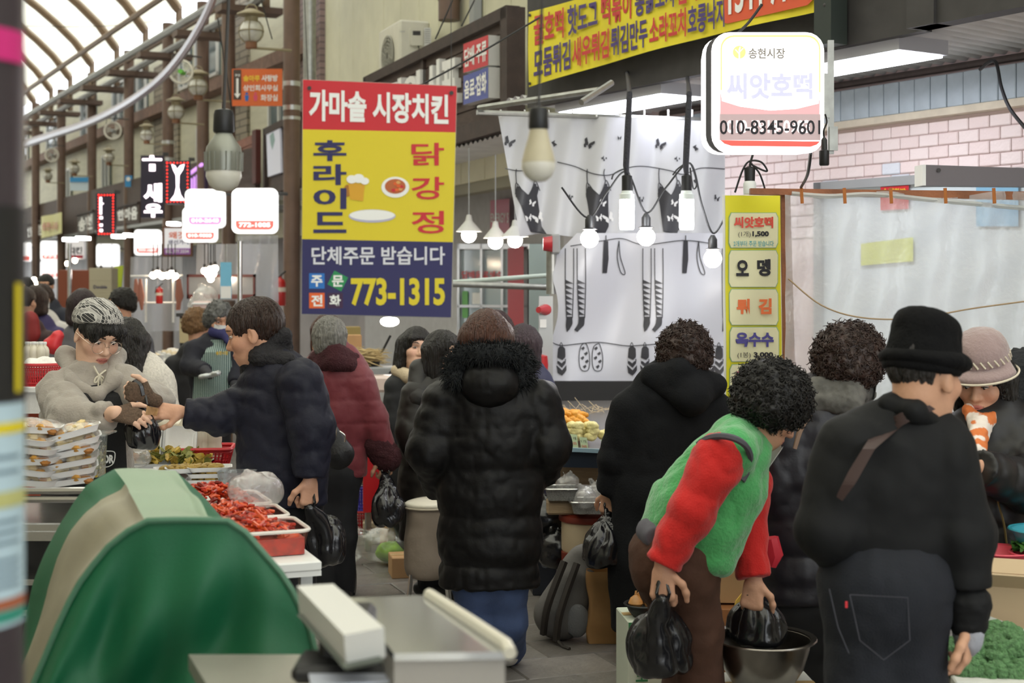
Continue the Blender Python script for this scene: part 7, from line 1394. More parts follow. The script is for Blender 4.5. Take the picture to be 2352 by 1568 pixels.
st = thing('foam_tray', 'white foam tray in the low stack at the table corner', 'food tray', (0, 0, 0), 'foam trays at the table corner'); m_ = MB(); dish(m_, (0, 0, 0), .17, .12, .018); obj('tray', m_, M_foam, st); m_ = MB(); lumps(m_, (0, 0, .01), .12, .08, .012, 12, .014, .02, 6, 1.5); obj('food', m_, mat('yellow_pancake', 'b8984a', .5, var=.2), st, kind='stuff')
for k, (x, y) in enumerate(((478, 1108), (480, 1094), (482, 1080), (430, 1082), (405, 1084))): o = st if k == 0 else dup(st); place(o, P(x, y, 5.75), .1+k*.05)
# ---- green tarpaulin over a cart
tp = thing('tarpaulin', 'green tarpaulin with khaki back draped over a rounded cart', 'tarpaulin', (-.75, 3.4, .2)); FRONT = [(60, 1640), (80, 1568), (105, 1510), (132, 1445), (160, 1385), (185, 1340), (215, 1300), (250, 1258), (295, 1222), (340, 1199), (400, 1197), (460, 1197), (525, 1199), (565, 1226), (605, 1272), (645, 1318), (672, 1360), (692, 1400), (712, 1445), (725, 1500), (732, 1568), (735, 1640)]
BACK = [(5, 1640), (20, 1568), (40, 1500), (60, 1420), (80, 1340), (105, 1270), (135, 1200), (165, 1150), (200, 1112), (267, 1080), (310, 1077), (355, 1076), (400, 1075), (430, 1105), (465, 1140), (500, 1180), (530, 1225), (555, 1270), (580, 1330), (600, 1400), (615, 1500), (625, 1640)]
FR3 = [P(x, y, 3.0) for x, y in FRONT]; BK3 = [P(x, y, 3.85) for x, y in BACK]; n = len(FRONT)
def tarp(u, v):
    t_ = u*(n-1); i = min(int(t_), n-2); a = FR3[i].lerp(FR3[i+1], t_-i); b = BK3[i].lerp(BK3[i+1], t_-i); p = a.lerp(b, v); c = V((-.75, 3.4, .9)); nn = (p-c); nn.y = 0; nn.normalize()
    return p+nn*(.006*math.sin(u*26+v*9)+.010*math.sin(v*11+u*5)*math.sin(math.pi*v)-.012*math.sin(math.pi*v)*(1 if .42 < u < .56 else 2.2))
M_tarp = mat('green_tarp_cloth', '0c5e3c', .55, bump=.15, bs=300, var=.06, vs=5); M_tarpk = mat('khaki_tarp_cloth', '938d78', .6, bump=.15, bs=300, var=.08, vs=5); M_tarpt = mat('pale_tarp_top', '8aa088', .5, bump=.12, bs=300, var=.05, vs=4)  # top panel coloured a paler grey-green than the other green panels
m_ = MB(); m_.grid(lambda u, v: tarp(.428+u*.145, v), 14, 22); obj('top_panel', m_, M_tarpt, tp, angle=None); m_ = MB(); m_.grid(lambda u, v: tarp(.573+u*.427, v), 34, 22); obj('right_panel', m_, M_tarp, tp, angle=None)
m_ = MB(); m_.grid(lambda u, v: tarp(u*.428, v*.8), 34, 16); obj('khaki_panel', m_, M_tarpk, tp, angle=None); m_ = MB(); m_.grid(lambda u, v: tarp(u*.428, .8+v*.2), 34, 10); obj('left_panel', m_, M_tarp, tp, angle=None)
m_ = MB()
def tfront(u, v):
    t_ = u*(n-1); i = min(int(t_), n-2); x = FRONT[i][0]+(FRONT[i+1][0]-FRONT[i][0])*(t_-i); y = FRONT[i][1]+(FRONT[i+1][1]-FRONT[i][1])*(t_-i); xc = 420+(x-420)*(1-v)+(x-430)*v*1.02; yy = y+(1900-y)*v
    fold = .055*math.sin(x/40.+1.1*math.sin(x/85.)+v*1.5)*min(1, v*2.5)*(.55+.45*math.sin(x/120.+1))+.012*math.sin(x/21.+v*6)*min(1, v*3)+.03*math.sin(v*14+x/55.)*min(1, v*2); return P(xc, yy, 3.0+fold-.03*math.sin(min(1, v*3)*1.57))
m_.grid(tfront, 120, 30); obj('front_panel', m_, M_tarp, tp, angle=None); m_ = MB(); m_.tube([p+V((0, -.004, .004)) for p in FR3], .007, 6); obj('hem', m_, mat('tarp_hem', '4f7a62', .6), tp)
# ---- scale on a steel counter, nearest the camera
ct = thing('steel_counter', 'grey steel counter top under the weighing scale', 'counter', (-.05, 2.3, 0)); ZC = .98; m_ = MB(); m_.prism([(-.628, 2.76, ZC), (-.08, 2.76, ZC), (-.02, 1.6, ZC), (-.18, 1.6, ZC)], (0, 0, -.03)); obj('counter_top', m_, mat('dull_steel', 'a9a59c', .35, .55, var=.05), ct, smooth=False); m_ = MB(); m_.prism([(-.56, 2.7, ZC-.03), (-.1, 2.7, ZC-.03), (-.04, 1.65, ZC-.03), (-.14, 1.65, ZC-.03)], (0, 0, -ZC+.03)); obj('cabinet', m_, mat('steel_cabinet', '6a6a68', .4, .5), ct, smooth=False)
sc_ = thing('weighing_scale', 'white weighing scale with shiny steel plate close to the camera', 'scale', P(1000, 1560, 2.3)); zs = 1.115
def SP(px, py, z): Yz = (CH-z)*FPX/(py-HY); return V(((px-CX)/FPX*Yz, Yz, z))
m_ = MB(); m_.prism([SP(800, 1372, zs), SP(985, 1366, zs), SP(1165, 1496, zs), SP(905, 1500, zs)], (0, 0, -.012)); obj('plate', m_, mat('polished_plate', 'd8dadb', .12, .85), sc_, smooth=False)
m_ = MB(); m_.tube([SP(985, 1364, zs+.004), SP(1080, 1425, zs+.006), SP(1162, 1480, zs+.006), SP(1172, 1500, zs)], .011, 8); obj('plate_edge', m_, mat('ivory_edge', 'cfcabb', .4), sc_)
m_ = MB(); m_.prism([SP(905, 1502, zs-.004), SP(1160, 1498, zs-.004), SP(985, 1380, zs-.012)+V((0, 0, -.004)), SP(810, 1385, zs-.012)+V((0, 0, -.004))], (0, 0, -.12)); obj('base', m_, mat('scale_grey', 'a19d97', .45), sc_, smooth=False)
hd_ = [SP(682, 1345, 1.16), SP(765, 1340, 1.16), SP(882, 1440, 1.16), SP(790, 1458, 1.16)]; m_ = MB(); m_.prism(hd_, (0, .03, -.055)); obj('display_head', m_, mat('scale_white', 'd9d9d6', .4), sc_, smooth=False); m_ = MB(); m_.prism([p+V((.0, -.004, -.05)) for p in hd_], (0, .03, -.012)); obj('display_shell', m_, mat('scale_shell', '5f665e', .5), sc_, smooth=False)
m_ = MB(); m_.box(P(800, 1475, 2.45), (.09, .1, .12), None, .01); m_.box(P(795, 1530, 2.4), (.17, .12, .03), None, .01); obj('display_stand', m_, M_black, sc_, smooth=False); m_ = MB(); m_.box(P(905, 1485, 2.42), (.16, .02, .035)); obj('dark_gap', m_, M_black, sc_, smooth=False)
m_ = MB(); m_.box(P(850, 1545, 2.35), (.2, .12, .004), RZ(.2)); tag(obj('paper_sheet', m_, mat('paper_bluewhite', 'c9cede', .5), smooth=False), 'folded pale paper lying beside the scale stand', 'paper')
# ================================================================ MIDDLE OF THE STREET
t = thing('padded_stool', 'cream padded cooler seat on thin legs beside the black coat', 'stool', GR(985, 7.5)); c = GR(985, 7.5)
blob('padded_body', [cone(c+V((-.005, 0, .22)), c+V((.0, 0, .52)), .125, .12, ((0, 1, 0), .85), .03), half(c+V((0, 0, .15)), (0, 0, -1), .02), half(c+V((0, 0, .525)), (0, 0, 1), .02)], .009, mat('taupe_vinyl', '8f8276', .55, bump=.15, bs=40), t, .006, 9)
blob('cushion', [ell(c+V((0, 0, .535)), (.13, .115, .035), None, .02)], .008, mat('cream_vinyl', 'dcd6c6', .4), t, .002, 9); m_ = MB(); m_.tube([c+V((.128*math.cos(a*.2618), .112*math.sin(a*.2618), .522)) for a in range(24)], .006, 6, closed=True); obj('piping', m_, mat('cream_piping', 'b8ae9c', .5), t)
for sx in (-1, 1):
    for sy in (-1, 1): m_ = MB(); m_.tube([c+V((sx*.09, sy*.08, .18)), c+V((sx*.11, sy*.1, .0))], .009, 6); obj('leg', m_, M_steel, t)
m_ = MB(); m_.box(c+V((.1, -.12, .4)), (.05, .004, .13)); obj('paper_tag', m_, M_white, t, smooth=False); m_ = MB(); m_.box(c+V((.11, -.11, .22)), (.03, .01, .16)); obj('strap', m_, M_black, t, smooth=False)
# cabbage in a bag
t = thing('vegetable_bag', 'clear plastic bag with green cabbage lying on the paving', 'bag', GR(885, 8.6)); c = GR(895, 8.6); blob('bag_skin', [ell(c+V((0, 0, .11)), (.16, .13, .115), None, .03), cone(c+V((-.1, 0, .12)), c+V((-.22, -.02, .17)), .08, .06, None, .06), cone(c+V((-.2, 0, .16)), c+V((-.24, -.05, .02)), .04, .05, None, .04), half((0, 0, .004), (0, 0, -1), .02)], .011, film('cabbage_bag', 'f6f8f6', .8, .14, .1), t, .012, 14)
blob('cabbage', [ell(c+V((.03, 0, .075)), (.115, .09, .07), None, .03), half((0, 0, .012), (0, 0, -1), .02)], .009, mat('cabbage_green', '8cb83c', .5, var=.35, vs=14), t, .009, 18)
# baskets with cookie packs
basket('blue lattice basket under the cookie packs', GR(838, 9.75, .16), .30, .26, .15, .1, mat('blue_plastic', '3a34b8', .45), nb=16); basket('red lattice basket at the bottom of the cookie stack', GR(838, 9.75, 0), .30, .26, .15, .1, mat('red_plastic_b', 'c02028', .45), nb=16)
ck = thing('cookie_pack', 'clear round pack of golden biscuits in the tall stack', 'food pack', (0, 0, 0), 'biscuit packs in the tall stack'); m_ = MB(); m_.lathe((0, 0, 0), [(.07, 0), (.085, .006), (.085, .03), (.07, .036), (0, .037)], 20); obj('pack', m_, M_clear, ck); m_ = MB(); lumps(m_, (0, 0, .008), .11, .11, .01, 14, .014, .02, 8, 1.2); obj('biscuits', m_, mat('biscuit', 'c8a268', .6, var=.2, vs=30), ck, kind='stuff')
for k in range(22):
    s_, j = k % 2, k//2; o = ck if k == 0 else dup(ck); place(o, GR(822+s_*38, 9.7, .33+j*.037)+V((random.uniform(-.01, .01), 0, 0)), k)
# boxes by the stall leg
carton('white fruit box with yellow band left of the padded stool', GR(928, 8.8, .42), (.26, .2, .2), .3, mat('white_carton', 'd8d8d4', .6), stripe=[(.55, .98, I_yel)], text=[('100', -.2, .68, .1, .85)]); carton('tall plain cardboard box under the white fruit box', GR(928, 8.8, 0), (.26, .22, .41), .3, text=[('농산물', -.35, .2, .1, .35)]); carton('small printed carton on the paving behind the cabbage bag', GR(868, 9.6, 0), (.2, .2, .1), .1, mat('pale_carton', 'c8bca0', .7), text=[('송현', -.3, .3, .1, .7)])
carton('low cardboard box behind the padded stool', GR(955, 8.3, 0), (.3, .2, .12), .2)
# shopping cart
t = thing('shopping_cart', 'red plaid shopping trolley behind the navy jacket man', 'trolley', GR(745, 7.85)); c = GR(745, 7.85)
def plaid():
    M = bpy.data.materials.new('red_black_plaid'); M.use_nodes = True; N = M.node_tree.nodes; Lk = M.node_tree.links; tc = N.new('ShaderNodeTexCoord'); a = N.new('ShaderNodeTexWave'); b = N.new('ShaderNodeTexWave'); a.bands_direction = 'X'; b.bands_direction = 'Z'; mx = N.new('ShaderNodeMath'); mx.operation = 'MULTIPLY'; rp = N.new('ShaderNodeValToRGB'); rp.color_ramp.elements[0].color = (*hx('1a0e10'), 1); rp.color_ramp.elements[1].color = (*hx('a01820'), 1)
    for x in (a, b): x.inputs['Scale'].default_value = 5; Lk.new(tc.outputs['Object'], x.inputs[0])
    Lk.new(a.outputs['Fac'], mx.inputs[0]); Lk.new(b.outputs['Fac'], mx.inputs[1]); Lk.new(mx.outputs[0], rp.inputs[0]); Lk.new(rp.outputs[0], N['Principled BSDF'].inputs['Base Color']); return M
blob('bag_body', [cone(c+V((0, 0, .2)), c+V((-.03, 0, .5)), .17, .18, ((0, 1, 0), .8), .03), half(c+V((0, 0, .09)), (0, 0, -1), .02)], .012, plaid(), t, .006, 9)
for sx in (-1, 1): m_ = MB(); m_.cyl(c+V((sx*.15, -.08, .07)), c+V((sx*.18, -.08, .07)), .07, .07, 16); obj('wheel', m_, M_black, t)
m_ = MB(); m_.tube([c+V((-.14, .12, .05)), c+V((-.14, .14, .9)), c+V((.14, .14, .9)), c+V((.14, .12, .05))], .01, 6); obj('frame', m_, M_black, t)
# rice cake stall
table('rice cake stall table covered with white packs', GR(890, 9.6), (.62, 1.1, .78), .36, M_white, apron=(.5, mat('red_vinyl_cloth', 'c8242e', .35, bump=.2, bs=12)))
rp_ = thing('rice_cake_pack', 'flat white tray of rice cakes on the middle stall', 'food pack', (0, 0, 0), 'rice cake trays on the middle stall'); m_ = MB(); dish(m_, (0, 0, 0), .2, .14, .02); obj('tray', m_, M_foam, rp_); m_ = MB(); m_.grid(lambda u, v: V(((u-.5)*.19, (v-.5)*.13, .022+.012*math.sin(math.pi*u)**.4*math.sin(math.pi*v)**.4)), 8, 6); obj('rice_cake', m_, mat('rice_white', 'efe9e0', .4, var=.05), rp_)
k = 0
for i in range(3):
    for j in range(6):
        for z in range(1+(j*3+i) % 4): o = rp_ if k == 0 else dup(rp_); k += 1; place(o, V((GR(890, 9.6).x, 9.6, .785+z*.026))+RZ(.36) @ V(((i-1)*.2, (j-2.5)*.17, 0)), .36+random.uniform(-.1, .1))
ep = thing('egg_pack', 'stack of clear egg packs at the back of the middle stall', 'food pack', P(885, 890, 10.4)); m_ = MB()
m_ = MB(); m_.box(P(885, 880, 10.4), (.3, .2, .12), None, .02); obj('pack', m_, mat('egg_pack_clear', 'd8c4ba', .3, coat=.5), ep, smooth=False)
t = thing('gas_stove', 'grey portable gas stove behind the rice cakes', 'stove', P(872, 870, 11)); m_ = MB(); m_.box(P(872, 856, 11), (.24, .22, .1), None, .01); obj('body', m_, M_grey, t, smooth=False); m_ = MB(); m_.cyl(P(900, 858, 10.87), P(900, 858, 10.85), .025, .025, 12); obj('knob', m_, M_black, t)
t = thing('frying_pan', 'black pan with a long handle on the gas stove', 'pan', P(858, 840, 11)); m_ = MB(); m_.lathe(P(858, 840, 11), [(.04, 0), (.055, .05), (.058, .05), (.045, .004)], 20); obj('pan', m_, M_black, t); m_ = MB(); m_.tube([P(866, 830, 11), P(897, 770, 11)], .01, 6); obj('handle', m_, M_black, t)
table('side table with dried roots behind the maroon coat', GR(825, 11.2), (.8, .5, .95), .36, M_wood2)
t = thing('root_bundle', 'tangled bundle of pale dried roots', 'dried roots', P(820, 835, 11.0)); m_ = MB(); rg = random.Random(4)
for i in range(150): p = P(rg.uniform(785, 858), rg.uniform(806, 834), 11+rg.uniform(-.1, .1)); a = rg.uniform(-.5, .5); l = rg.uniform(.08, .16); m_.tube([p-V((l*math.cos(a), 0, l*math.sin(a))), p+V((0, rg.uniform(-.02, .02), rg.uniform(-.01, .02))), p+V((l*math.cos(a), 0, l*math.sin(a)*.6))], [.003, .006, .002], 5)
obj('roots', m_, mat('dried_root', 'bfa878', .8, var=.2), t, kind='stuff')
carton('brown cardboard box behind the dried roots', P(800, 805, 11.6), (.2, .2, .13), .2); carton('small carton with bundled leaves above the dried roots', P(795, 778, 11.7), (.22, .2, .1), .2, mat('olive_carton', '8a7c4c', .8))
t = thing('ceiling_lamp', 'bright round lamp glowing below the chicken sign', 'lamp', P(895, 745, 13)); m_ = MB(); m_.ball(P(895, 738, 13), (.085, .085, .045), 16); obj('glow', m_, E_bulb, t); m_ = MB(); m_.tube([P(895, 728, 13), P(895, 560, 13)], .01, 6); obj('cable', m_, M_dark, t)
# shop front left of curtain: glass doors with lettering, red poster, plank wall
S2 = FB.pl(-1.46); sfp = thing('shop_window', 'glass shop front with red lettering under the cone lamps', 'window', FB(.8, -1.46, 0))
for k, (x0, x1) in enumerate(((1062, 1112), (1116, 1160), (1164, 1205))): flat(sfp, 'pane', [(x0, 575), (x1, 572), (x1, 860), (x0, 860)], mat('shop_glass', '8fa4ac', .1, spec=.8), .02, S2)
m_ = MB()
for x in (1059, 1112, 1160, 1205): ppoly(S2, rect(x, 560, x+5, 900), .06, .05, m_)
ppoly(S2, rect(1059, 560, 1260, 572), .06, .05, m_); ppoly(S2, rect(1059, 700, 1210, 706), .06, .05, m_); obj('frame', m_, M_alu, sfp, smooth=False); letters('담배음료생수', S2, (1066, 622, 1160, 640), I_red, sfp, .03, .03); flat(sfp, 'green_sticker', rrect(1067, 668, 1080, 730, 4), mat('sticker_green', '58b048', .5), .03, S2); flat(sfp, 'white_sticker', rect(1090, 672, 1108, 698), I_white, .03, S2)
S3 = FB.pl(-1.40); sg = thing('poster_board', 'pink and red poster boards standing beside the glass shop front', 'poster', FB(.3, -1.4, 0)); flat(sg, 'pink_poster', [(1128, 460), (1172, 456), (1172, 540), (1128, 530)], mat('poster_pink', 'd88aa0', .5), .01, S3); letters('ENERGY S', S3, [(1131, 490), (1172, 488), (1172, 512), (1131, 510)], I_white, sg, .02, .02); flat(sg, 'red_poster', [(1168, 570), (1205, 565), (1205, 820), (1168, 820)], mat('poster_red', 'b8303c', .5), .01, S3)
pw = thing('plank_wall', 'brown horizontal plank cladding behind the cone lamps', 'cladding', FB(.6, -1.45, 2.2))
for k in range(7): m_ = MB(); FB.box(m_, -.5, 1.1, -1.49, -1.43, 1.9+k*.14, 2.03+k*.14, .006); obj('plank', m_, M_wood2, pw, smooth=False)
m_ = MB(); FB.box(m_, 1.1, 2.3, -1.49, -1.45, 1.9, 2.9); tag(obj('white_door_panel', m_, mat('white_ribbed', 'd4d4dc', .5, bump=.3, bs=8, stretch=(1, 1, .1)), smooth=False), 'white ribbed panel beside the brown plank cladding', 'panel')
m_ = MB(); ppoly(front(10.9, 0, 1240), rect(1215, 560, 1262, 1000), .05, 0, m_); tag(obj('metal_door', m_, mat('grey_green_metal', '9aa8a2', .4, .3), smooth=False), 'grey green metal shutter panel left of the curtain', 'shutter')
# alarm post with red lamps
t = thing('alarm_post', 'grey metal cabinet with red alarm lamp and red disc beside the curtain', 'cabinet', GR(1248, 9.2)); pl = front(9.2, 0, 1248); m_ = MB(); ppoly(pl, rect(1238, 680, 1270, 875), .08, 0, m_); obj('cabinet', m_, mat('galv_sheet', 'b4b6b6', .4, .5), t, smooth=False); c = pl(1247, 711, .01); m_ = MB(); m_.cyl(c+V((.02, .03, 0)), c+V((-.03, -.05, 0)), .042, .02, 16); obj('lamp_lens', m_, MATS['red_lens'], t); m_ = MB(); c = pl(1245, 838, .02); m_.cyl(c+V((.0, .03, 0)), c+V((-.0, -.03, 0)), .03, .03, 20); c2 = MB(); c2.lathe(c, [(.0, -.07), (.035, -.06), (.04, 0), (.035, .06), (0, .07)], 16); obj('red_disc', c2, mat('red_disc', 'b01c20', .35), t); flat(t, 'paper_note', rect(1240, 733, 1255, 752), M_white, .01, pl)
flat(t, 'board_note', [(1226, 780), (1240, 765), (1228, 830), (1218, 826)], mat('note_cream', 'c9c2a8', .6), .1, pl)
# ================================================================ RIGHT: snack stand, produce, boxes
ss = thing('snack_stand', 'dark fronted fried snack stand with sloping trays', 'food stand', GR(1340, 8.1)); m_ = MB(); m_.prism([(.2, 7.3, .82), (.95, 7.15, .80), (1.0, 9.1, .95), (.25, 9.2, .95)], (0, 0, -.05)); obj('display_top', m_, mat('steel_tray_dark', '8a8684', .3, .6), ss, smooth=False); m_ = MB(); m_.prism([(.19, 7.28, .86), (.97, 7.12, .84), (.97, 7.12, .76), (.19, 7.28, .76)], (0, .02, 0)); obj('front_panel', m_, mat('blue_black_panel', '1c2430', .35), ss, smooth=False); m_ = MB(); m_.prism([(.19, 7.26, .865), (.97, 7.10, .845), (.97, 7.10, .825), (.19, 7.26, .845)], (0, .02, 0)); obj('front_lip', m_, mat('pale_blue_lip', '8aa4b4', .3), ss, smooth=False)
m_ = MB(); m_.box((.58, 7.46, .69), (.7, .1, .09), RZ(-.2)); obj('wood_bar', m_, M_wood2, ss, smooth=False)
for x, y in ((.26, 7.5), (.9, 7.4), (.3, 9.0), (.95, 8.95)): m_ = MB(); m_.box((x, y, .38), (.05, .05, .76)); obj('leg', m_, M_dark, ss, smooth=False)
m_ = MB(); m_.box((.62, 9.15, 1.0), (.76, .06, .14)); obj('back_board', m_, M_black, ss, smooth=False)
t = thing('wall_tiles', 'pale blue tiled ledge below the curtain', 'tiles', P(1360, 950, 9.25)); pl = front(9.25, 0, 1360)
for i in range(9): m_ = MB(); ppoly(pl, rect(1265+i*30, 902, 1293+i*30, 930), .02, 0, m_); obj('tile', m_, mat('blue_white_tile', 'ccd4e2', .4, bump=.4, bs=40), t, smooth=False)
m_ = MB(); ppoly(pl, rect(1262, 880, 1540, 901), .03, .002, m_); obj('cap_board', m_, mat('cream_cap', 'dfdccf', .5), t, smooth=False)
# fried items
fs = thing('fried_shrimp', 'golden battered stick in the heap at the left of the snack stand', 'fried snack', (0, 0, 0), 'golden battered sticks'); blob('batter', [cone((-.06, 0, .02), (0, .01, .024), .018, .022, None, .02), cone((0, .01, .024), (.06, -.005, .018), .022, .014, None, .02)], .006, mat('orange_batter', 'd8962e', .5, var=.2, vs=50, bump=.5, bs=80), fs, .006, 45)
for k in range(16): o = fs if k == 0 else dup(fs); place(o, P(1285+(k % 4)*14+random.uniform(-4, 4), 1000-(k//4)*13+random.uniform(-2, 2), 7.75+random.uniform(-.1, .1)), random.uniform(-.9, .9), random.uniform(-.3, .3), random.uniform(-.2, .3))
fb_ = thing('fried_ball', 'pale yellow battered dumpling beside the golden sticks', 'fried snack', (0, 0, 0), 'pale battered dumplings'); blob('batter', [ell((0, 0, .022), (.036, .03, .024), None, .02)], .006, mat('pale_yellow_batter', 'dcd092', .5, var=.12, vs=40, bump=.4, bs=80), fb_, .006, 40)
for k in range(12): o = fb_ if k == 0 else dup(fb_); place(o, P(1308+(k % 4)*17+random.uniform(-4, 4)+(k//8)*6, 1012-(k//4)*12, 7.6-(.05*(k % 2))), random.uniform(0, 3))
for k in range(3): o = dup(fb_, label='pale battered dumpling at the right end beside the charcoal coat', group='dumplings at the right end'); place(o, P(1386+k*9, 1008-k*4, 7.6), k)
for k, (x, y) in enumerate(((1290, 1006), (1317, 1012), (1340, 1019), (1389, 1025))):
    pl = front(7.28, -8, x); t = thing('price_card', ('leftmost', 'second', 'third', 'rightmost')[k]+' pale green handwritten price card on the snack stand', 'price card', pl(x, y+17)); flat(t, 'card', [(x-9, y-16), (x+8, y-14), (x+12, y+18), (x-5, y+15)], mat('pale_green_card', 'd0e0b8', .6), 0, pl); letters('1개', pl, [(x-6, y-10), (x+6, y-9), (x+7, y-2), (x-5, y-3)], I_blk, t, .0, .004); letters('500', pl, [(x-4, y+2), (x+7, y+3), (x+8, y+9), (x-3, y+8)], I_red, t, .0, .004)
t = thing('skewer_tray', 'steel tray of wooden skewers and crumbs behind the fried snacks', 'tray', P(1350, 960, 8.7)); m_ = MB(); dish(m_, P(1350, 962, 8.7), .5, .3, .03); obj('tray', m_, M_steel, t); m_ = MB(); rg = random.Random(8)
for i in range(60): p = P(rg.uniform(1300, 1400), rg.uniform(938, 956), 8.7+rg.uniform(-.1, .1)); a = rg.uniform(0, 3.1); m_.tube([p, p+V((math.cos(a)*.08, rg.uniform(-.04, .04), math.sin(a)*.03))], .0016, 4)
for i in range(8): p = P(1270+i*16, 950, 8.7); m_.tube([p, p+V((-.08, 0, .06+.02*(i % 3)))], .002, 4)
obj('skewers', m_, mat('skewer_wood', 'cbb898', .7), t, kind='stuff')
# stool with steel sieves
t = thing('round_stool', 'red-brown stool with cream drum seat under the sieves', 'stool', GR(1352, 7.3)); c = GR(1352, 7.3); M_sred = mat('red_brown_lacquer', '7a2c1e', .4); m_ = MB(); m_.lathe(c+V((0, 0, .33)), [(.135, 0), (.14, .01), (.14, .15), (.135, .155)], 28); obj('drum', m_, mat('cream_lacquer', 'cdbb9c', .45, var=.06), t); m_ = MB(); m_.lathe(c+V((0, 0, .485)), [(.15, 0), (.155, .012), (.15, .03), (.13, .04), (0, .042)], 28); obj('seat', m_, M_sred, t); m_ = MB(); m_.lathe(c+V((0, 0, .27)), [(.138, 0), (.142, .06)], 28); obj('apron_ring', m_, M_sred, t)
for a in range(4): m_ = MB(); an = a*math.pi/2+.5; d = V((math.cos(an), math.sin(an), 0)); m_.tube([c+d*.13+V((0, 0, .33)), c+d*.135+V((0, 0, .2)), c+d*.155], [.028, .02, .022], 8); obj('leg', m_, M_sred, t)
def sieve(lab, c, sx, sy, rot, seed):
    t = thing('steel_sieve', lab, 'sieve', c); m_ = MB(); dish(m_, c, sx, sy, .06, 1.2); obj('mesh_tray', m_, mat('perforated_steel', '9a9a98', .35, .8, bump=1., bs=260, var=.3, vs=200), t); m_ = MB(); m_.tube([V(c)+V((x*1.04, y*1.04, .06)) for x, y in rrs(sx, sy, min(sx, sy)*.18)], .005, 6, closed=True); obj('rim', m_, M_steel, t)
sieve('small perforated steel sieve at the left on the round stool', GR(1290, 7.25, .60), .17, .15, 0, 1); sieve('larger perforated steel sieve at the right on the round stool', GR(1355, 7.15, .55), .2, .17, 0, 2)
m_ = MB(); m_.box(GR(1300, 7.28, .56), (.2, .14, .07), None, .01); tag(obj('wooden_block', m_, M_wood2, smooth=False), 'wooden block under the small steel sieve', 'block')
knotbag('white tied bag in the small steel sieve', GR(1300, 7.25, .63), .055, M_bagw, seed=2, res=.007); knotbag('white tied bag at the back of the larger steel sieve', GR(1372, 7.2, .58), .06, M_bagw, seed=5, res=.007); knotbag('white tied bag at the front of the larger steel sieve', GR(1345, 7.1, .58), .055, M_bagw, seed=9, res=.007)
knotbag('shiny black refuse bag behind the round stool', GR(1262, 7.5, .35), .13, M_bagk, seed=4); knotbag('lower shiny black refuse bag beside the stool leg', GR(1280, 7.4, .25), .1, M_bagk, seed=6)
t = carton('dark navy drinks crate on the paving under the stand', GR(1262, 7.9, 0), (.22, .3, .3), .1, mat('navy_carton', '20242e', .5), text=[('CASS', -.3, .5, .3, .65)], tm=mat('print_dim', '6a7078', .5)); carton('brown cardboard box stacked on the navy crate', GR(1265, 7.9, .3), (.26, .3, .17), .1)
carton('cardboard box behind the round stool', GR(1330, 8.0, 0), (.3, .3, .3), -.1)
# shoe box of the shopper and backpack, paper bag
t = thing('backpack', 'grey and brown backpack leaning on the paving by the paper bag', 'backpack', GR(1300, 6.8)); c = GR(1300, 6.8); blob('bag_body', [cone(c+V((-.03, 0, .12)), c+V((.09, .05, .36)), .125, .085, ((0, 1, 0), .7), .04), half((0, 0, .002), (0, 0, -1), .02)], .009, mat('backpack_grey', '5f5c5a', .7, bump=.2, bs=60, var=.2, vs=6), t, .007, 8)
blob('front_pocket', [ell(c+V((.05, -.06, .1)), (.06, .032, .08), None, .02)], .008, mat('mesh_pocket', '6f7072', .6, bump=.4, bs=120), t, .003, 12)
for q in ([(-.11, -.06, .04), (-.09, -.1, .18), (-.01, -.05, .38)], [(-.05, -.11, .02), (-.03, -.12, .16), (.05, -.05, .37)]): m_ = MB(); m_.tube([c+V(p) for p in curve_pts(q, 5)], .019, 6); obj('strap', m_, mat('dark_brown_strap', '2c2622', .7), t)
m_ = MB(); m_.tube([c+V((-.05, -.11, .03)), c+V((-.02, -.16, .004)), c+V((.01, -.2, .004))], .008, 5); obj('loose_strap', m_, MATS['dark_brown_strap'], t)
t = thing('paper_bag', 'crumpled brown paper bag between the backpack and the charcoal coat', 'bag', GR(1385, 6.75)); c = GR(1385, 6.75); m_ = MB(); m_.grid(lambda u, v: c+V(((.075+.008*math.sin(v*9))*math.copysign(abs(math.cos(u*6.283))**.5, math.cos(u*6.283)), .05*math.copysign(abs(math.sin(u*6.283))**.5, math.sin(u*6.283))+.006*math.sin(u*19+v*11), .34*v)), 32, 12); obj('paper', m_, mat('kraft_paper', '9a7448', .8, bump=.3, bs=18, var=.1), t)
# ---- produce boxes in the right foreground
carton('green and white mandarin orange carton under the onion bowl', GR(1483, 5.6, 0), (.19, .24, .40), .12, mat('white_carton_b', 'c9d0c0', .6), stripe=[(.86, .99, mat('carton_green', '2f7a4c', .5)), (.0, .08, MATS['carton_green'])], text=[('제주한', -.35, .6, .3, .75), ('보', -.35, .42, -.1, .56)], tm=MATS['carton_green'])
carton('flat orange and green carton lying on the paving at the bottom edge', GR(1570, 5.25, 0), (.2, .2, .12), .2, mat('orange_carton', 'c87030', .6), stripe=[(0, .5, MATS['carton_green'])])
basin('black bowl of onions on the mandarin carton', GR(1478, 5.55, .405), .07, .045, M_black, cat='bowl', name='onion_bowl')
on = thing('onion', 'brown onion in the black bowl', 'onion', (0, 0, 0), 'onions in the black bowl'); m_ = MB(); m_.lathe((0, 0, 0), [(0, 0), (.02, .004), (.03, .022), (.022, .042), (.006, .054), (.003, .07)], 14); obj('bulb', m_, mat('onion_skin', 'c08a50', .4, var=.25, vs=30), on); m_ = MB(); m_.cyl((0, 0, .055), (.006, 0, .075), .004, .001, 6); obj('stem', m_, mat('onion_stem', '8a6a40', .7), on)
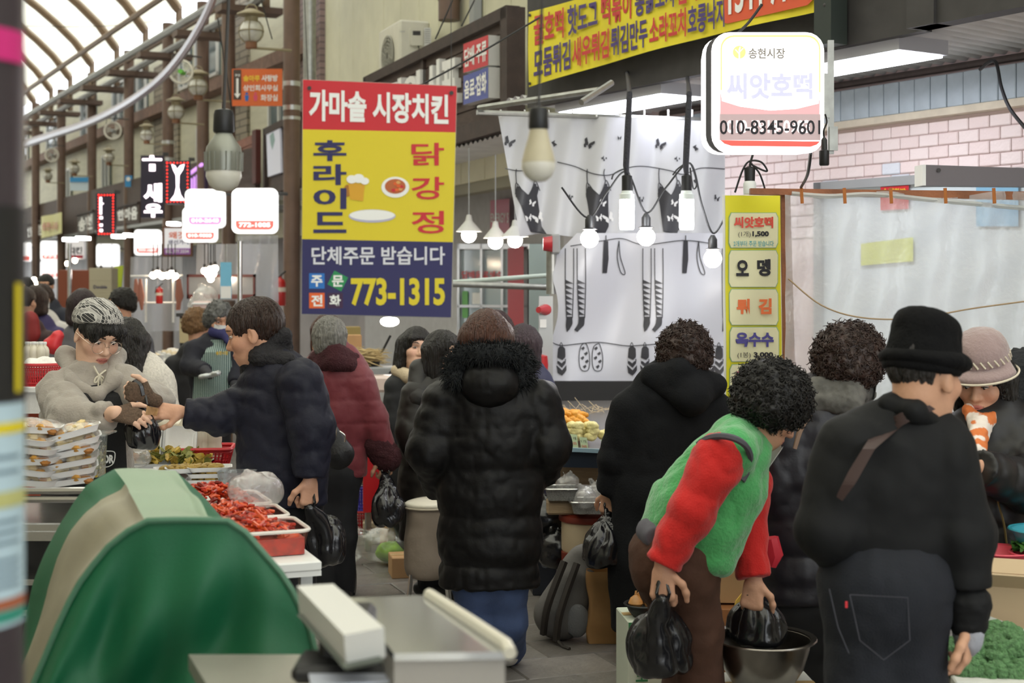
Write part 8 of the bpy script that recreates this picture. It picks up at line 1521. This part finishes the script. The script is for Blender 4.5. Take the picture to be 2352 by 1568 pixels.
for k, (x, y, z) in enumerate(((-.03, 0, 0), (.025, -.02, 0), (.01, .03, 0), (0, 0, .03))): o = on if k == 0 else dup(on); place(o, GR(1478, 5.55, .43+z)+V((x, y, 0)), k, .3*k)
carton('orange brown fruit carton with open flap behind the green vest', GR(1665, 6.0, .0), (.34, .3, .36), -.1, mat('orange_brown_carton', 'a06a40', .7), text=[('특산물 선물', -.45, .12, .4, .28)]); carton('open cardboard box on the fruit carton behind the red sleeve', GR(1680, 6.05, .37), (.32, .26, .2), -.05, mat('tan_carton', 'c09a70', .75), flaps=1.2); carton('plain tan box at the top of the pile behind the green vest', GR(1705, 6.2, .66), (.25, .22, .3), .05, MATS['tan_carton'])
carton('white cardboard box supporting the steel basin', GR(1752, 4.76, 0), (.36, .3, .36), .05, MATS['white_carton'], text=[('농협', -.3, .7, .1, .9)], tm=mat('print_slate_blue', '5a7a90', .5)); basin('dented stainless steel basin holding a black bag', GR(1752, 4.76, .365), .165, .15, mat('worn_steel', '8f8a84', .28, 1., var=.2, vs=8, bump=.1, bs=12)); basin('pale enamel bowl half hidden behind the jeans', GR(1830, 5.2, .5), .08, .05, mat('enamel', 'c9bfae', .4), cat='bowl', name='enamel_bowl')
m_ = MB(); m_.prism([P(1690, 1380, 5.3), P(1705, 1362, 5.3), P(1710, 1440, 5.25), P(1675, 1450, 5.25)], (0, .01, 0)); tag(obj('yellow_flap', m_, mat('mustard_card', 'c8a040', .6), smooth=False), 'mustard yellow card flap behind the black bag', 'card')
m_ = MB(); m_.tube([P(1768, 1235, 4.85), P(1776, 1275, 4.85), P(1770, 1300, 4.85)], [.03, .035, .02], 8); tag(obj('red_purse', m_, mat('red_purse', 'c02838', .5)), 'small red purse hanging beside the dark puffer coat', 'purse')
# broccoli box
t = carton('white vegetable carton with green edge and red pepper print holding broccoli', GR(2345, 4.0, .46), (.42, .34, .16), -.12, mat('white_carton_c', 'd4d4ce', .6)); pl = front(4.2, -6, 2300); flat(t, 'back_flap', [(2235, 1400), (2420, 1470), (2420, 1600), (2240, 1560)], MATS['white_carton_c'], 0, pl); flat(t, 'green_edge', [(2255, 1428), (2420, 1490), (2420, 1498), (2255, 1436)], MATS['carton_green'], .004, pl)
for dx in (0, 9, 18): flat(t, 'pepper_print', [(2284+dx, 1465+dx*.5), (2294+dx, 1463+dx*.5), (2298+dx, 1495), (2290+dx, 1502)], I_red, .006+dx*1e-4, pl)
flat(t, 'leaf_print', [(2270, 1478), (2284, 1470), (2290, 1495), (2276, 1490)], I_grn, .005, pl)
m_ = MB(); m_.box(GR(2345, 4.0, .23), (.43, .35, .46), RZ(-.12)); tag(obj('plastic_crate', m_, mat('grey_crate', '5a5e60', .6), smooth=False), 'grey crate under the broccoli carton', 'crate')
br = thing('broccoli', 'head of green broccoli in the white carton', 'broccoli', (0, 0, 0), 'broccoli heads'); m_ = MB(); rg = random.Random(3)
for i in range(90):
    a, b = rg.uniform(0, 6.283), rg.random(); th = math.acos(1-b*.95); d = V((math.sin(th)*math.cos(a), math.sin(th)*math.sin(a), math.cos(th)*.8)); m_.ball(V((0, 0, .045))+d*.058, rg.uniform(.011, .019), 8)
obj('florets', m_, mat('broccoli_green', '5f8a58', .7, var=.35, vs=120, bump=1., bs=260), br); m_ = MB(); m_.cyl((0, 0, -.02), (0, 0, .05), .022, .03, 10); obj('stalk', m_, mat('stalk_green', '8aa860', .6), br)
for k, (x, y, d) in enumerate(((2195, 1510, 0), (2245, 1500, .1), (2305, 1510, .02), (2352, 1505, .05), (2205, 1565, -.08), (2260, 1560, -.06), (2320, 1562, -.08), (2370, 1560, -.06), (2285, 1480, .2))): o = br if k == 0 else dup(br); place(o, P(x+12, y+30, 4.0+d*.6), k*1.3, random.uniform(-.3, .3), random.uniform(-.3, .3), random.uniform(.9, 1.15))
# bowls of produce behind the hat man
M_pinkp = mat('coral_plastic', 'd0485a', .4); table('low produce table at the right edge', V((1.95, 4.66, 0)), (.75, .24, .76), 0, M_wood2); basin('large coral red plastic bowl with holes at the right', GR(2295, 4.64, .76), .1, .07, M_pinkp, name='plastic_bowl', cat='bowl'); basin('coral red bowl of greens behind the larger coral bowl', GR(2390, 4.64, .76), .09, .06, M_pinkp, name='plastic_bowl', cat='bowl'); basin('turquoise plastic bowl of greens at the right edge', GR(2395, 4.68, .83), .1, .06, mat('turquoise_plastic', '3aa0b4', .4), name='plastic_bowl', cat='bowl')
t = thing('leafy_greens', 'bunch of dark leafy greens in the coral bowl', 'vegetables', GR(2390, 4.64, .82)); m_ = MB(); rg = random.Random(6)
for i in range(40): p = GR(2390, 4.64, .83)+V((rg.uniform(-.07, .07), rg.uniform(-.07, .07), rg.uniform(0, .02))); a = rg.uniform(0, 6.3); m_.grid(lambda u, v: p+RZ(a) @ V(((u-.5)*.07, (v-.5)*.03*math.sin(math.pi*(.1+.85*u)), .012*math.sin(u*5+i))), 4, 2)
obj('leaves', m_, mat('dark_leaf', '3f6a2c', .5, var=.3, vs=40), t, kind='stuff')
carton('open cardboard box of brown mushrooms at the right edge', GR(2352, 4.34, .64), (.28, .2, .15), -.35, mat('tan_carton_b', 'bfa888', .75), flaps=1.15); mu = thing('mushroom', 'brown mushroom in the open cardboard box', 'mushroom', (0, 0, 0), 'mushrooms in the open box'); m_ = MB(); m_.lathe((0, 0, 0), [(.014, 0), (.012, .02), (.03, .024), (.034, .034), (.024, .05), (0, .056)], 16); obj('cap', m_, mat('mushroom_brown', '8a5a34', .55, var=.2), mu); m_ = MB(); m_.cyl((0, 0, -.02), (0, 0, .022), .012, .014, 10); obj('stem', m_, mat('mushroom_stem', 'cbb896', .7), mu)
for k in range(9): o = mu if k == 0 else dup(mu); place(o, GR(2352, 4.34, .74)+V(((k % 3-1)*.07, (k//3-1)*.06, random.uniform(0, .02))), k, random.uniform(-.4, .4))
m_ = MB(); m_.box(GR(2352, 4.34, .32), (.3, .2, .64), RZ(-.35)); tag(obj('wooden_crate', m_, M_wood2, smooth=False), 'wooden crate under the mushroom box', 'crate')
t = thing('snack_packet', 'crinkled blue and clear packet behind the hat man sleeve', 'packet', P(2240, 1300, 4.9)); blob('packet', [ell(P(2245, 1270, 4.9), (.045, .04, .06), None, .02)], .008, mat('packet_blue', '5a5a9a', .3, var=.5, vs=20, bump=.4), t, .01, 25)
# ================================================================ BACKGROUND STALLS
def extinguisher(lab, px, py0, py1, Y):
    u = Y/FPX; c = P(px, py1, Y); h = (py1-py0)*u; r = h*.17; t = thing('fire_extinguisher', lab, 'fire extinguisher', c); m_ = MB(); m_.lathe(c, [(r*.9, 0), (r, h*.03), (r, h*.66), (r*.75, h*.75), (r*.3, h*.79), (r*.3, h*.84)], 18); obj('cylinder', m_, mat('extinguisher_red', 'b8221e', .3, coat=.4), t); m_ = MB(); m_.tube([c+V((0, 0, h*.84)), c+V((r*.3, 0, h*.9)), c+V((r*1.0, 0, h*1.0))], r*.16, 6); m_.tube([c+V((0, -r*.2, h*.84)), c+V((-r*.9, -r*.3, h*.8)), c+V((-r*1.1, -r*.3, h*.5))], r*.12, 6); obj('valve_hose', m_, M_black, t); m_ = MB(); m_.lathe(c+V((0, 0, h*.4)), [(r*1.02, 0), (r*1.02, h*.13)], 18); obj('label', m_, mat('extinguisher_label', 'd8c8b8', .5), t)
extinguisher('red fire extinguisher hanging beside the brown column', 643, 622, 702, 17.3); extinguisher('smaller red fire extinguisher in the far fish stall', 366, 650, 697, 15.0)
def bulbs(lab, pts, Y, m=E_warm, r=8, top=560):
    pl = front(Y, 0, pts[0][0]); u = Y/FPX
    for k, (x, y) in enumerate(pts): t = thing('hanging_bulb', lab, 'light bulb', pl(x, y), lab); m_ = MB(); m_.ball(pl(x, y), r*u, 10); obj('globe', m_, m, t); m_ = MB(); m_.cyl(pl(x, y-r*.8), pl(x, y-r*1.9), r*.45*u, r*.45*u, 8); obj('socket', m_, M_black, t); m_ = MB(); m_.tube([pl(x, y-r*1.8), pl(x, top)], .006, 5); obj('cable', m_, M_dark, t)
bulbs('glowing bulb in the cluster over the far fish stall', [(470, 622), (478, 630), (484, 618), (490, 628), (494, 616), (484, 640)], 14.5); bulbs('glowing bulb in the row behind the fish shop sign', [(352, 632), (362, 628), (372, 633), (386, 632), (394, 628), (402, 634)], 16); bulbs('white bulb hanging below the small blue lightbox', [(232, 625), (257, 632)], 22, E_bulb); bulbs('distant bulb at the far left end', [(78, 642), (86, 652), (155, 605), (172, 598)], 24, E_warm, 6, 570)
for k, (x0, x1, y) in enumerate(((262, 282, 543), (288, 302, 540), (388, 410, 514), (150, 172, 550), (180, 202, 547))): m_ = MB(); m_.box(P((x0+x1)/2, y, 22), ((x1-x0)*22/FPX, .3, .05)); tag(obj('strip_lamp', m_, E_white, smooth=False), 'short white strip lamp under the far soffit', 'lamp', 'strip lamps under the far soffit')
# stall tables with trays
def stall(lab, px, Y, sx, sy, z, rot, m, seed, foods, nx, ny, lab2):
    c = GR(px, Y); table(lab, c, (sx, sy, z), rot, m, mat('brown_table_leg', '6a503c', .6)); rg = random.Random(seed); pr = thing('food_tray', lab2, 'food tray', (0, 0, 0), lab2); m_ = MB(); dish(m_, (0, 0, 0), sx/nx*.86, sy/ny*.86, .05); obj('tray', m_, M_foam, pr); m_ = MB(); lumps(m_, (0, 0, .02), sx/nx*.6, sy/ny*.6, .05, 26, .022, .035, seed, 1.5, len(foods)); obj('food', m_, foods, pr, kind='stuff'); first = True
    for i in range(nx):
        for j in range(ny): o = pr if first else dup(pr); first = False; place(o, V((c.x, c.y, z+.002))+RZ(rot) @ V(((i+.5)/nx*sx-sx/2, (j+.5)/ny*sy-sy/2, 0)), rot+rg.uniform(-.05, .05), 0, 0, 1)
RD = [mat('red_banchan', 'c0542c', .45, var=.3, vs=20), mat('orange_banchan', 'd08040', .45, var=.3, vs=20)]; WT = [mat('white_goods', 'e2ded8', .5, var=.1), mat('cream_goods', 'd8c8a8', .5, var=.1)]; YL = [mat('yellow_goods', 'd8b060', .5, var=.2)]
stall('brown folding table with red side dishes behind the striped apron', 372, 11.9, .55, .6, .82, .4, M_white, 1, RD, 2, 2, 'white tray of red side dishes on the brown folding table'); stall('white fish stall table with trays behind the purple scarf woman', 370, 14.2, 1.3, .9, .95, .4, M_white, 2, WT, 4, 3, 'white tray of pale goods on the fish stall'); stall('low brown bench with cabbage trays in front of the fish stall', 398, 11.0, .7, .5, .55, .4, mat('brown_bench', '8a6a4c', .6), 3, WT, 2, 1, 'tray of pale vegetables on the low brown bench')
stall('side dish table at the far left behind the pole', 78, 9.2, .8, .7, .82, .4, M_white, 4, YL+RD[1:], 3, 2, 'tray of yellow side dishes at the far left'); stall('goods table left of the vendor head', 90, 7.6, .7, .5, .82, .3, M_white, 5, WT, 3, 2, 'tray of pale goods left of the vendor'); stall('glass counter table behind the striped apron', 520, 15.7, 1.0, .6, .9, .4, M_dark, 6, WT, 3, 2, 'white tray on the dark counter behind the market woman')
carton('stack of pale office paper cartons, top one, in the far stall', P(238, 645, 19), (.3, .3, .17), 0, mat('beige_carton', 'b0a890', .7)); carton('stack of pale office paper cartons, middle one, in the far stall', P(238, 674, 19), (.3, .3, .17), 0, MATS['beige_carton'], text=[('Double', -.3, .4, .3, .65)], tm=I_navy); carton('stack of pale office paper cartons, bottom one, in the far stall', P(238, 703, 19), (.3, .3, .17), 0, MATS['beige_carton'], text=[('Double', -.3, .4, .3, .65)], tm=I_navy)
m_ = MB(); m_.prism([P(262, 612, 19.5), P(283, 610, 19.5), P(278, 672, 19.5), P(262, 670, 19.5)], (0, .02, 0)); tag(obj('lime_cloth', m_, mat('lime_cloth', 'b4c43a', .6), smooth=False), 'lime green cloth hanging beside the paper cartons', 'cloth')
carton('tall red-brown panel cabinet at the far left stall', GR(178, 22, 0), (.5, .3, 1.9), 0, mat('red_brown_cabinet', '8a4a34', .6), cat='cabinet', name='cabinet')
pl = front(13.5, 0, 508); t = thing('standing_banner', 'narrow sky blue banner with white bottom on the column', 'banner', pl(519, 680)); flat(t, 'cloth', rect(506, 602, 532, 686), mat('sky_banner', '7cc0e0', .5), 0, pl); flat(t, 'lower_cloth', rect(507, 657, 531, 685), I_white, .004, pl); m_ = MB(); wire(pl, [(519, 602), (519, 560)], .01, m_, off=-.02); obj('pole', m_, M_galv, t)
m_ = MB(); b_ = GR(551, 12.9); m_.cyl(b_, b_+V((0, 0, 2.08)), .022, .022, 12); tag(obj('steel_pole', m_, M_steel), 'polished steel pole under the white lightbox', 'pole')
m_ = MB(); b_ = GR(160, 21.5); m_.cyl(b_, b_+V((0, 0, 2.3)), .03, .03, 10); tag(obj('steel_pole', m_, M_steel), 'thin steel pole under the far chicken sign', 'pole')
# clear enclosures and glass cases
gm = film('stall_film', 'e6e8f0', .5, .4, .1)
for k, (x0, y0, x1, y1, Y, lab) in enumerate(((452, 560, 640, 690, 15.8, 'milky plastic curtain of the stall behind the navy man'), (300, 590, 420, 760, 17.5, 'milky plastic curtain of the far fish stall'), (545, 540, 640, 720, 16.3, 'plastic curtain panel left of the fire extinguisher'))): pl = front(Y, 0, (x0+x1)/2); m_ = MB(); m_.grid(lambda u, v: pl(x0+(x1-x0)*u, y0+(y1-y0)*v, .04*math.sin(u*14+v*2)), 24, 8); tag(obj('plastic_curtain', m_, gm), lab, 'plastic curtain')
t = thing('glass_case', 'glass display case with dark red rim behind the market woman', 'display case', P(500, 690, 15)); pl = front(15, 0, 500); m_ = MB()
for q in (rect(430, 630, 586, 636), rect(430, 676, 586, 686), rect(430, 630, 434, 686), rect(582, 630, 586, 686)): ppoly(pl, q, .06, .02, m_)
obj('frame', m_, mat('dark_red_frame', '5a2a28', .5), t, smooth=False); flat(t, 'pane', rect(434, 636, 582, 676), mat('steel_reflect', 'a8aab0', .2, .5), 0, pl)
t = thing('fish_rack', 'white rack with hanging dried fish in the far stall', 'rack', GR(360, 16)); m_ = MB()
for x in (335, 398): m_.tube([P(x, 640, 16), P(x, 740, 16)], .013, 6)
m_.tube([P(300, 634, 16), P(420, 632, 16)], .012, 6); m_.tube([P(325, 695, 16), P(405, 695, 16)], .012, 6); obj('frame', m_, M_white, t)
for k, x in enumerate((312, 408, 412, 322)): m_ = MB(); m_.tube([P(x, 640, 15.8), P(x+2, 680, 15.8), P(x+(4 if k % 2 else -6), 712, 15.8)], [.015, .04, .012], 6); obj('dried_fish', m_, mat('dried_fish', 'a06858', .6), t)
knotbag('white bag of goods heaped on the counter behind the market woman', P(470, 700, 13.8), .11, M_bagw, seed=3, res=.016); knotbag('second white bag on the counter behind the market woman', P(452, 712, 13.8), .09, M_bagw, seed=6, res=.016)
t = thing('goods_box', 'pale pink storage box on the counter behind the market woman', 'box', P(472, 715, 13.6)); m_ = MB(); m_.box(P(472, 706, 13.6), (.2, .2, .12), None, .01); obj('box', m_, mat('pale_pink_box', 'd8c0bc', .5), t, smooth=False); m_ = MB(); m_.box(P(472, 697, 13.6), (.22, .22, .02), None, .005); obj('lid', m_, M_foam, t, smooth=False)
gl_ = thing('garlic_bulb', 'white peeled garlic bag in the pile at the far stall', 'garlic bag', (0, 0, 0), 'white garlic bags at the far stall'); m_ = MB(); m_.ball((0, 0, .05), (.07, .06, .05), 12); obj('bag', m_, WT[0], gl_); rg = random.Random(1)
table('far table with piled white garlic bags', GR(145, 14.5), (.7, .5, .85), .4, M_dark)
for k in range(16): o = gl_ if k == 0 else dup(gl_); place(o, GR(130+(k % 5)*8, 14.4+rg.uniform(-.1, .1), .85+(k//5)*.08), k)
# red colander and orange counter left of vendor
cnt = thing('stall_counter', 'orange red counter panel behind the vendor at the left', 'counter', GR(40, 6.7)); m_ = MB(); m_.box(GR(50, 6.7, .58), (.55, .05, 1.1)); obj('panel', m_, mat('orange_red_panel', 'b8492a', .5), cnt, smooth=False); m_ = MB(); m_.box(GR(40, 6.72, 1.21), (.65, .4, .02)); m_.box(GR(40, 6.72, 1.15), (.6, .35, .1)); obj('ledge', m_, M_foam, cnt, smooth=False)
basket('red round colander of white noodles on the orange counter', P(98, 884, 6.7), .25, .25, .1, 0, MATS['red_plastic'], flare=1.35, nb=16, shape='round'); blob('noodle_heap', [ell(P(100, 846, 6.7), (.105, .1, .05), None, .02)], .01, mat('noodle_white', 'e8e6e2', .5, bump=.6, bs=60), None, .012, 22, label='heap of white noodles in bags on the red colander', cat='noodles')
t = thing('red_bag', 'bright red shopping bag at the far left stall', 'bag', P(128, 792, 10)); blob('bag_body', [cone(P(122, 790, 10), P(132, 772, 10), .07, .05, None, .02)], .011, mat('bright_red_bag', 'd03038', .4), t, .012, 12)
ft = True; b2_ = bottle('small white bottle in the row left of the vendor head', 'bottles left of the vendor', .12, .025)
for k in range(6): o = b2_ if ft else dup(b2_); ft = False; place(o, P(62+k*8, 838, 7.3+.05*(k % 2)))
t = thing('steel_oven', 'dark steel cart frame behind the market woman', 'cart', GR(440, 13)); m_ = MB()
for x in (418, 444, 450): m_.tube([P(x, 725, 13), GR(x, 13)], .02, 6)
m_.box(P(436, 722, 13), (.16, .4, .03)); obj('frame', m_, M_dark, t, smooth=False); m_ = MB(); m_.box(P(436, 758, 13), (.12, .3, .22)); obj('tan_panel', m_, mat('warm_panel', 'c8b890', .5), t, smooth=False)  # plain tan panel set in the cart frame
# overhead wires
rg = random.Random(12)
for k, (a, b, Y, sag) in enumerate((((500, 40), (540, 300), 14, 0), ((600, 0), (625, 90), 16, 0), ((1000, 90), (1040, 0), 12, 0), ((1060, 60), (1090, 0), 12, 0), ((60, 60), (420, 40), 28, 10), ((900, 230), (1240, 40), 9.5, 5), ((1690, 80), (1750, 10), 6.2, 6))):
    pl = front(Y, 0, a[0]); m_ = MB(); wire(pl, curve_pts([a, ((a[0]+b[0])/2, (a[1]+b[1])/2+sag), b], 6), .007, m_); tag(obj('overhead_wire', m_, M_black), ('dark twisted cable hanging above the ribbed bulb', 'thin wire looping beside the large globe lantern', 'thin wire crossing the cream siding left', 'thin wire crossing the cream siding right', 'long wire strung under the arcade vault', 'slack wire in front of the dark plank board', 'frayed black wire above the lightbox sign')[k], 'wire')
